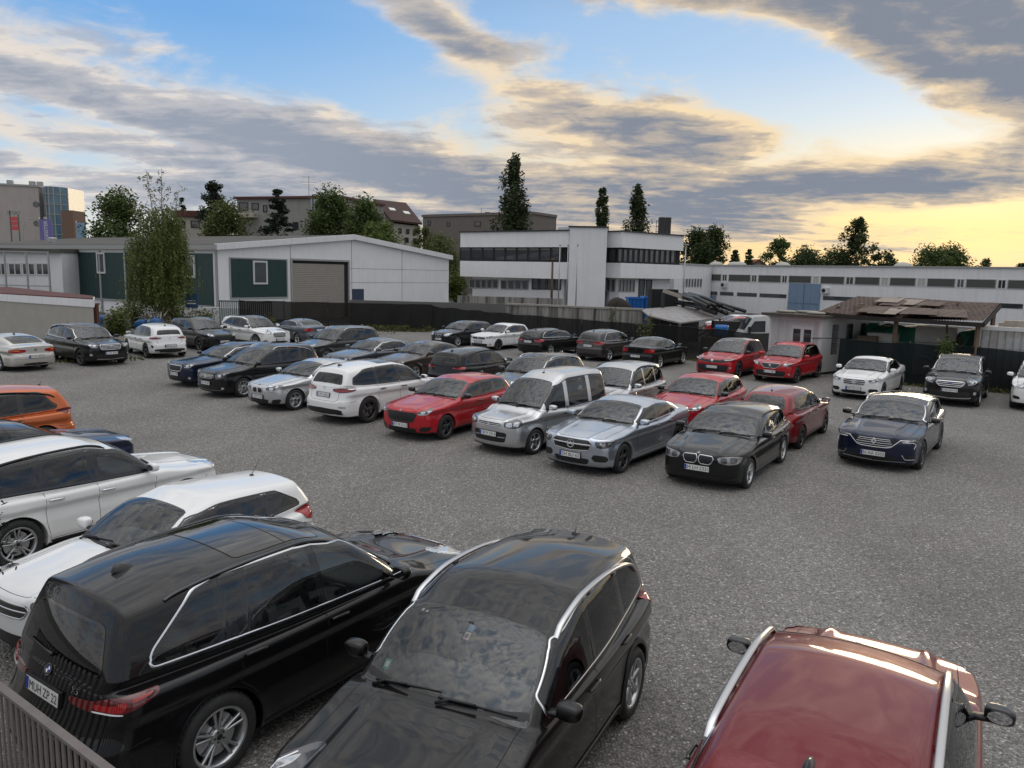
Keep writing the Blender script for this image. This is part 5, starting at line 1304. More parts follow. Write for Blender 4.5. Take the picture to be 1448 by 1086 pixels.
LF = {'mid': leafmat('leaf_mid', (.058, .092, .028), (.145, .195, .058)), 'dark': leafmat('leaf_dark', (.038, .060, .022), (.095, .13, .045), .25), 'olive': leafmat('leaf_olive', (.078, .100, .030), (.180, .205, .064)),
      'bright': leafmat('leaf_bright', (.075, .12, .028), (.17, .23, .055)), 'needle': leafmat('leaf_needle', (.016, .026, .017), (.040, .055, .032), .1), 'birch': leafmat('leaf_birch', (.092, .122, .032), (.20, .24, .07)), 'grass': leafmat('leaf_grass', (.07, .085, .025), (.16, .16, .06)), 'poplar': leafmat('leaf_poplar', (.030, .046, .020), (.082, .105, .040), .15)}
def leaves(C, size, g, flat=.5, droop=0.0):
    """one leaf-like blade (two triangles) per centre"""
    n = len(C); a = g.uniform(0, 2 * np.pi, n); el = g.uniform(-1, 1, n) * flat - droop
    D = np.stack([np.cos(a) * np.cos(el * 1.4), np.sin(a) * np.cos(el * 1.4), np.sin(el * 1.4)], 1)
    U = np.cross(D, g.normal(size=(n, 3))); U /= np.linalg.norm(U, axis=1, keepdims=True) + 1e-9
    s = size * g.uniform(.6, 1.35, n)[:, None]
    V = np.stack([C - D * s, C + U * s * .42, C + D * s, C - U * s * .42], 1).reshape(-1, 3)
    return V, np.arange(4 * n).reshape(n, 4)
def grow(kind, H, W, g, base=.2, n=2200, clumps=34):
    """leaf centres of a crown of height H, width W; returns centres and clump centres"""
    Z = []; 
    if kind == 'round':
        th = g.uniform(0, 2 * np.pi, clumps); u = g.uniform(-.75, 1, clumps); rr = np.sqrt(1 - u * u * .9) * g.uniform(.35, 1.0, clumps)
        cc = np.stack([np.cos(th) * rr * W * .38, np.sin(th) * rr * W * .38, H * (base + (1 - base) * (.5 + .40 * u))], 1); cr = W * g.uniform(.12, .24, clumps)
    elif kind == 'poplar':
        t = np.sort(g.uniform(0, 1, clumps)); w = np.interp(t, [0, .15, .4, .75, 1], [.75, 1, .88, .62, .22]); th = g.uniform(0, 2 * np.pi, clumps); q = g.uniform(.05, 1.0, clumps) * w * W * .52
        cc = np.stack([np.cos(th) * q, np.sin(th) * q, H * (base + (1 - base) * t * .97)], 1); cr = W * g.uniform(.12, .24, clumps) * (.45 + w * .6)
    elif kind == 'cone':
        t = np.repeat(np.linspace(0, .98, max(5, clumps // 6)), 6) + g.uniform(-.03, .03, max(5, clumps // 6) * 6); t = np.clip(t, 0, .985); th = g.uniform(0, 2 * np.pi, len(t)); q = (1 - t) * W * .5 * g.uniform(.5, 1.08, len(t))
        cc = np.stack([np.cos(th) * q, np.sin(th) * q, H * (base + (1 - base) * t) - q * .15], 1); cr = W * .15 * (.35 + (1 - t)) * g.uniform(.7, 1.2, len(t))
    elif kind == 'airy':
        t = g.uniform(0, 1, clumps); w = np.interp(t, [0, .35, .7, 1], [.55, 1, .8, .25]); th = g.uniform(0, 2 * np.pi, clumps); q = g.uniform(.2, 1, clumps) * w * W * .45
        cc = np.stack([np.cos(th) * q, np.sin(th) * q, H * (base + (1 - base) * t * .96)], 1); cr = W * g.uniform(.05, .12, clumps)
    per = max(8, n // len(cc)); P = []
    for c, r in zip(cc, cr):
        v = g.normal(size=(per, 3)); v /= np.linalg.norm(v, axis=1, keepdims=True); v *= (r * g.uniform(.12, 1.45, per)**.75)[:, None]
        if kind == 'cone': v[:, 2] *= .35
        if kind == 'poplar': v[:, 2] *= 1.9
        P.append(c + v)
    return np.concatenate(P), cc
def tree(loc, kind, H, W, leaf, label, group, size=.3, n=2400, base=.2, clumps=34, seed=1, name='tree', lean=0.0):
    g = np.random.default_rng(seed); r = empty(name, loc, g.uniform(0, 6), label, 'tree', group)
    size *= .66; n = int(n * (1.9 if kind == 'airy' else 3.0))
    C, cc = grow(kind, H, W, g, base, n, clumps)
    m = MB(); tr = max(.06, H * .014)
    top = H * (.9 if kind in ('cone', 'poplar') else .72)
    ts = [(0.08 * H * .03 * math.sin(k * 1.7 + seed), .05 * H * .03 * math.cos(k * 2.1), top * k / 6) for k in range(7)]
    m.tube(ts, [tr * (1.25 if k == 0 else 1 - k / 7.5) for k in range(7)], 8)
    for c in cc[::2] if kind != 'airy' else cc:
        z0 = max(H * base * .7, min(top * .95, c[2] - np.hypot(c[0], c[1]) * .8)); k = z0 / top * 6; i = min(5, int(k)); f = k - i
        p0 = Vector(ts[i]).lerp(Vector(ts[i + 1]), f); p1 = Vector(c)
        m.tube([p0, p0.lerp(p1, .5) + Vector((0, 0, .06 * (p1 - p0).length)), p1], [tr * .35, tr * .22, tr * .08], 5, cap=False)
    m.build('trunk', [BARK], r, True)
    V, F = leaves(C, size, g, .6, .15 if kind == 'cone' else 0)
    part('crown', V, F, [LF[leaf]], r, smooth=False); return r
def tree_px(px, ytop, Y, wpx, kind, leaf, label, group, ybase=None, **kw):
    p = at(px, ytop, Y); W = wpx / 1088 * Y; return tree((p.x, Y, 0), kind, p.z, W, leaf, label, group, **kw)

# the birch in front of the hall: thin leaning stems, hanging twigs
def birch():
    Y = 52.0; p = at(222, 234, Y); H = p.z; g = np.random.default_rng(5)
    r = empty('birch_tree', (p.x, Y, 0), 0, 'tall thin leaved birch with hanging twigs before the green hall wall', 'tree')
    m = MB(); tips = []
    stems = [((.0, 0), (.25, .1), H * .99), ((.2, .1), (-.9, -.2), H * .97), ((-.2, 0), (1.5, .2), H * .86), ((0, -.2), (-1.6, .1), H * .78), ((.1, .2), (.9, -.4), H * .74), ((-.1, .1), (-.5, .5), H * .70)]
    for (x0, y0), (dx, dy), h in stems:
        pts = [(x0 + dx * (k / 8)**1.4, y0 + dy * (k / 8)**1.4, h * k / 8) for k in range(9)]
        m.tube(pts, [.10 * (1 - k / 8.6) * h / H + .006 for k in range(9)], 7)
        for k in range(3, 9):
            for _ in range(9 if k < 7 else 5):
                q = Vector(pts[k - 1]).lerp(Vector(pts[k]), g.uniform(0, 1)); a = g.uniform(0, 6.28); l = (g.uniform(.5, 1.9) if k < 7 else g.uniform(.25, .7)) * (1.15 - k / 12)
                e = q + Vector((math.cos(a) * l, math.sin(a) * l, l * .35)); m.tube([q, e], [.018, .007], 4, cap=False)
                tips.append((e, k, l))
    m.build('trunk', [BIRCHBARK], r, True)
    C = []; tw = MB()
    for e, k, l in tips:
        for _ in range(7 if k < 7 else 4):
            b = e + Vector(g.normal(size=3) * .22); L = g.uniform(.6, 2.3) if k < 7 else g.uniform(.1, .35); nn = int(16 * L + 4) if k < 7 else 4
            for i in range(nn):
                t = i / nn; C.append((b.x + g.normal() * .06, b.y + g.normal() * .06, b.z - L * t + g.normal() * .04))
    for _ in range(700):                                # low scrubby skirt
        a = g.uniform(0, 6.28); q = abs(g.normal()) * 1.5; C.append((math.cos(a) * q, math.sin(a) * q, g.uniform(.4, 3.6)))
    C = np.array(C); C = C[C[:, 2] > .3]
    V, F = leaves(C, .085, g, .5, .5); part('crown', V, F, [LF['birch']], r, smooth=False)
birch()
G_ = 'trees behind the halls'
tree_px(165, 268, 112, 82, 'round', 'mid', 'rounded green tree left of the birch behind the hall roof', G_, size=.42, n=3600, clumps=46, seed=11, base=.15)
tree_px(257, 279, 135, 38, 'cone', 'needle', 'tiny distant fir above the dark red topped house', G_, size=.35, n=900, clumps=60, seed=12, base=.1, name='conifer')
tree_px(303, 257, 118, 62, 'airy', 'needle', 'dark spreading pine between the small fir and the flat roofed flats', G_, size=.38, n=2800, clumps=40, seed=13, base=.35, name='pine_tree')
tree_px(322, 284, 104, 74, 'round', 'olive', 'loose olive green tree before the flat roofed flats', G_, size=.34, n=2600, clumps=40, seed=14, base=.2)
tree_px(392, 268, 102, 84, 'cone', 'needle', 'dark conical fir standing before the flat roofed flats', G_, size=.38, n=2600, clumps=84, seed=15, base=.1, name='conifer')
tree_px(468, 264, 108, 78, 'round', 'mid', 'broad dark green tree hiding the right end of the flats', G_, size=.38, n=3600, clumps=46, seed=16, base=.15)
tree_px(512, 263, 106, 60, 'round', 'mid', 'tall bushy tree left of the brown roofed house', G_, size=.38, n=3200, clumps=40, seed=17, base=.1)
tree_px(537, 305, 98, 64, 'round', 'bright', 'lower light green tree beside the hall ridge', G_, size=.32, n=2600, clumps=36, seed=18, base=.05)
tree_px(600, 316, 118, 70, 'airy', 'olive', 'sparse olive tree before the long grey block', G_, size=.3, n=2000, clumps=40, seed=19, base=.15)
tree_px(628, 330, 100, 58, 'round', 'olive', 'olive bushy tree between the hall and the white office', G_, size=.3, n=2600, clumps=36, seed=20, base=.0)
tree_px(644, 385, 92, 36, 'round', 'bright', 'low green bush at the left foot of the white office', G_, size=.25, n=1500, clumps=24, seed=21, base=.0, name='bush')
P_ = 'poplars behind the white office'
tree_px(728, 222, 120, 54, 'poplar', 'poplar', 'tallest poplar rising behind the white office', P_, size=.40, n=4200, clumps=60, seed=22, base=.10, name='poplar_tree')
tree_px(853, 257, 132, 28, 'poplar', 'poplar', 'slimmest poplar behind the white stair tower', P_, size=.36, n=2000, clumps=40, seed=23, base=.1, name='poplar_tree')
tree_px(903, 254, 130, 42, 'poplar', 'poplar', 'poplar left of the black roof ducts', P_, size=.38, n=2800, clumps=48, seed=24, base=.1, name='poplar_tree')
G2 = 'trees beyond the long building'
for i, (px, yt, Y, w, k, lf, lb) in enumerate([
    (985, 322, 135, 52, 'round', 'dark', 'dark rounded tree right of the black roof ducts'), (1008, 318, 138, 48, 'round', 'dark', 'tallest dark tree directly beyond the low link building'),
    (1040, 354, 140, 40, 'cone', 'dark', 'small pointed conifer beside the dark rounded trees'), (1060, 353, 142, 38, 'cone', 'dark', 'small pointed conifer nearest the red gable'),
    (1104, 337, 140, 60, 'airy', 'mid', 'spreading thin leaved tree beyond the blue gate'), (1146, 350, 140, 62, 'round', 'dark', 'low dark tree left of the tall airy tree'),
    (1188, 352, 140, 70, 'round', 'dark', 'low dark tree under the tall airy tree'), (1215, 306, 136, 60, 'airy', 'dark', 'tall airy tree with gaps standing clear above the long roof'),
    (1246, 354, 138, 66, 'airy', 'dark', 'small loose tree right of the tall airy tree'), (1318, 350, 140, 62, 'round', 'mid', 'broad rounded tree above the brown carport'),
    (1348, 348, 142, 58, 'round', 'mid', 'rounded tree right of its broad twin above the carport'), (1394, 366, 142, 34, 'airy', 'dark', 'small thin tree above the right end of the long roof'),
    (1446, 368, 140, 16, 'round', 'dark', 'tree top at the right photo edge')]):
    tree_px(px, yt, Y, w, k, lf, lb, G2, size=.40, n=2600 if w > 40 else 1200, clumps=44 if w > 40 else 84, seed=40 + i, base=.15, name='conifer' if k == 'cone' else 'tree')
# ------------------------------------------------------------------ buildings
WHITEW = wallmat('white_cladding', (.80, .80, .80), .7, .09); WHITED = wallmat('white_render', (.74, .74, .75), .8, .14); CONC = wallmat('stained_concrete', (.30, .285, .265), .9, 1.0, dirt=(.05, .048, .045), lo=.40)
BEIGE = wallmat('beige_render', (.42, .37, .35), .85, .15); GREYC = wallmat('grey_flats', (.30, .29, .27), .85, .4); BROWNC = wallmat('brown_block', (.16, .14, .125), .85, .3); CREAM = wallmat('cream_render', (.46, .42, .36), .85, .2)
GREEN = ribbed('green_profiled_sheet', (.010, .040, .036), .30, 0, .45, 0, .5); SHUT = ribbed('roller_shutter', (.31, .285, .245), .16, 2, .5, .2, .7)
ROOFG = plain('roof_felt', (.085, .080, .072), .95, var=.3, scale=.5); REDROOF = plain('red_roof', (.10, .034, .030), .85, var=.25, scale=1.0); BRNROOF = plain('brown_tiles', (.055, .030, .024), .85, var=.25, scale=1.5, bump=.5, bscale=5)
PANE = paneglass('window_pane'); PANEB = paneglass('blue_glazing', (.05, .12, .18), .22); FRAME = plain('window_frame_white', (.58, .58, .57), .5); DARKF = plain('window_frame_dark', (.02, .02, .022), .4); GREYF = plain('frame_grey', (.32, .32, .31), .5)
BLUEG = ribbed('blue_gate', (.17, .25, .36), .9, 0, .5, 0, .4); STEEL = plain('galvanised_steel', (.36, .37, .37), .45, metal=.6, var=.2); WOOD = plain('weathered_wood', (.16, .115, .075), .85, var=.35, scale=4)
BLUEP = plain('blue_plastic', (.012, .13, .42), .4, var=.2); TEALW = plain('teal_door', (.03, .05, .09), .5)
DARKV = plain('dark_void', (.012, .012, .013), .9)

def win(w, b, px0, py0, px1, py1, frame=FRAME, pane=PANE, n=1, fw=.09, out=.05, parent_name='window', rows=1):
    """window on wall w: a frame with a recessed pane"""
    u0, z0 = w.uz(px0, py1); u1, z1 = w.uz(px1, py0); u0, u1 = min(u0, u1), max(u0, u1); z0, z1 = min(z0, z1), max(z0, z1)
    m = MB(); T = w.T()
    m.box(u0, u1, -out, .02, z1 - fw, z1, 0, T); m.box(u0, u1, -out, .02, z0, z0 + fw, 0, T)
    for k in range(n + 1):
        u = u0 + (u1 - u0) * k / n; m.box(max(u0, u - fw / 2) if 0 < k < n else (u0 if k == 0 else u1 - fw), min(u1, u + fw / 2) if 0 < k < n else (u0 + fw if k == 0 else u1), -out + .001, .019, z0 + fw, z1 - fw, 0, T)
    for k in range(1, rows):
        z = z0 + (z1 - z0) * k / rows; m.box(u0 + fw, u1 - fw, -out + .003, .015, z - fw / 2, z + fw / 2, 0, T)
    f = m.build(parent_name, [frame], b)
    p = MB(); p.box(u0 + fw * .5, u1 - fw * .5, -out * .3, .03, z0 + fw * .5, z1 - fw * .5, 0, T); p.build('pane', [pane], f); return f

# --- gabled hall
HA, HB = (-22.9, 60.0), (-7.1, 84.0); hw_ = Wall(HA, HB); hl = hw_.L; ZE, ZR = 5.80, 7.2; HD = 46.0
hall = empty('gabled_hall', (HA[0], HA[1], 0), 0, 'white gabled hall with grey roller door and green wall panels', 'building')
hall.matrix_basis = hw_.T()
m = MB(); m.prism([(0, 0), (hl, 0), (hl, ZE), (hl / 2, ZR), (0, ZE)], 0, HD, 'y'); m.build('wall', [WHITEW], hall)
m = MB()
for sg, (u0, z0), (u1, z1) in ((0, (-.25, ZE - .03), (hl / 2, ZR + .03)), (1, (hl / 2, ZR + .03), (hl + .25, ZE - .03))):
    m.add([(u0, -.30, z0 + .06), (u1, -.30, z1 + .06), (u1, HD + .3, z1 + .06), (u0, HD + .3, z0 + .06), (u0, -.30, z0 + .22), (u1, -.30, z1 + .22), (u1, HD + .3, z1 + .22), (u0, HD + .3, z0 + .22)], [(3, 2, 1, 0), (4, 5, 6, 7), (0, 1, 5, 4), (1, 2, 6, 5), (2, 3, 7, 6), (3, 0, 4, 7)])
m.build('roof', [ROOFG], hall)
m = MB()
for (u0, z0), (u1, z1) in (((-.27, ZE - .02), (hl / 2, ZR + .04)), ((hl / 2, ZR + .04), (hl + .27, ZE - .02))):
    m.add([(u0, -.34, z0 - .22), (u1, -.34, z1 - .22), (u1, -.34, z1 + .25), (u0, -.34, z0 + .25), (u0, -.02, z0 - .22), (u1, -.02, z1 - .22), (u1, -.02, z1 + .25), (u0, -.02, z0 + .25)], [(0, 1, 2, 3), (7, 6, 5, 4), (0, 4, 5, 1), (3, 2, 6, 7), (1, 5, 6, 2), (0, 3, 7, 4)])
m.build('fascia', [WHITED], hall); m = MB(); m.box(-.32, -.26, -.3, HD + .3, ZE - .22, ZE + .16); m.build('gutter', [GREYF], hall)
def hbox(nm, mat, px0, py0, px1, py1, out, deep=.02):
    u0, z0 = hw_.uz(px0, py1); u1, z1 = hw_.uz(px1, py0); m = MB(); m.box(u0, u1, -out, deep, max(0, z0), z1); return m.build(nm, [mat], hall), (u0, u1, z0, z1)
o, (u0, u1, z0, z1) = hbox('wall_panel', GREEN, 327, 368, 404.5, 421, .03)
m = MB()
for a in ((u0 - .12, u0, z0 - .1, z1 + .1), (u1, u1 + .12, z0 - .1, z1 + .1), (u0, u1, z1, z1 + .1), (u0, u1, z0 - .12, z0)): m.box(a[0], a[1], -.06, .02, a[2], a[3])
m.build('trim', [GREYF], o)
def hwin(px0, py0, px1, py1):
    u0, z0 = hw_.uz(px0, py1); u1, z1 = hw_.uz(px1, py0); m = MB(); f = .14
    m.box(u0, u1, -.11, -.031, z1 - f, z1); m.box(u0, u1, -.11, -.031, z0, z0 + f); m.box(u0, u0 + f, -.109, -.032, z0 + f, z1 - f); m.box(u1 - f, u1, -.109, -.032, z0 + f, z1 - f)
    w = m.build('window', [FRAME], hall); m = MB(); m.box(u0 + .1, u1 - .1, -.07, -.032, z0 + .1, z1 - .1); m.build('pane', [PANE], w)
hwin(357.5, 369, 377, 402)
u0, z0 = hw_.uz(413.5, 430); u1, z1 = hw_.uz(491.5, 370.5); m = MB(); m.box(u0, u1, -.004, .01, 0, z1); rd = m.build('roller_door', [SHUT], hall)
m = MB(); m.box(u0 - .16, u0, -.12, .01, 0, z1 + .16); m.box(u1, u1 + .16, -.12, .01, 0, z1 + .16); m.box(u0, u1, -.12, .01, z1, z1 + .16); m.box(u1 - .45, u1 - .0, -.012, .0, 0, z1, 1); m.box(u0, u1, -.012, .0, z1 - .25, z1, 1); m.build('frame', [GREYF, DARKV], rd)
hbox('door', TEALW, 498, 408.5, 514, 432, .05)
m = MB()
for px in (411, 497.3, 568.5): u, _ = hw_.uz(px, 380); m.box(u - .03, u + .03, -.015, .01, 0, min(ZE + (ZR - ZE) * (1 - abs(u / (hl / 2) - 1)), 9) - .25)
for z in (3.1, 4.4): 
    for a, b in ((u1 + .3, hl - .1),): m.box(a, b, -.012, .01, z - .02, z + .02)
m.build('cladding_joint', [GREYF], hall)
# left flank, local axes: along the flank is y
m = MB(); m.box(-.05, 0, .6, HD - .2, 1.25, ZE - .5); m.build('wall_panel', [ribbed('green_flank_sheet', (.010, .038, .035), .30, 1, .45, 0, .5)], hall)
m = MB()
for y in (.0, 4.2, 8.4, 12.6, 16.6, 21.0): m.box(-.12, -.051, y, y + .22, 0, ZE - .36)
m.box(-.10, -.052, .6, HD - .2, 1.12, 1.25); m.build('flank_post', [GREYF], hall)
flank = Wall((HA[0] - .835 * HD, HA[1] + .55 * HD), HA)
def fwin(px0, py0, px1, py1):
    d0 = flank.uz(px0, py0); d1 = flank.uz(px1, py1); y0, y1 = sorted((HD - d0[0], HD - d1[0])); z1, z0 = d0[1], d1[1]; m = MB(); f = .15
    m.box(-.16, -.054, y0, y1, z1 - f, z1); m.box(-.16, -.054, y0, y1, z0, z0 + f); m.box(-.159, -.055, y0, y0 + f, z0 + f, z1 - f); m.box(-.159, -.055, y1 - f, y1, z0 + f, z1 - f)
    w = m.build('window', [FRAME], hall); m = MB(); m.box(-.10, -.06, y0 + .1, y1 - .1, z0 + .1, z1 - .1); m.build('pane', [PANE], w)
fwin(138, 357, 151, 387); fwin(263.5, 361, 278, 393)
m = MB(); m.lathe([(.0, 0), (.45, 0), (.45, .5), (.38, .55), (0, .55)], 14, 0, (6, 20, 6.6), 'z'); m.build('roof_vent', [STEEL], hall); m = MB(); m.lathe([(.0, 0), (.45, 0), (.45, .4), (.3, .5), (0, .5)], 14, 0, (4, 33, 6.4), 'z'); m.build('roof_vent', [STEEL], hall)

# --- left annex of the hall, white with a window row
an = empty('annex', (-44, 62, 0), 0, 'low white workshop with a row of framed windows at the left photo edge', 'building', wc=True)
aw = Wall((-52, 70.5), (-40.2, 69.0)); T = aw.T()
m = MB(); m.box(0, 11.9, 0, 7, 0, 5.2, 0, T); m.build('wall', [WHITED], an)
m = MB(); m.box(-.3, 12.0, -.4, 7.2, 5.2, 5.5, 0, T); m.build('roof', [ROOFG], an)
for k in range(5): win(aw, an, -26 + k * 19.5, 372, -9 + k * 19.5, 389, FRAME, PANE, 2, .10, .06)
m = MB()
for k in range(6): m.box(1.2 + k * 2.1, 1.32 + k * 2.1, -1.5, -1.38, 0, 5.15, 0, T)
m.box(.5, 11.8, -1.5, -1.4, 2.2, 2.3, 0, T); m.box(.5, 11.8, -1.5, -1.4, 5.15, 5.25, 0, T); m.build('steel_frame', [GREYF], an)

# --- low garage left
gr = empty('garage', (-27, 45, 0), 0, 'low garage with pale slatted wall and red brown felt roof', 'building', wc=True)
gw_ = Wall((-40.0, 51.5), (-22.9, 42.0)); T = gw_.T()
t_ = ribbed('pale_slats', (.36, .34, .30), .19, 0, .75, 0, .4)
gp = lambda o, zz=0: [(-22.9 + o, 42.0 - o), (-40 - o, 51.5), (-38, 58), (-24.75 + o, 45.4)]
m = MB(); m.prism(gp(0), 0, 1.98, 'z'); m.build('wall', [t_], gr)
m = MB(); m.prism(gp(.12), 1.98, 2.40, 'z'); m.build('fascia', [WHITED], gr)
m = MB(); m.prism(gp(.03), 2.40, 2.46, 'z'); m.build('roof', [REDROOF], gr)

# --- white office
of = empty('office_building', (5, 82, 0), 0, 'white two storey office with dark window bands and a windowless stair tower', 'building', wc=True)
pts = [(-6.2, 88.4), (5.5, 80.0)]; wl = Wall(*pts); wr1 = Wall((9.2, 81.8), (10.9, 79.9)); wr2 = Wall((10.9, 79.9), (18.55, 86.2)); wt = Wall((5.5, 79.4), (9.25, 79.0))
def solid(nm, foot, z0, z1, mat, parent, cap=0.0):
    m = MB(); m.prism(foot, z0, z1, 'z'); return m.build(nm, [mat], parent)
lw = [(-6.2, 88.4), (5.5, 80.0), (13, 92), (2, 99)]; rw = [(9.2, 81.8), (10.9, 79.9), (18.55, 86.2), (14, 96), (6, 96)]
def grow_in(P, d):
    Q = inset(np.array(P), d); return [tuple(q) for q in Q]
ZT = {}
def zat(w, px, py): return w.uz(px, py)[1]
zp0, zp1 = zat(wl, 700, 349.5), zat(wl, 700, 328); zs0, zs1 = zat(wl, 700, 392), zat(wl, 700, 369.5)
solid('wall', grow_in(lw, 1.0), 0, zs0, WHITED, of); solid('wall', lw, zs0, zs1, WHITEW, of); solid('wall', grow_in(lw, .25), zs1, zp0, DARKV, of); solid('wall', lw, zp0, zp1, WHITEW, of)
zq0, zq1 = zat(wr2, 900, 351), zat(wr2, 900, 329); zt0, zt1 = zat(wr2, 900, 393.5), zat(wr2, 900, 372.5)
solid('wall', grow_in(rw, 1.0), 0, zt0, WHITED, of); solid('wall', rw, zt0, zt1, WHITEW, of); solid('wall', grow_in(rw, .25), zt1, zq0, DARKV, of); solid('wall', rw, zq0, zq1, WHITEW, of)
tw = [(5.5, 79.4), (9.25, 79.0), (10.6, 90), (6.4, 90)]; solid('stair_tower', tw, 0, zat(wt, 822, 321.5), WHITED, of)
m = MB()
for w, P, z in ((wl, lw, zp1), (wr2, rw, zq1)):
    for i in range(len(P)):
        a, b = P[i], P[(i + 1) % len(P)]; m.bar((a[0], a[1], z + .06), (b[0], b[1], z + .06), .35, .12)
for i in range(4): a, b = tw[i], tw[(i + 1) % 4]; z = zat(wt, 822, 321.5) + .07; m.bar((a[0], a[1], z), (b[0], b[1], z), .3, .14)
m.build('parapet_cap', [DARKF], of)
def band(w, x0, x1, y0a, y0b, y1a, y1b, n, back=.25, frame=DARKF, pane=PANE):
    """row of n windows between two picture columns, set back behind the facade plane"""
    w2 = Wall((w.a.x - w.n.x * back, w.a.y - w.n.y * back), (w.a.x - w.n.x * back + w.d.x, w.a.y - w.n.y * back + w.d.y))
    for k in range(n):
        a, b = k / n, (k + 1) / n; xa, xb = x0 + (x1 - x0) * a, x0 + (x1 - x0) * b
        win(w2, of, xa + .15, y0a + (y0b - y0a) * (a + b) / 2, xb - .15, y1a + (y1b - y1a) * (a + b) / 2, frame, pane, 1, .10, .07)
band(wl, 650, 795.5, 350, 350, 368.5, 368.5, 9)
band(wl, 664, 705, 395, 395, 407.5, 408, 5, 1.0, GREYF); band(wl, 708, 748, 396, 396, 409, 409.5, 4, 1.0, GREYF); band(wl, 752, 794, 393, 392, 409, 410, 4, 1.0, DARKF)
band(wr1, 850, 871.5, 351, 352, 369.5, 370, 2); band(wr2, 873, 955, 352, 354, 370, 373, 11)
band(wr2, 874, 898, 395, 395.5, 413, 413, 5, 1.0, GREYF); band(wr2, 902, 922, 394.5, 396, 421, 424, 2, 1.0, DARKF); band(wr1, 850, 871, 394, 395, 412, 412.5, 3, 1.0, GREYF)
m = MB()
z = zq1
for k in range(2): p = at(935 + k * 9, 320, 88); m.box(p.x - .3, p.x + .3, 87.6, 88.3, z - .2, z + 2.1)
m.build('roof_duct', [BLK], of)
m = MB(); p0, p1 = at(928, 320, 87.8), at(934, 320, 87.8)
for x in (p0.x, p1.x): m.bar((x, 87.8, z), (x, 87.8, z + 1.7), .06)
for h in (.5, 1.1, 1.7): m.bar((p0.x, 87.8, z + h), (p1.x, 87.8, z + h), .06)
m.build('roof_ladder', [DARKF], of)
m = MB(); p = at(798, 318, 90); m.box(p.x - .7, p.x + .7, 89.5, 90.5, zp1, zp1 + .9); m.box(p.x - .9, p.x - .75, 89.6, 90.3, zp1, zp1 + .5); m.build('roof_unit', [STEEL], of)

# --- long flat building on the right
LA, LB = (25.3, 101.7), (62.0, 54.4); lo = empty('long_hall', (40, 82, 0), 0, 'long low pale building with a window strip and a tall blue gate', 'building', wc=True); lwall = Wall(LA, LB); T = lwall.T(); LL = lwall.L; LZ = 5.8
m = MB(); m.box(0, LL, 0, 14, 0, LZ, 0, T); m.build('wall', [WHITED], lo)
m = MB(); m.box(-.1, LL, -.14, 14, LZ, LZ + .14, 0, T); m.build('parapet_cap', [GREYF], lo)
zb0, zb1 = 3.86, 4.74
segs = [(994, 1019.5, 0), (1021, 1028, 1), (1030, 1061, 0), (1062.5, 1070, 1), (1072, 1104, 0), (1105.5, 1113, 1), (1115, 1147, 0), (1149, 1158, 2), (1160, 1194, 0), (1196, 1207, 1), (1208.5, 1244, 0), (1246, 1256, 2), (1258, 1295, 0), (1297, 1309, 2), (1311, 1351, 0), (1353, 1364, 1), (1366, 1409, 0), (1411, 1423, 1), (1425, 1470, 0)]
CURT = plain('drawn_blind', (.42, .41, .38), .8); STRIPG = ribbed('glass_blocks', (.07, .072, .068), .12, 0, .25, 0, .35)
for a, b, k in segs:
    u0, _ = lwall.uz(a, 400); u1, _ = lwall.uz(b, 400); f = .07; m = MB()
    m.box(u0, u1, -.05, .02, zb1 - f, zb1, 0, T); m.box(u0, u1, -.05, .02, zb0, zb0 + f, 0, T); m.box(u0, u0 + f, -.049, .019, zb0 + f, zb1 - f, 0, T); m.box(u1 - f, u1, -.049, .019, zb0 + f, zb1 - f, 0, T)
    if k: m.box((u0 + u1) / 2 - .03, (u0 + u1) / 2 + .03, -.048, .018, zb0 + f, zb1 - f, 0, T)
    w = m.build('window', [FRAME if k else GREYF], lo); p = MB(); p.box(u0 + .03, u1 - .03, -.02, .018, zb0 + .03, zb1 - .03, 0); o = p.build('pane', [STRIPG if k == 0 else PANE if k == 1 else CURT], w); o.matrix_basis = T
u0, _ = lwall.uz(1115, 420); u1, _ = lwall.uz(1160, 420); m = MB(); m.box(u0, u1, -.10, -.0, 0, zb0 - .02); g = m.build('gate', [BLUEG], lo); g.matrix_basis = T
m = MB(); m.box((u0 + u1) / 2 - .03, (u0 + u1) / 2 + .03, -.13, -.1, 0, zb0 - .1); m.box(u0 + .1, u1 - .1, -.125, -.1, 1.5, 1.56); m.build('gate_joint', [plain('blue_joint', (.09, .14, .22), .5)], g)
for a, b in ((996, 1014), (1018, 1037), (1042, 1070), (1074, 1112), (1164, 1215), (1400, 1448)):
    u0, _ = lwall.uz(a, 420); u1, _ = lwall.uz(b, 420); m = MB(); m.box(u0, u1, -.03, .02, 2.05, 2.5, 0, T); m.build('window_strip', [PANE], lo)
u0, _ = lwall.uz(998, 420); u1, _ = lwall.uz(1013, 420); m = MB(); m.box(u0, u1, -.06, -.03, 0, 2.0, 0, T); m.build('door', [BLUEG], lo)
for px, py in ((1025, 403), (1168, 411)):
    u, z = lwall.uz(px, py); m = MB(); m.box(u - .42, u + .42, -.40, 0, z - .32, z + .32, 0, T); o = m.build('air_conditioner', [FRAME], lo)
    m = MB(); c = T @ Vector((u - .08, -.405, z)); V = [tuple(T @ Vector((u - .08 + .24 * math.cos(t), -.404, z + .24 * math.sin(t)))) for t in np.linspace(0, 6.283, 17)[:-1]]; m.add(V, [tuple(range(16))]); m.build('fan_grille', [DARKF], o)
for k, (px) in enumerate((985, 1004, 1018, 1073, 1250)):
    u, _ = lwall.uz(px, 385); m = MB(); m.lathe([(0, .55), (.5, .48), (.85, .25), (.95, 0), (.95, -.1)], 16, 0, tuple(T @ Vector((u, 4 + k % 2, LZ + .1))), 'z'); m.build('rooflight', [CURT], lo, True)
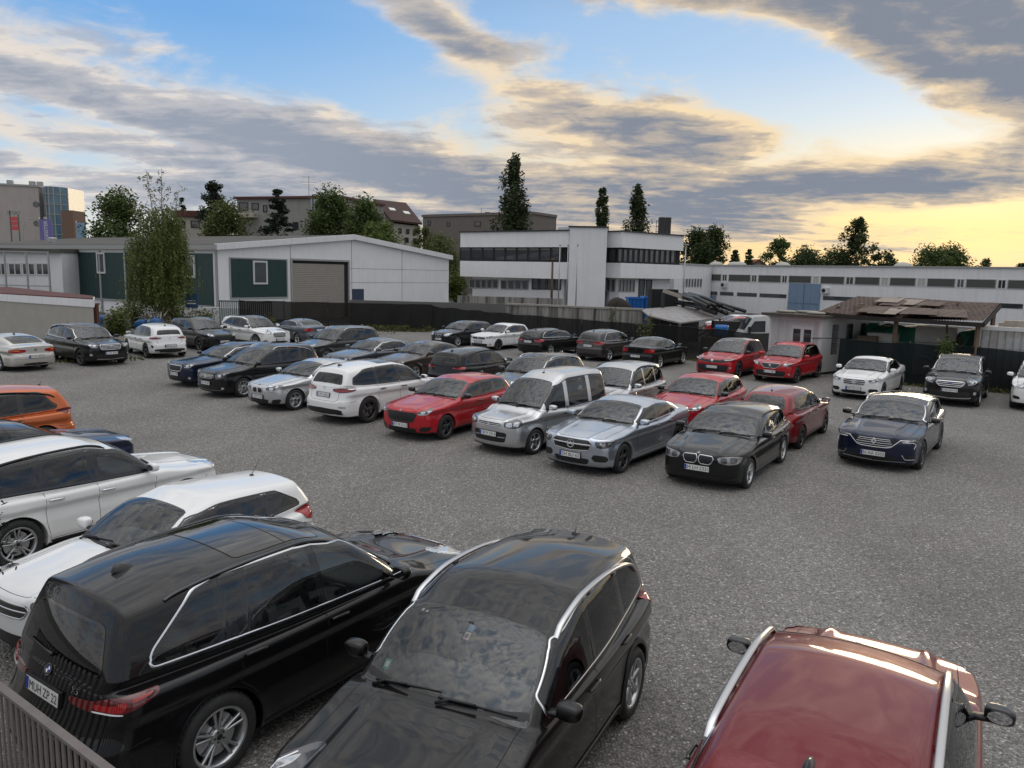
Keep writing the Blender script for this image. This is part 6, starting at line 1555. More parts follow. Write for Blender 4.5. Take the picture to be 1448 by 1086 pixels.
# link between office and long hall
lk = empty('link_building', (20, 96, 0), 0, 'low link building with narrow dark windows between the office and the long hall', 'building', wc=True); kw = Wall((18.9, 92.0), (25.6, 101.0))
m = MB(); m.box(0, kw.L, 0, 8, 0, 5.75, 0, kw.T()); m.build('wall', [WHITED], lk)
m = MB(); m.box(-.1, kw.L - .2, -.12, 8, 5.75, 5.92, 0, kw.T()); m.build('parapet_cap', [GREYF], lk)
for k in range(7): win(kw, lk, 965 + k * 4, 394, 968.4 + k * 4, 406, GREYF, PANE, 1, .08, .05)

# --- far buildings
bo = empty('glass_front_office', (-95, 150, 0), 0, 'beige office with a rounded blue glass corner at the left photo edge', 'building', wc=True)
bw = Wall((-118, 140), (-91.0, 150.0)); T = bw.T(); zt = bw.uz(62, 265)[1]
m = MB(); m.box(0, bw.L, 0, 18, 0, zt, 0, T); m.build('wall', [BEIGE], bo)
m = MB(); m.box(-.2, bw.L + .1, -.15, 18, zt, zt + .35, 0, T); m.build('parapet_cap', [GREYF], bo)
cx, cy = -88.0, 153.5; V = []; n = 12; zt2 = zt + .2; arc = [(cx - 3.2 + 4.4 * (k / n), cy - 3.6 * math.sin(math.pi * (.12 + .78 * k / n))) for k in range(n + 1)]
gl = MB(); gl.prism(arc + [(cx + 1.0, cy + 5), (cx - 3.2, cy + 5)], 0, zt2, 'z'); o = gl.build('glass_front', [PANEB], bo)
fr = MB()
for k in range(0, n + 1, 2): fr.bar((arc[k][0], arc[k][1] - .06, 0), (arc[k][0], arc[k][1] - .06, zt2), .16)
z = 2.0
while z < zt2:
    for k in range(n): fr.bar((arc[k][0], arc[k][1] - .06, z), (arc[k + 1][0], arc[k + 1][1] - .06, z), .14)
    z += 1.9
fr.build('mullion', [GREYF], o)
u, z = bw.uz(51, 289); m = MB(); m.lathe([(0, -.06), (.5, -.06), (.56, 0)], 20, 0, (0, 0, 0), 'y'); o = m.build('round_window', [PANE], bo); o.matrix_basis = T @ Matrix.Translation((u, 0, z))
u, z = bw.uz(52, 316); m = MB(); m.lathe([(0, -.06), (.5, -.06), (.56, 0)], 20, 0, (0, 0, 0), 'y'); o = m.build('round_window', [PANE], bo); o.matrix_basis = T @ Matrix.Translation((u, 0, z))
p = at(99, 298, 143); m = MB(); m.box(p.x - 1.1, p.x + 1.1, 142, 146, 0, p.z); m.build('brick_pier', [plain('brown_brick', (.17, .11, .08), .85, var=.2)], bo)
m = MB()
for px in (8, 40, 51): u, _ = bw.uz(px, 262); m.box(u - .5, u + .5, 3, 4, zt + .3, zt + 1.3, 0, T)
m.build('roof_unit', [STEEL], bo)
# signs before it
def banner(px0, px1, y0, y1, Y, col, txt, label, tall=True):
    a = at(px0, y0, Y); b = at(px1, y1, Y); r = empty('banner', ((a.x + b.x) / 2, Y, 0), 0, label, 'sign'); w = b.x - a.x
    m = MB(); m.box(-w / 2, w / 2, -.05, .05, b.z - 2.2, a.z); m.build('panel', [plain('banner_' + txt[:3], col, .6)], r)
    m = MB(); m.box(-w / 2 - .12, -w / 2, -.06, .06, 0, a.z + .3); m.build('post', [STEEL], r)
    if txt:
        V, F = text_geo(txt, w * .30, None); P = np.stack([-V[:, 1] , V[:, 0] * 0 - .06, V[:, 0]], 1) if tall else np.stack([V[:, 0], V[:, 0] * 0 - .06, V[:, 1]], 1)
        P = P + np.array([0, 0, (a.z + b.z) / 2 + .25]); part('lettering', P, F, [PLATE], r, smooth=False)
banner(55.5, 75, 310, 340, 120, (.16, .14, .36), 'GEISTER 8', 'violet banner with white upright lettering before the glass office')
banner(108, 121.5, 315, 336, 128, (.20, .34, .55), '', 'plain pale blue banner right of the brown brick pier')
p = at(20, 305, 118); r = empty('pylon_sign', (p.x, 118, 0), 0, 'sign pylon with red panels beside the beige office', 'sign'); m = MB(); q0, q1 = at(15, 306, 118), at(27, 326, 118); cx = (q0.x + q1.x) / 2 - p.x; w = q1.x - q0.x
m.box(cx - w / 2 - .12, cx - w / 2, -.1, .1, 0, q0.z + .9); m.box(cx + w / 2, cx + w / 2 + .12, -.1, .1, 0, q0.z + .3); m.build('post', [plain('sign_green', (.02, .09, .08), .5)], r)
for k in range(3): 
    m = MB(); zz = q0.z - (q0.z - q1.z) * (k + .5) / 3; m.box(cx - w / 2, cx + w / 2, -.08, .08, zz - .3, zz + .3); m.build('sign_panel', [plain('sign_red', (.55, .08, .08), .5)], r)
V, F = text_geo('SPORT', .5, None); part('lettering', np.stack([V[:, 0] + cx, V[:, 0] * 0 - .1, V[:, 1] + q0.z + .5], 1), F, [plain('sign_green', (.02, .09, .08), .5)], r, smooth=False)
def curved_lamp(px, ytop, Y, label):
    p = at(px, ytop, Y); r = empty('street_lamp', (p.x, Y, 0), 0, label, 'lamp'); m = MB(); h = p.z
    m.tube([(0, 0, 0), (0, 0, h * .8), (.25, 0, h * .93), (.9, 0, h)], [.09, .06, .05, .04], 7); m.build('pole', [STEEL], r, True); m = MB(); m.add(*sbox((1.15, 0, h), (.35, .12, .07), .5)); m.build('lamp_head', [GREYF], r, True)
curved_lamp(31, 309, 112, 'curved street lamp beside the red sign pylon')
# flats and houses
def block(nm, label, px0, px1, ytop, Y0, Y1, mat, roofmat, wins=(), over=.4, rt=.35, depth=14, cat='building', name='apartment_block'):
    a, b = at(px0, ytop, Y0), at(px1, ytop, Y1); w = Wall((a.x, Y0), (b.x, Y1)); r = empty(name, (a.x, Y0, 0), 0, label, cat, wc=True); T = w.T(); z = a.z
    m = MB(); m.box(0, w.L, 0, depth, 0, z, 0, T); m.build('wall', [mat], r); m = MB(); m.box(-over, w.L + over, -over, depth, z, z + rt, 0, T); m.build('roof', [roofmat], r)
    for q in wins: win(w, r, *q[:4], q[4] if len(q) > 4 else DARKF, PANE, q[5] if len(q) > 5 else 1, .14, .08)
    return r, w, z
r, w, z = block('a', 'pale flats with a flat red edged roof and balconies behind the firs', 335, 482, 281.5, 128, 122, GREYC, REDROOF, [(338, 286, 351, 298), (356, 287, 366, 297), (372, 290, 378, 300), (414, 314, 422, 324), (398, 290, 405, 300)])
m = MB(); u0, za = w.uz(337, 302); u1, zb = w.uz(365, 308); m.box(u0, u1, -1.3, 0, zb, za, 0, w.T()); m.build('balcony', [CREAM], r)
m = MB(); u, zz = w.uz(432, 282); p = w.T() @ Vector((u, 1, z)); m.tube([tuple(p), (p.x, p.y, p.z + 3.6)], .05, 6); 
for h, l in ((3.4, 1.0), (2.6, 1.3), (2.2, .9)): m.bar((p.x - l, p.y, p.z + h), (p.x + l, p.y, p.z + h), .05)
m.build('aerial', [GREYF], r)
m = MB(); u, _ = w.uz(442, 282); m.box(u - .15, u + .15, -.3, 0, 0, z, 0, w.T()); u, _ = w.uz(449, 282); m.box(u - .45, u + .45, -.4, 0, 0, z + .1, 0, w.T()); m.build('downpipe', [STEEL], r)
r, w, z = block('b', 'small cream house with a dark red flat top behind the birch', 248, 289, 306, 120, 120, CREAM, REDROOF, [(252, 312, 262, 322), (270, 312, 282, 322)], .5, .9, 10, name='house')
# brown roofed house, its tiled slope facing the yard
E0, E1, R0, R1 = at(552, 313, 132), at(597, 318, 132), at(529, 284, 141), at(574, 289, 141)
r = empty('house', (E0.x, 132, 0), 0, 'white house with a steep brown tiled roof behind the bushy trees', 'house', wc=True); m = MB()
up = Vector((0, 0, .3)); B0, B1 = Vector((R0.x, 150, E0.z)), Vector((R1.x, 150, E1.z))
for P in ((E0, E1, R1, R0), (R0, R1, B1, B0)):
    m.add([tuple(p) for p in P] + [tuple(p + up) for p in P], [(3, 2, 1, 0), (4, 5, 6, 7), (0, 1, 5, 4), (1, 2, 6, 5), (2, 3, 7, 6), (3, 0, 4, 7)])
m.build('roof', [BRNROOF], r); m = MB(); dn = Vector((0, .7, -.25)); q = [E0 + dn + Vector((.5, 0, 0)), E1 + dn + Vector((-.5, 0, 0)), B1 + Vector((-.5, -.7, -.3)), B0 + Vector((.5, -.7, -.3))]
m.add([(p.x, p.y, 0) for p in q] + [tuple(p) for p in q] + [tuple(R0 + Vector((.5, 0, -.2))), tuple(R1 + Vector((-.5, 0, -.2)))], [(0, 1, 5, 4), (2, 3, 7, 6), (1, 2, 6, 9, 5), (3, 0, 4, 8, 7)]); m.build('wall', [CREAM], r)
for u, v in ((.35, .55), (.75, .45)):
    p = (E0 * (1 - u) + E1 * u) * (1 - v) + (R0 * (1 - u) + R1 * u) * v + Vector((0, -.1, .36)); t_ = (R0 - E0).normalized(); m = MB(); e = (E1 - E0).normalized()
    V = [p + e * a_ * .5 + t_ * b_ * .6 for a_, b_ in ((-1, -1), (1, -1), (1, 1), (-1, 1))]; m.add([tuple(x) for x in V] + [tuple(x - Vector((0, 0, .1))) for x in V], [(0, 1, 2, 3), (0, 4, 5, 1), (1, 5, 6, 2), (2, 6, 7, 3), (3, 7, 4, 0)]); m.build('skylight', [PLATE], r)
hwl = Wall((q[0].x, q[0].y), (q[1].x, q[1].y))
for f_ in ((563, 323, 568, 330), (574, 324, 579, 331), (584, 325, 589, 332), (572, 336, 578, 343), (584, 337, 589, 343)): win(hwl, r, *f_, DARKF, PANE, 1, .14, .08)
r, w, z = block('c', 'long grey brown flat roofed block left of the tallest poplar', 598, 753, 307, 165, 150, BROWNC, BROWNC, [(605, 312, 609, 319), (632, 314, 636, 320), (671, 313, 680, 320), (735, 314, 743, 321)], .2, .5, 9)
m = MB(); u, _ = w.uz(668, 305); p = w.T() @ Vector((u, 3, z)); m.tube([tuple(p), (p.x, p.y, p.z + 1.8)], .07, 6); m.lathe([(0, 0), (.5, .25), (.6, .35)], 12, 0, (p.x + 1.3, p.y, p.z + .6), 'z'); m.build('aerial', [GREYF], r)
p = at(1073, 368, 150); r = empty('house', (p.x, 150, 0), 0, 'distant red roofed gable beyond the long building', 'house'); m = MB(); m.prism([(-2.6, 0), (2.6, 0), (2.6, p.z - 1.8), (0, p.z), (-2.6, p.z - 1.8)], 0, 7, 'y'); m.build('wall', [CREAM], r)
m = MB(); m.bar((-2.9, 3.4, p.z - 2.0), (0, 3.4, p.z + .12), 7.6, .2); m.bar((2.9, 3.4, p.z - 2.0), (0, 3.4, p.z + .13), 7.6, .2); m.build('roof', [plain('red_tiles', (.20, .045, .03), .85, var=.2)], r)
# ------------------------------------------------------------------ fences
def cloth_mat(name, col, per=.02):
    t = NT(name); o = t.obj(); sp = t.n('ShaderNodeSeparateXYZ'); t.l(o, sp.inputs[0])
    n = t.noise(t.mapping(o, (.6, .6, 1.6)), 1.5, 5, .6); c = t.mix(n, tuple(v * .6 for v in col), tuple(v * 1.5 for v in col))
    c = t.mix(t.ramp(t.noise(t.mapping(o, (.3, .3, 1.0)), 2.3, 6, .7), [(.55, (0, 0, 0)), (.8, (.5, .5, .5))]), c, tuple(min(1, v * 2.0 + .004) for v in col))
    d = t.n('ShaderNodeBsdfPrincipled'); t.l(c, d.inputs['Base Color']); d.inputs['Roughness'].default_value = .85; d.inputs['Specular IOR Level'].default_value = .3
    t.l(t.bump(t.noise(o, 5, 3), .3, .03), d.inputs['Normal'])
    tr = t.n('ShaderNodeBsdfTransparent'); mx = t.n('ShaderNodeMixShader'); mx.inputs[0].default_value = .07; t.l(d.outputs[0], mx.inputs[1]); t.l(tr.outputs[0], mx.inputs[2]); t.l(mx.outputs[0], t.out.inputs[0]); return t.m
def screen_fence(P, H, mat, label, seed, sag=.05, wave=.05, post=3.0):
    g = np.random.default_rng(seed); r = empty('screen_fence', (P[0][0], P[0][1], 0), 0, label, 'fence'); V = []; F = []; k = 0; nz = 9
    pts = []
    for i in range(len(P) - 1):
        a, b = np.array(P[i]), np.array(P[i + 1]); n = max(2, int(np.hypot(*(b - a)) / .25)); pts += [a + (b - a) * j / n for j in range(n)]
    pts.append(np.array(P[-1])); pts = np.array(pts); s_ = np.concatenate([[0], np.cumsum(np.hypot(*np.diff(pts, axis=0).T))])
    d = np.gradient(pts, axis=0); d /= np.hypot(d[:, 0], d[:, 1])[:, None]; nn = np.stack([d[:, 1], -d[:, 0]], 1)
    ph = g.uniform(0, 6, 8)
    for i, p in enumerate(pts):
        s = s_[i]; u = (s % post) / post; top = H[0] + (H[1] - H[0]) * s / s_[-1] - sag * 4 * u * (1 - u) + .02 * math.sin(s * 2.3 + ph[0])
        for j in range(nz):
            z = .02 + (top - .02) * j / (nz - 1)
            w = wave * (math.sin(s * 1.7 + ph[1] + z) + .6 * math.sin(s * 3.9 + ph[2] - 2 * z) + .5 * math.sin(s * 7.3 + ph[3] + 3 * z)) * math.sin(math.pi * min(1, max(.05, u)))**.7
            q = p + nn[i] * (w + .05); V.append((q[0] - P[0][0], q[1] - P[0][1], z))
    for i in range(len(pts) - 1):
        for j in range(nz - 1): F.append((i * nz + j, (i + 1) * nz + j, (i + 1) * nz + j + 1, i * nz + j + 1))
    part('screen_cloth', V, F, [mat], r)
    x = 0.0
    while x <= s_[-1] + .01:
        i = int(np.searchsorted(s_, min(x, s_[-1]))); p = pts[min(i, len(pts) - 1)]; hh = H[0] + (H[1] - H[0]) * x / s_[-1] + .06
        m = MB(); m.tube([(p[0] - P[0][0], p[1] - P[0][1], 0), (p[0] - P[0][0], p[1] - P[0][1], hh)], .03, 7); m.build('post', [DARKF], r, True); x += post
    m = MB(); m.tube([(p[0] - P[0][0], p[1] - P[0][1], H[0] + (H[1] - H[0]) * s / s_[-1] - .01) for p, s in zip(pts[::6], s_[::6])], .008, 5); m.build('top_wire', [DARKF], r)
    return r
BLKC = cloth_mat('black_screen', (.008, .008, .008)); GRNC = cloth_mat('dark_green_screen', (.004, .009, .010)); BRC = cloth_mat('brown_black_screen', (.012, .010, .009))
screen_fence([(-19.4, 54.6), (-12.5, 55.2), (-5.9, 56.2)], (2.0, 1.95), BRC, 'brown black screen fence in front of the white hall', 1, .04, .07)
screen_fence([(-6.0, 56.9), (-.2, 49.6), (6.6, 43.0), (9.3, 41.0), (12.6, 37.5)], (1.80, 1.72), BLKC, 'black screen fence running behind the row of parked cars to the white cabin', 2, .06, .05)
screen_fence([(14.55, 34.2), (18.6, 31.6), (23.5, 28.6)], (1.80, 1.76), GRNC, 'dark green screen fence behind the white saloon and the black off-roader', 3, .05, .05, 2.6)
r = empty('fence_wire', (12.6, 37.5, 0), 0, 'sagging black wire strung across the white cabin between two fences', 'wire'); m = MB(); m.tube([(0, 0, 1.74), (.9, -1.2, 1.62), (1.95, -3.3, 1.80)], .022, 6); m.build('cable', [BLK], r)
# grey bar panels in front of the hall
for k, (x0, x1) in enumerate(((311, 346), (350, 384))):
    a, b = at(x0, 440, 54.9), at(x1, 440, 54.9); r = empty('bar_fence', (a.x, 54.9, 0), 0, ('left' if k == 0 else 'right') + ' one of two grey green upright bar panels before the hall corner', 'fence'); w = b.x - a.x
    m = MB(); n = 12
    for i in range(n + 1): m.box(w * i / n - .035, w * i / n + .035, -.02, .02, .15, 1.95)
    m.build('bars', [plain('grey_green_steel', (.12, .16, .16), .5, var=.15)], r); m = MB(); m.box(-.05, w + .05, -.035, .035, .2, .28); m.box(-.05, w + .05, -.035, .035, 1.85, 1.95); m.build('rail', [plain('grey_green_steel', (.12, .16, .16), .5)], r)
# block wall and stained concrete wall behind the fence
def wallthing(a, b, h, th, mat, cap, label, name='concrete_wall'):
    w = Wall(a, b); r = empty(name, (a[0], a[1], 0), 0, label, 'wall', wc=True); m = MB(); m.box(0, w.L, 0, th, 0, h); o = m.build('wall_face', [mat], r); o.matrix_basis = w.T()
    if cap: m = MB(); m.box(-.05, w.L + .05, -.06, th + .06, h, h + .12); o = m.build('coping', [cap], r); o.matrix_basis = w.T()
    return w
BLOCKM = wallmat('grey_blocks', (.13, .125, .12), .95, .4)
wallthing((-12.6, 59.2), (-.6, 58.4), 2.0, .25, BLOCKM, None, 'low grey block wall at the right end of the hall', 'block_wall')
CAPC = plain('pale_coping', (.30, .28, .25), .9, var=.2)
wallthing((-.55, 53.9), (8.4, 50.2), 2.12, .3, CONC, CAPC, 'streaked concrete wall behind the black screen fence')
wallthing((-4.5, 61.5), (3.8, 60.0), 2.45, .25, CONC, None, 'second concrete wall before the white office', 'concrete_wall')
# ------------------------------------------------------------------ site cabin, carport, container
cw = Wall((12.45, 37.35), (14.15, 35.3)); T = cw.T(); CW = wallmat('cabin_white', (.52, .52, .51), .6, .35); L = cw.L
r = empty('site_cabin', (12.45, 37.35, 0), 0, 'white site cabin with a double glazed door beside the red crossover', 'cabin', wc=True)
m = MB(); m.box(0, L, 0, 6.0, .1, 2.62); o = m.build('wall', [CW], r); o.matrix_basis = T
m = MB(); m.box(-.25, L + .25, -.45, 6.2, 2.62, 2.74); o = m.build('roof', [plain('cabin_roof', (.07, .06, .05), .9, var=.3)], r); o.matrix_basis = T
m = MB(); m.box(-.02, .12, -.02, .02, .1, 2.6); m.box(L - .12, L + .02, -.02, 6.0, .1, 2.6); m.box(.12, L - .12, -.02, .02, 2.45, 2.61); o = m.build('frame', [FRAME], r); o.matrix_basis = T
u0, _ = cw.uz(1119, 480); u1, _ = cw.uz(1150, 480); m = MB(); f = .09
m.box(u0, u1, -.05, .0, 2.05, 2.2); m.box(u0, u0 + f, -.05, 0, .15, 2.05); m.box(u1 - f, u1, -.05, 0, .15, 2.05); m.box((u0 + u1) / 2 - .08, (u0 + u1) / 2 + .08, -.05, 0, .15, 2.05); m.box(u0 + f, u1 - f, -.045, 0, .15, .9); o = m.build('door', [FRAME], r); o.matrix_basis = T
m = MB(); m.box(u0 + f, (u0 + u1) / 2 - .08, -.02, -.001, .9, 2.05); m.box((u0 + u1) / 2 + .08, u1 - f, -.02, -.001, .9, 2.05); q = m.build('pane', [PANE], o)
m = MB()
for k in range(4): m.box(L - .001, L + .02, .9 + k * 1.35, 1.5 + k * 1.35, .9, 2.3)
q = m.build('window', [PANE], r); q.matrix_basis = T
for k, (u, v, s) in enumerate(((.5, .5, .5), (1.2, 1.2, .6), (2.1, .4, .45))):
    m = MB(); m.add(*sbox((0, 0, .07), (s, .22, .07), .7)); o = m.build('tarpaulin_roll', [plain('pale_tarp', (.30, .28, .24), .8, var=.2)], None, True); o.matrix_basis = T @ Matrix.Translation((u, v, 2.74))
    tag(o, ('left', 'middle', 'right')[k] + ' one of three pale tarpaulin rolls on the cabin roof', 'tarpaulin', 'tarpaulin rolls on the cabin roof')
def rusty_roof():
    t = NT('rusty_sheet'); o = t.obj(); q = t.mapping(t.mapping(o, (1, 1, 1), (0, 0, R(48))), (4.5, .30, 1)); st = t.noise(q, 1.0, 6, .65)
    c = t.ramp(st, [(.30, (.040, .026, .022)), (.48, (.085, .052, .040)), (.62, (.13, .085, .065)), (.78, (.22, .17, .14))])
    c = t.mix(t.ramp(t.noise(o, .55, 5, .6), [(.50, (0, 0, 0)), (.68, (.75, .75, .75))]), c, (.045, .034, .030))
    sp = t.n('ShaderNodeSeparateXYZ'); t.l(t.mapping(o, (1, 1, 1), (0, 0, R(48))), sp.inputs[0]); w_ = t.math('ABSOLUTE', t.math('SUBTRACT', t.math('FRACT', t.math('MULTIPLY', sp.outputs[0], 4.2)), .5))
    c = t.mix(t.math('MULTIPLY', t.math('GREATER_THAN', w_, .40), .55), c, (.02, .015, .013))
    t.bsdf(c, .8, normal=t.bump(w_, .9, .05)); return t.m
RUST = rusty_roof()
A, B, Cc, D = at(1158, 441, 36.0), at(1391, 454, 31.0), at(1415, 428.5, 36.2), at(1214, 418.5, 43.0)
r = empty('carport', (16.5, 34, 0), 0, 'open carport with a sagging rusty brown sheet roof', 'carport'); off = Vector((16.5, 34, 0)); P = [p - off for p in (A, B, Cc, D)]
V = []; F = []; n1, n2 = 120, 10; g = np.random.default_rng(8)
for i in range(n1 + 1):
    for j in range(n2 + 1):
        u, v = i / n1, j / n2; p = (P[0] * (1 - u) + P[1] * u) * (1 - v) + (P[3] * (1 - u) + P[2] * u) * v
        V.append((p.x, p.y, p.z + .022 * math.cos(i * math.pi) + .05 * math.sin(u * 9 + v * 4) * .4 - .10 * 4 * u * (1 - u) * (1 - v)))
for i in range(n1):
    for j in range(n2): F.append((i * (n2 + 1) + j, (i + 1) * (n2 + 1) + j, (i + 1) * (n2 + 1) + j + 1, i * (n2 + 1) + j + 1))
part('roof', V, F, [RUST], r, smooth=False)
m = MB(); dn = Vector((0, 0, -.16)); m.bar(P[0] + dn, P[1] + dn, .10, .18); m.bar(P[1] + dn, P[2] + dn, .10, .16); m.bar(P[0] + dn, P[3] + dn, .10, .16); m.bar(P[3] + dn, P[2] + dn, .1, .2); m.build('fascia', [plain('dark_fascia', (.022, .018, .015), .85, var=.3)], r)
for u, v in ((.03, .05), (.5, .05), (.97, .05), (.03, .95), (.97, .95)):
    p = (P[0] * (1 - u) + P[1] * u) * (1 - v) + (P[3] * (1 - u) + P[2] * u) * v; m = MB(); m.box(p.x - .07, p.x + .07, p.y - .07, p.y + .07, 0, p.z - .12); m.build('post', [WOOD], r)
m = MB()
for k in range(9):
    u, v = g.uniform(.05, .95), g.uniform(.1, .9); p = (P[0] * (1 - u) + P[1] * u) * (1 - v) + (P[3] * (1 - u) + P[2] * u) * v; M = Matrix.Translation(p + Vector((0, 0, .08))) @ Matrix.Rotation(g.uniform(0, 3), 4, 'Z'); m.box(-.35, .35, -.05, .05, -.04, .04, 0, M)
m.build('batten', [WOOD], r)
e1 = (P[1] - P[0]).normalized(); e2 = (P[3] - P[0]).normalized()
for k in range(9):
    u, v = g.uniform(.04, .80), g.choice([-.012, .0, .45, .55]); a_ = (P[0] * (1 - u) + P[1] * u) * (1 - v) + (P[3] * (1 - u) + P[2] * u) * v + Vector((0, 0, .045 + .012 * k)) ; w_, l_ = g.uniform(.9, 1.5), g.uniform(1.6, 3.4); tw = g.uniform(-.12, .12)
    d1 = e1 + e2 * tw; d2 = e2 - e1 * tw; V = [a_, a_ + d1 * w_, a_ + d1 * w_ + d2 * l_ + Vector((0, 0, g.uniform(0, .05))), a_ + d2 * l_]
    mm = MB(); mm.add([tuple(q) for q in V] + [tuple(q + Vector((0, 0, .018))) for q in V], [(3, 2, 1, 0), (4, 5, 6, 7), (0, 1, 5, 4), (1, 2, 6, 5), (2, 3, 7, 6), (3, 0, 4, 7)]); mm.build('loose_sheet', [RUST if k % 3 else plain('pale_sheet', (.24, .20, .17), .8, var=.35, scale=2)], r)
CONT = ribbed('container_sheet', (.42, .43, .43), .28, 0, .5, 0, .9, .12, (.30, .27, .24))
kw = Wall((19.35, 32.1), (26.5, 27.6)); r = empty('shipping_container', (19.35, 32.1, 0), 0, 'pale corrugated shipping container at the right photo edge', 'container', wc=True); m = MB(); m.box(0, kw.L, 0, 2.4, .1, 2.55); o = m.build('wall', [CONT], r); o.matrix_basis = kw.T()
m = MB(); m.box(-.03, .12, -.03, .05, .1, 2.6); m.box(.12, kw.L, -.03, .03, 2.45, 2.6); m.box(-.03, .03, .05, 2.4, 2.45, 2.6); o = m.build('frame', [FRAME], r); o.matrix_basis = kw.T()
for k, (u, v) in enumerate(((1.4, .8), (2.6, 1.3))):
    m = MB(); m.box(-.7, .7, -.4, .4, 0, .16); m.box(-.5, .5, -.3, .3, .16, .26); o = m.build('pallet', [plain('pale_boards', (.34, .30, .25), .85, var=.25)]); o.matrix_basis = kw.T() @ Matrix.Translation((u, v, 2.6)) @ Matrix.Rotation(.3 * k, 4, 'Z'); tag(o, ('first', 'second')[k] + ' board stack lying on the pale container roof', 'boards', 'boards on the container')
# goods below the carport
TARP = plain('green_tarpaulin', (.02, .17, .11), .5, var=.35, scale=1.5, bump=.6, bscale=4); SLAB = plain('pale_stone_blocks', (.62, .60, .56), .85, var=.2, scale=2)
def heap(px, py, Y, s, mat, label, cat, name, e=.45, seed=0, parts=None):
    p = at(px, py, Y); r = MB(); V, F = sbox((0, 0, s[2]), s, e, 14, 24); g = np.random.default_rng(seed)
    V = [(x * (1 + .07 * math.sin(3 * z + seed)), y, z + .08 * math.sin(4 * x + seed) * (z > s[2])) for x, y, z in V]
    o = r.add(V, F).build(name, [mat], None, True); o.location = (p.x, Y, 0); tag(o, label, cat); return o
heap(1222, 470, 38.5, (.75, .6, 1.12), TARP, 'small pile under a green tarpaulin beside the cabin', 'tarpaulin', 'tarpaulin_pile', .35, 1)
heap(1280, 470, 37.5, (1.55, .8, 1.12), TARP, 'wide pile under a green tarpaulin in the middle of the carport', 'tarpaulin', 'tarpaulin_pile', .3, 4)
heap(1372, 470, 34.5, (.45, .4, 1.15), TARP, 'narrow green wrapped pile at the right carport post', 'tarpaulin', 'tarpaulin_pile', .35, 6)
def stack(px, Y, w, d, n, hh, mat, label, cat, name, z0=.1):
    p = at(px, 480, Y); r = empty(name, (p.x, Y, 0), R(-35), label, cat); m = MB()
    for k in range(n): m.box(-w / 2 + .04 * (k % 2), w / 2 - .05 * ((k + 1) % 2), -d / 2, d / 2, z0 + k * hh + .03, z0 + (k + 1) * hh)
    m.build('slabs', [mat], r); m = MB()
    for k in range(n): m.box(-w / 2 + .1, w / 2 - .1, -d / 2 + .1, d / 2 - .1, z0 + k * hh - .03, z0 + k * hh + .03)
    m.build('spacers', [WOOD], r); return r
stack(1248, 36.4, 1.3, .9, 4, .46, SLAB, 'stack of pale slabs in front of the green tarpaulins', 'slabs', 'slab_stack')
stack(1325, 35.4, 1.7, 1.0, 3, .75, SLAB, 'tall pile of large white blocks under the carport', 'slabs', 'slab_stack')
stack(1228, 36.2, .9, .6, 5, .34, WOOD, 'pile of brown boards by the cabin end', 'boards', 'board_pile')
p = at(1352, 480, 33.8); r = empty('scrap_pile', (p.x, 33.8, 0), 0, 'tangle of poles and boards under the right end of the carport', 'scrap'); m = MB(); g = np.random.default_rng(3)
for k in range(16): a = Vector((g.uniform(-.9, .9), g.uniform(-.5, .5), g.uniform(.6, 1.9))); d = Vector((g.normal(), g.normal() * .4, g.normal() * .4)).normalized() * g.uniform(.4, .9); m.bar(a - d, a + d, .07, .04)
m.build('poles', [WOOD], r)
# ------------------------------------------------------------------ sheet metal shelter, pipes, skips, truck
A, B, Cc, D = at(917, 446, 45.0), at(962, 456, 43.6), at(1019, 449, 46.5), at(968, 432, 52.0); D0 = at(906, 437, 51.0)
r = empty('metal_shelter', (8.5, 45, 0), 0, 'lean-to shelter with a grey sheet metal roof behind the mesh fence', 'shelter'); off = Vector((8.5, 45, 0)); m = MB(); poly = [D0, A, B, Cc, D]
V = [tuple(p - off) for p in poly] + [tuple(p - off - Vector((0, 0, .08))) for p in poly]; m.add(V, [(0, 1, 2, 3, 4), (9, 8, 7, 6, 5)] + [(i, i + 5, (i + 1) % 5 + 5, (i + 1) % 5) for i in range(5)])
m.build('roof', [ribbed('grey_sheet_roof', (.30, .30, .31), .5, 0, .5, .2, .4, .25, (.24, .19, .15))], r)
for p in (A, B, Cc, D): q = p - off; m = MB(); m.box(q.x - .06, q.x + .06, q.y + .05, q.y + .17, 0, q.z - .08); m.build('post', [WOOD], r)
m = MB()
for k in range(8): m.bar((1.0 + k * .25, 1.0, .3 + .2 * (k % 3)), (2.2 + k * .22, .7, 1.2 + .12 * (k % 4)), .12, .06)
m.build('crossbars', [WOOD], r)
a, b = at(972, 420, 52), at(1028, 436, 46); r = empty('pipe_bundle', (a.x, a.y, 0), 0, 'slanting bundle of black plastic pipes above the sheet metal shelter', 'pipes'); m = MB(); g = np.random.default_rng(4)
for k in range(11):
    o1 = Vector((g.normal() * .35, g.normal() * .3, g.uniform(-.55, .25))); aa = a - Vector((a.x, a.y, 0)) + o1; bb = b - Vector((a.x, a.y, 0)) + o1 * .8 + Vector((g.uniform(-1, .6), 0, 0)); m.tube([aa, aa.lerp(bb, .5) + Vector((0, 0, .1)), bb], .11, 9)
m.build('pipes', [plain('black_pipe', (.014, .014, .015), .35, var=.3)], r, True)
m = MB()
for p, z in ((a, a.z), (b, b.z)): q = p - Vector((a.x, a.y, 0)); m.box(q.x - .8, q.x + .8, q.y - .3, q.y + .3, 0, z - .75)
m.build('rack', [DARKF], r)
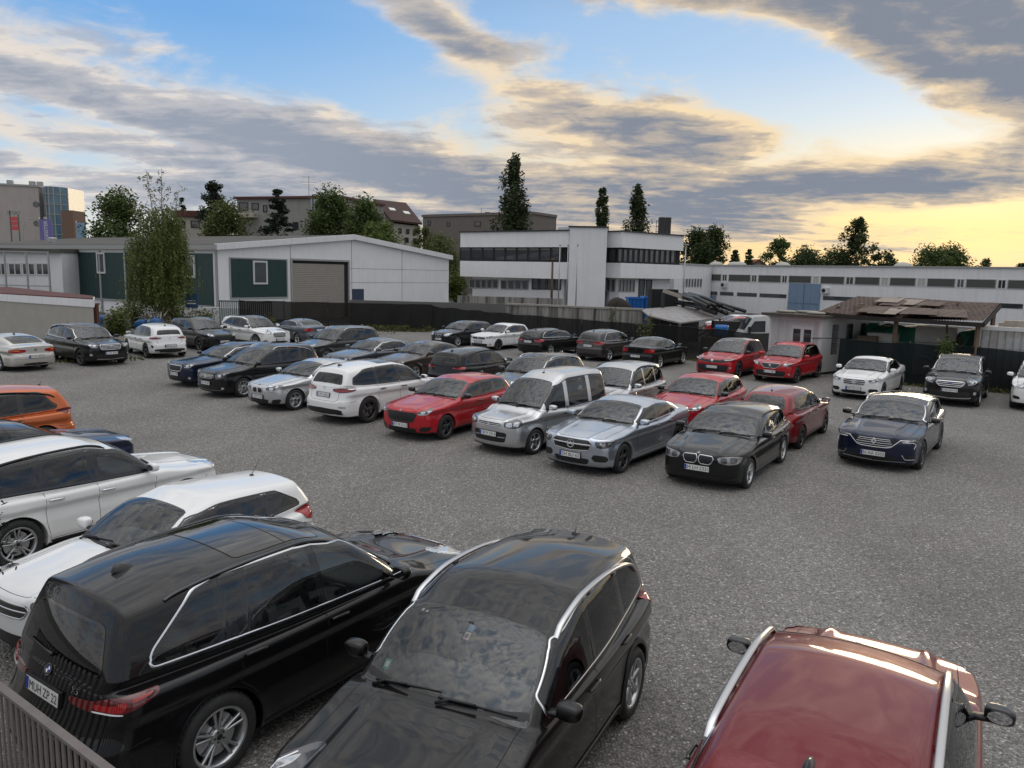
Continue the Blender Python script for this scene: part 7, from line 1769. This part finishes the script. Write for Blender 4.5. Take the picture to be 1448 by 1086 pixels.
a, b = at(938, 411, 51), at(977, 424, 51); r = empty('loading_ramp', (a.x, 51, 0), 0, 'pale beam sloping down left of the black pipe bundle', 'beam'); m = MB(); m.bar((0, 0, a.z), (b.x - a.x, 0, b.z), .22, .25); m.build('beam', [plain('pale_boards', (.34, .30, .25), .85)], r); m = MB(); m.box(-.1, .1, -.1, .1, 0, a.z - .1); m.box(b.x - a.x - .6, b.x - a.x - .4, -.1, .1, 0, b.z - .1); m.build('post', [DARKF], r)
m = MB(); p0 = at(940, 428, 53); m.box(-.9, .9, 0, 1.5, 0, p0.z + .9); o = m.build('dark_booth', [DARKV]); o.location = (p0.x, 53, 0); tag(o, 'black upright booth behind the pale sloping beam', 'booth')
def skip(px0, px1, ytop, Y, label):
    a, b = at(px0, ytop, Y), at(px1, ytop, Y); w = b.x - a.x; r = empty('waste_skip', ((a.x + b.x) / 2, Y, 0), 0, label, 'skip', 'blue waste skips before the office'); m = MB(); z = a.z
    m.add([(-w * .42, -.6, .2), (w * .42, -.6, .2), (w * .42, .6, .2), (-w * .42, .6, .2), (-w / 2, -.8, z), (w / 2, -.8, z), (w / 2, .8, z), (-w / 2, .8, z)], [(3, 2, 1, 0), (0, 1, 5, 4), (1, 2, 6, 5), (2, 3, 7, 6), (3, 0, 4, 7)])
    m.build('body', [BLUEP], r); m = MB()
    for s1, s2 in (((-w / 2, -.8), (w / 2, -.8)), ((w / 2, -.8), (w / 2, .8)), ((w / 2, .8), (-w / 2, .8)), ((-w / 2, .8), (-w / 2, -.8))): m.bar((*s1, z), (*s2, z), .12, .12)
    for k in range(4): x = -w * .4 + w * .8 * k / 3; m.box(x - .04, x + .04, -.84, -.6, .3, z - .1)
    m.build('rim', [BLUEP], r)
skip(887, 908, 421, 58, 'left blue waste skip beside the dark heap before the office'); skip(909, 931, 420, 58.5, 'right blue waste skip beside the black booth')
heap(874, 430, 56, (1.0, .7, 1.35), plain('dark_heap', (.03, .025, .02), .95, var=.4), 'dark rounded heap left of the blue skips', 'heap', 'dark_heap', .7, 2)
m = MB(); m.lathe([(0, 0), (.42, 0), (.45, .3), (.42, .62), (.45, .9), (.43, 1.15), (0, 1.17)], 20, 0, (0, 0, 0), 'z'); o = m.build('barrel', [BLUEP], None, True); p = at(1021, 458, 44); o.location = (p.x, 44, .95); o.scale = (.85, .85, .62); tag(o, 'blue barrel standing under the edge of the sheet metal shelter', 'barrel')
m = MB(); m.box(-1, 1, -.6, .6, 0, .95); o = m.build('crate_platform', [WOOD]); o.location = (p.x, 44, 0); tag(o, 'wooden platform carrying the blue barrel', 'platform')
# truck with white cab facing left
p = at(1068, 460, 43.5); r = empty('truck', (p.x + .45, 43.5, 0), R(176), 'white truck cab seen above the mesh fence beside the site cabin', 'truck'); TW = paint('truck_white', (.66, .66, .65), 0, .4, .3); r.scale = (.78, .8, .82)
cab = [(-.2, .75), (1.75, .75), (1.85, 1.35), (1.55, 1.75), (.95, 2.72), (-.05, 2.80), (-.2, 2.6)]
m = MB(); m.prism([(x, z) for x, z in cab], -1.0, 1.0, 'y'); m.build('cab', [TW], r)
for sg in (-1, 1):
    m = MB(); q = [(.12, 1.75), (1.28, 1.72), (.86, 2.42), (.14, 2.45)]; m.add([(x, sg * 1.012, z) for x, z in q], [(0, 1, 2, 3)]); m.build('side_window', [PANE], r); m = MB()
    for i in range(4): a, b = q[i], q[(i + 1) % 4]; m.bar((a[0], sg * 1.015, a[1]), (b[0], sg * 1.015, b[1]), .06, .03)
    m.build('window_frame', [DARKF], r); m = MB(); m.box(1.15, 1.32, sg * 1.02, sg * 1.3, 1.65, 2.05); m.build('mirror', [BLK], r)
m = MB(); m.add([(1.53, -.88, 1.82), (1.53, .88, 1.82), (1.02, .84, 2.64), (1.02, -.84, 2.64)], [(0, 1, 2, 3)]); o = m.build('windscreen', [PANE], r); o.location = (.02, 0, .01)
m = MB(); m.box(-4.2, -.3, -1.05, 1.05, .95, 1.1); m.box(-4.2, -.3, -1.05, -.98, 1.1, 1.55); m.box(-4.2, -.3, .98, 1.05, 1.1, 1.55); m.box(-.34, -.28, -1.0, 1.0, 1.1, 2.3); m.build('flatbed', [STEEL], r)
ty, ri, br = wheel_set('steel', .38)
for x in (1.0, -3.0):
    for sg in (1, -1):
        o = link(bpy.data.objects.new('wheel', br), r); o.location = (x, sg * .88, .38); o.rotation_euler = (0, 0, 0 if sg > 0 else math.pi); link(bpy.data.objects.new('tyre', ty), o); link(bpy.data.objects.new('rim', ri), o)
# cars half hidden in the yard
if not ONLY:
    far = dict(h=.05)
    for key, px, Y, yaw, pm, label in (('POL', 662, 84, 172, P_WHITE, 'white car showing above the wall left of the blue estate'), ('YETI', 712, 82, 178, P_NAVYM, 'blue estate showing above the wall before the office'), ('E91', 1036, 62, -160, P_WHITE, 'white car in the yard behind the black pipe bundle'), ('LEO', 1040, 58.5, 175, P_RED, 'red car low behind the truck cab in the yard')):
        c = dict(SPECS[key]); c['paint'] = pm; c['mirror'] = pm; c.pop('fplate', None); p = at(px, 425, Y); build_car(c, (p.x, Y), yaw, label, 'cars beyond the fence', .05)
# poles
def pole(px, y0, Y, rad, label, mat=STEEL, name='flag_pole', cat='pole', arm=None):
    p = at(px, y0, Y); r = empty(name, (p.x, Y, 0), 0, label, cat); m = MB(); m.tube([(0, 0, 0), (0, 0, p.z)], [rad, rad * .7], 8); m.lathe([(rad * 2.2, 0), (rad * 2.2, .08), (rad, .1)], 10, 0, (0, 0, 0), 'z'); m.build('shaft', [mat], r, True); m = MB(); m.add(*sbox((0, 0, p.z + .05), (rad * 1.6, rad * 1.6, .08), .9)); m.build('finial', [mat], r, True)
pole(792, 347, 74, .06, 'flag pole left of the pair before the stair tower'); pole(803.5, 347, 74, .06, 'flag pole in the middle before the stair tower'); pole(817, 347, 74, .06, 'flag pole standing furthest right before the stair tower'); pole(781.5, 368, 72, .13, 'short rusty brown pole before the left office wing', plain('rust_brown', (.10, .055, .03), .8), 'post')
p = at(970, 346, 70); r = empty('street_lamp', (p.x, 70, 0), 0, 'slim grey lamp post before the link building', 'lamp'); m = MB(); m.tube([(0, 0, 0), (0, 0, p.z)], [.08, .045], 8); m.build('pole', [STEEL], r, True); m = MB(); m.add(*sbox((.0, 0, p.z), (.30, .12, .06), .5)); m.build('lamp_head', [GREYF], r, True)
# left yard clutter under the birch
p = at(135, 440, 46); m = MB(); m.box(-.14, .14, -.14, .14, 0, 1.9); m.box(-.18, .18, -.18, .18, 1.9, 2.0); o = m.build('gate_post', [plain('rust_post', (.13, .05, .035), .8, var=.3)]); o.location = (p.x, 46, 0); tag(o, 'rust brown square post at the garage corner', 'post')
p = at(271, 428, 52.5); r = empty('notice_board', (p.x, 52.5, 0), 0, 'blue notice board on the low wall right of the birch', 'sign'); m = MB(); m.box(-.42, .42, -.03, .03, 1.5, 2.45); m.build('panel', [plain('board_blue', (.02, .07, .16), .4)], r); m = MB(); m.box(-.3, .3, -.034, -.03, 1.75, 1.83); m.box(-.25, .25, -.034, -.03, 1.95, 2.0); m.build('printed_lines', [PLATE], r); m = MB(); m.box(-.03, .03, .03, .08, 0, 2.4); m.build('post', [STEEL], r)
for k, (px, Y, s, lb) in enumerate(((198, 50.0, (.36, .3, .40), 'blue plastic sack under the birch, left of the round one'), (219, 49.6, (.40, .35, .45), 'rounded blue plastic sack under the birch'), (149, 49.5, (.5, .4, .5), 'blue plastic sack beside the rust brown post'))):
    heap(px, 440, Y, s, plain('blue_sack', (.02, .10, .28), .5, var=.35, bump=.5, bscale=5), lb, 'sack', 'plastic_sack', .6, k)
heap(165, 440, 49.2, (.8, .6, .62), plain('grey_cover', (.20, .20, .19), .8, var=.3, bump=.5, bscale=5), 'grey covered heap between the blue sacks', 'heap', 'covered_heap', .6, 9)
p = at(236, 440, 50.5); r = empty('scrap_pile', (p.x, 50.5, 0), 0, 'tangle of bars and boards right of the blue sacks', 'scrap'); m = MB(); g = np.random.default_rng(13)
for k in range(24): a = Vector((g.uniform(-1.6, 1.6), g.uniform(-.6, .6), g.uniform(.2, 1.3))); d = Vector((g.normal(), g.normal() * .4, g.normal() * .6)).normalized() * g.uniform(.3, .9); m.bar(a - d, a + d, .06, .04, k % 3)
m.build('bars', [WOOD, STEEL, plain('pale_boards', (.34, .30, .25), .85)], r)
m = MB(); m.box(0, 6.5, 0, .3, 0, 1.35); o = m.build('low_wall', [WHITED]); q = at(228, 440, 56); o.location = (q.x, 56, 0); tag(o, 'low whitish wall under the green flank of the hall', 'wall')
# ------------------------------------------------------------------ weeds, shrubs, saplings
def plant(loc, H, W, leaf, label, cat, name, n, size, seed, group=None, stems=5, base=.0):
    g = np.random.default_rng(seed); r = empty(name, loc, 0, label, cat, group); m = MB(); C = []
    for k in range(stems):
        a = g.uniform(0, 6.28); q = g.uniform(.1, 1) * W * .4; e = Vector((math.cos(a) * q, math.sin(a) * q, H * g.uniform(.7, 1))); m.tube([(e.x * .2, e.y * .2, 0), e * .55 + Vector((0, 0, .05)), e], [.016, .012, .004], 5)
        for i in range(n // stems): t = g.uniform(base, 1.05); C.append(Vector((e.x * (.2 + .8 * t), e.y * (.2 + .8 * t), e.z * t)) + Vector(g.normal(size=3)) * W * .13)
    m.build('stem', [BARK], r, True); C = np.array([tuple(c) for c in C]); C[:, 2] = np.maximum(C[:, 2], .02); V, F = leaves(C, size, g, .7, .1); part('foliage', V, F, [LF[leaf]], r, smooth=False)
for px, Y, H, W, lb, sd in ((911, 41.2, 2.45, .95, 'young willow sapling by the fence left of the sheet metal shelter', 1), (867, 45.6, 2.35, .9, 'thin sapling growing over the mesh fence behind the brown grey car', 2), (888, 43.6, 1.3, .8, 'low leafy weed at the foot of the mesh fence', 3)):
    p = at(px, 460, Y); plant((p.x, Y - .3, 0), H, W, 'grass', lb, 'sapling', 'sapling', 420, .07, sd, 'saplings along the mesh fence', 6, .3)
p = at(1340, 480, 31.6); plant((p.x, 31.5, 0), 2.15, 1.0, 'mid', 'leafy weed growing over the green fence behind the black off-roader', 'shrub', 'shrub', 420, .09, 7, None, 6, .5)
for px, Y, H, W, n, lb, sd in ((165, 47.5, 1.5, 2.2, 1400, 'ragged pale green bush between the garage and the white crossover', 1), (245, 53, 1.3, 2.4, 1300, 'low bush under the birch before the hall wall', 2), (292, 53.5, 1.2, 1.6, 900, 'yellow green bush left of the bar panels', 3), (190, 53.0, 1.5, 2.6, 1400, 'ragged bush at the foot of the birch', 4), (374, 53.6, .8, 1.5, 500, 'small bush before the right bar panel', 5)):
    p = at(px, 450, Y); plant((p.x, Y, 0), H, W, 'olive' if sd % 2 else 'grass', lb, 'bush', 'bush', n, .11, 20 + sd, 'bushes below the hall', 9)
C = []; g = np.random.default_rng(31)
def strip(a, b, n, w, h):
    for _ in range(n):
        t = g.uniform(0, 1); x = a[0] + (b[0] - a[0]) * t + g.normal() * w; y = a[1] + (b[1] - a[1]) * t + g.normal() * w; k = .35 + .65 * (math.sin(x * 2.1) * math.sin(y * 1.3 + x) > -.2); C.append((x, y, g.uniform(.02, h) * k))
strip((-19, 53.9), (-6, 55.4), 2600, .30, .42); strip((-5.5, 56.0), (12, 37.6), 1500, .15, .25); strip((-26, 33), (-18.0, 35.0), 1500, .6, .14); strip((-30, 30), (-21.5, 30.0), 1800, .5, .12); strip((-18, 48), (-10, 52.5), 1200, .7, .3); strip((14.8, 33.6), (22, 29.4), 500, .12, .2)
V, F = leaves(np.array(C), .10, g, 1.0, -.2); o = part('weeds', V, F, [LF['grass']], None, smooth=False); tag(o, 'thin weeds and grass along the fences', 'weeds', None, 'stuff')
# evergreen at the left photo edge
g = np.random.default_rng(77); r = empty('evergreen_shrub', (-5.62, 7.2, 0), 0, 'dark evergreen shrub showing at the left photo edge beside the white hatchback', 'shrub'); C, cc = grow('poplar', 2.75, 1.1, g, .5, 7000, 90); m = MB(); m.tube([(0, 0, 0), (0, 0, 3.2)], [.06, .02], 7); m.build('trunk', [BARK], r, True); V, F = leaves(C, .035, g, .9, -.1); part('crown', V, F, [LF['needle']], r, smooth=False)
# railing nearest the camera
a, b = at(0, 968, 5.5), at(157, 1090, 4.55); a.z = b.z = 1.42
w = Wall((-3.81 - 1.33, 5.41 + .95), (-2.35, 4.367)); r = empty('railing', (w.a.x, w.a.y, 0), 0, 'brown grey flat bar railing in the lower left corner', 'railing', wc=True); L = w.L; RAILM = plain('railing_brown', (.14, .12, .11), .5, var=.15, scale=8)
m = MB(); m.box(0, L, -.03, .03, 1.175, 1.20); m.box(0, L, -.025, .025, .12, .16); o = m.build('rail', [RAILM], r); o.matrix_basis = w.T()
m = MB(); n = int(L / .088)
for i in range(n + 1): x = L * i / n; m.box(x - .018, x + .018, -.006, .006, .16, 1.175)
o = m.build('bars', [RAILM], r); o.matrix_basis = w.T()
# stickers and papers behind the windscreen of the near black car
if 'TIG' in BUILT:
    rt, S = BUILT['TIG']
    def sticker(y, t, w, h, mats, sub=None):
        P = [(y - w, t - h), (y + w, t - h), (y + w, t + h), (y - w, t + h)]; o = patch(S, 'sticker', np.array(P), 'ws', [mats], rt, -.006, .03)
        if sub: patch(S, 'sticker_mark', np.array([(y - w * .55, t - h * .55), (y + w * .55, t - h * .55), (y + w * .55, t + h * .55), (y - w * .55, t + h * .55)]), 'ws', [sub], o, -.005, .03)
    L = S.fw[3]
    sticker(.02, L - .20, .028, .030, plain('sticker_blue', (.06, .22, .42), .5)); sticker(.015, L - .275, .026, .034, plain('sticker_pink', (.62, .42, .40), .5), plain('sticker_dark', (.06, .05, .05), .5)); sticker(-.58, .18, .035, .045, plain('sticker_green', (.08, .35, .25), .5), PLATE); sticker(-.52, L - .12, .014, .014, PLATE); sticker(-.47, L - .13, .012, .012, PLATE)
# ------------------------------------------------------------------ air and light
w = bpy.data.worlds.new('World'); scene.world = w; w.use_nodes = True
class WT(NT):
    def __init__(s, tree): s.t = tree; s.t.nodes.clear()
t = WT(w.node_tree)
SUN_AZ, SUN_EL = 30.0, 7.0
co = t.n('ShaderNodeTexCoord').outputs['Generated']; nrm = t.n('ShaderNodeVectorMath', operation='NORMALIZE'); t.l(co, nrm.inputs[0]); d = nrm.outputs[0]
sp = t.n('ShaderNodeSeparateXYZ'); t.l(d, sp.inputs[0]); X, Y, Z = sp.outputs
az = t.math('MULTIPLY', t.math('ARCTAN2', X, Y), 180 / math.pi); el = t.math('MULTIPLY', t.math('ARCSINE', Z), 180 / math.pi)
cb = t.n('ShaderNodeCombineXYZ'); 
def comb(a, b, c=0.0):
    n = t.n('ShaderNodeCombineXYZ')
    for i, v in enumerate((a, b, c)):
        if isinstance(v, (int, float)): n.inputs[i].default_value = v
        else: t.l(v, n.inputs[i])
    return n.outputs[0]
# cloud deck in perspective: distance along the sight line to a flat layer
zz = t.math('ADD', t.math('MAXIMUM', Z, 0.0), .11)
cx, cy = t.math('DIVIDE', X, zz), t.math('DIVIDE', Y, zz)
deck = comb(t.math('MULTIPLY', cx, 1.0), t.math('MULTIPLY', cy, 1.0))
n1 = t.noise(deck, 1.15, 9, .58, .35); n2 = t.noise(t.mapping(deck, (2.2, 2.6, 1), (0, 0, R(25))), 2.1, 9, .62, .5); n3 = t.noise(t.mapping(deck, (1.0, 3.2, 1), (0, 0, R(-14))), 1.6, 8, .6, .3)
n4 = t.noise(comb(t.math('MULTIPLY', az, .11), t.math('MULTIPLY', el, .42)), 1.0, 7, .6, .8)
def gauss(a0, e0, sa, se, rot, amp):
    """a soft elongated cloud bank at azimuth a0, elevation e0 (degrees)"""
    da = t.math('SUBTRACT', az, a0); de = t.math('SUBTRACT', el, e0); c, s = math.cos(R(rot)), math.sin(R(rot))
    u = t.math('DIVIDE', t.math('ADD', t.math('MULTIPLY', da, c), t.math('MULTIPLY', de, s)), sa); v = t.math('DIVIDE', t.math('SUBTRACT', t.math('MULTIPLY', de, c), t.math('MULTIPLY', da, s)), se)
    q = t.math('ADD', t.math('MULTIPLY', u, u), t.math('MULTIPLY', v, v)); return t.math('MULTIPLY', t.math('EXPONENT', t.math('MULTIPLY', q, -1.0)), amp)
BANKS = [(-24, 9.3, 15, 2.3, -13, .50), (-8, 7.0, 13, 2.6, -12, .50), (-26, 5.5, 16, 2.4, -8, .34), (-4, 3.6, 20, 1.7, -4, .30), (-4.5, 15.8, 7, 1.5, -26, .46), (-27, 13.8, 5, .9, 0, .26), (0, 19.5, 5, 1.2, 0, .20),
         (10, 8.6, 9, 2.2, -9, .36), (5, 6.3, 12, 1.5, -4, .28), (3, 12.6, 7, .9, 6, .14), (25, 17.2, 10, 3.6, -34, .85), (12, 18.8, 9, 1.5, -6, .46), (34, 12.8, 6, 3.2, -30, .62), (26, 6.3, 12, 1.25, 3, .75), (12, 4.2, 8, 1.3, -4, .40), (36, 8.8, 6, .7, 6, .34), (22, 3.2, 9, .5, 0, .16), (34, .9, 10, .6, 0, .12), (30, 5.0, 9, .35, 4, .20), (24, 2.2, 7, .35, -3, .20), (-20, 7.4, 12, .5, -10, -.30), (-30, 6.6, 7, .6, -6, -.30), (-8, 5.0, 9, .45, -6, -.26),
         (-16, 15, 7, 2.0, -10, -.40), (-12, 12.8, 5, 1.4, -20, -.30), (20, 12.3, 8, 2.0, -22, -.30), (12, 10.4, 8, 1.5, -8, .34), (2, 10.6, 5, 1.2, 0, .16), (30, 4.4, 8, .9, 0, -.16)]
cov = None
for b in BANKS:
    g = gauss(*b); cov = g if cov is None else t.math('ADD', cov, g)
pz = comb(t.math('MULTIPLY', az, .085), t.math('MULTIPLY', el, .20)); pz2 = comb(t.math('ADD', t.math('MULTIPLY', az, .085), .16), t.math('ADD', t.math('MULTIPLY', el, .20), .13))
m1 = t.noise(pz, 1.5, 10, .60, .6); m2 = t.noise(pz2, 1.5, 10, .60, .6)
edge = t.math('ADD', t.math('MULTIPLY', t.math('SUBTRACT', m1, .5), 1.25), t.math('MULTIPLY', t.math('SUBTRACT', n2, .5), .45)); edge = t.math('ADD', edge, t.math('MULTIPLY', t.math('SUBTRACT', n3, .5), .40))
high = t.n('ShaderNodeMapRange'); high.inputs[1].default_value = 18; high.inputs[2].default_value = 30; high.inputs[3].default_value = 0; high.inputs[4].default_value = 1; t.l(el, high.inputs[0])
inview = t.math('ADD', t.math('MULTIPLY', cov, 1.0), t.math('MULTIPLY', edge, .68))
back = t.n('ShaderNodeMapRange'); back.inputs[1].default_value = 38; back.inputs[2].default_value = 60; t.l(t.math('ABSOLUTE', az), back.inputs[0])
gen = t.math('ADD', .22, t.math('MULTIPLY', edge, .95))
wgt = t.math('MAXIMUM', high.outputs[0], back.outputs[0])
den = t.math('ADD', t.math('MULTIPLY', inview, t.math('SUBTRACT', 1.0, wgt)), t.math('MULTIPLY', gen, wgt))
a = t.n('ShaderNodeMapRange', interpolation_type='SMOOTHSTEP'); a.inputs[1].default_value = .0; a.inputs[2].default_value = .34; t.l(den, a.inputs[0]); alpha = a.outputs[0]
thick = t.n('ShaderNodeMapRange'); thick.inputs[1].default_value = .12; thick.inputs[2].default_value = .50; thick.clamp = False; t.l(den, thick.inputs[0])
# closeness to the sun
sd = Vector((math.sin(R(SUN_AZ)) * math.cos(R(SUN_EL)), math.cos(R(SUN_AZ)) * math.cos(R(SUN_EL)), math.sin(R(SUN_EL))))
dt = t.n('ShaderNodeVectorMath', operation='DOT_PRODUCT'); t.l(d, dt.inputs[0]); dt.inputs[1].default_value = sd
ns = t.math('MAXIMUM', dt.outputs['Value'], 0.0); sun1 = t.math('POWER', ns, 5.0); sun2 = t.math('POWER', ns, 26.0)
# clear sky
sky = t.n('ShaderNodeTexSky'); sky.sky_type = 'NISHITA'; sky.sun_disc = False; sky.sun_elevation = R(SUN_EL); sky.sun_rotation = R(SUN_AZ); sky.dust_density = 1.5; sky.ozone_density = 2.0
nis = t.n('ShaderNodeVectorMath', operation='SCALE'); t.l(sky.outputs[0], nis.inputs[0]); nis.inputs[3].default_value = NISH
e01 = t.n('ShaderNodeMapRange'); e01.inputs[1].default_value = -1; e01.inputs[2].default_value = 30; t.l(el, e01.inputs[0])
left = t.ramp(e01.outputs[0], [(0, (.54, .53, .50)), (.10, (.57, .59, .58)), (.20, (.49, .57, .62)), (.36, (.28, .45, .66)), (.55, (.145, .33, .62)), (.70, (.14, .31, .60)), (.95, (.40, .50, .63)), (1, (.44, .53, .64))])
right = t.ramp(e01.outputs[0], [(0, (.46, .43, .38)), (.06, (.62, .49, .30)), (.13, (.74, .53, .245)), (.20, (.74, .57, .32)), (.28, (.66, .62, .50)), (.37, (.48, .57, .64)), (.50, (.32, .47, .66)), (.70, (.25, .40, .62)), (1, (.44, .53, .64))])
fr = t.n('ShaderNodeMapRange', interpolation_type='SMOOTHSTEP'); fr.inputs[1].default_value = .62; fr.inputs[2].default_value = .97; t.l(dt.outputs['Value'], fr.inputs[0])
clear = t.mix(fr.outputs[0], left, right)
clear = t.mix(1.0, clear, nis.outputs[0], 'ADD')
# clouds: lit rims warm, bodies grey, warmer towards the sun
lit = t.mix(fr.outputs[0], (.64, .585, .53), (.76, .60, .39)); body = t.mix(fr.outputs[0], (.255, .29, .355), (.19, .215, .265)); mid = t.mix(fr.outputs[0], (.43, .43, .455), (.52, .43, .33))
tx = t.math('ADD', t.math('MINIMUM', t.math('MAXIMUM', thick.outputs[0], 0.0), 1.55), t.math('MULTIPLY', t.math('SUBTRACT', n2, .5), 1.5)); tx = t.math('ADD', tx, t.math('MULTIPLY', t.math('SUBTRACT', n3, .5), 1.3)); tx = t.math('ADD', tx, t.math('MULTIPLY', t.math('SUBTRACT', n4, .5), 1.2))
tx = t.math('ADD', tx, t.math('MULTIPLY', t.math('SUBTRACT', m2, m1), 2.6)); tx = t.math('SUBTRACT', tx, t.math('MULTIPLY', sun2, .15))
k1 = t.n('ShaderNodeMapRange', interpolation_type='SMOOTHSTEP'); k1.inputs[1].default_value = .0; k1.inputs[2].default_value = .50; t.l(tx, k1.inputs[0]); k2 = t.n('ShaderNodeMapRange', interpolation_type='SMOOTHSTEP'); k2.inputs[1].default_value = .30; k2.inputs[2].default_value = 1.45; t.l(tx, k2.inputs[0])
cl = t.mix(k2.outputs[0], t.mix(k1.outputs[0], lit, mid), body)
ovr = t.mix(high.outputs[0], cl, t.mix(k2.outputs[0], t.mix(k1.outputs[0], (1.25, 1.18, 1.10), (1.0, .97, .94)), (.72, .73, .75)))
zen = t.ramp(t.math('DIVIDE', el, 90.0), [(0, (1, 1, 1)), (.19, (1, 1, 1)), (.28, (.70, .70, .70)), (.48, (.66, .66, .66)), (.70, (1.35, 1.35, 1.35)), (1, (1.9, 1.9, 1.9))])
col = t.mix(1.0, t.mix(alpha, clear, ovr), zen, 'MULTIPLY')
bgn = t.n('ShaderNodeBackground'); t.l(col, bgn.inputs[0]); bgn.inputs[1].default_value = SKY_K
ow = t.n('ShaderNodeOutputWorld'); t.l(bgn.outputs[0], ow.inputs[0])
w.cycles.sampling_method = 'MANUAL'; w.cycles.sample_map_resolution = 1024
sl = bpy.data.lights.new('sun', 'SUN'); sl.energy = .5; sl.angle = R(18); sl.color = (1, .80, .55); so = bpy.data.objects.new('sun', sl); COL.objects.link(so)
so.rotation_euler = (R(90 - 3.0), 0, R(180 - SUN_AZ)); so.location = (20, 30, 30)
scene.view_settings.view_transform = 'Standard'; scene.view_settings.look = 'None'; scene.view_settings.exposure = EXPO; scene.view_settings.gamma = 1
scene.render.film_transparent = False; scene.cycles.use_denoising = True; scene.cycles.max_bounces = 8; scene.cycles.transparent_max_bounces = 12; scene.cycles.caustics_reflective = False; scene.cycles.caustics_refractive = False; scene.cycles.sample_clamp_indirect = 8
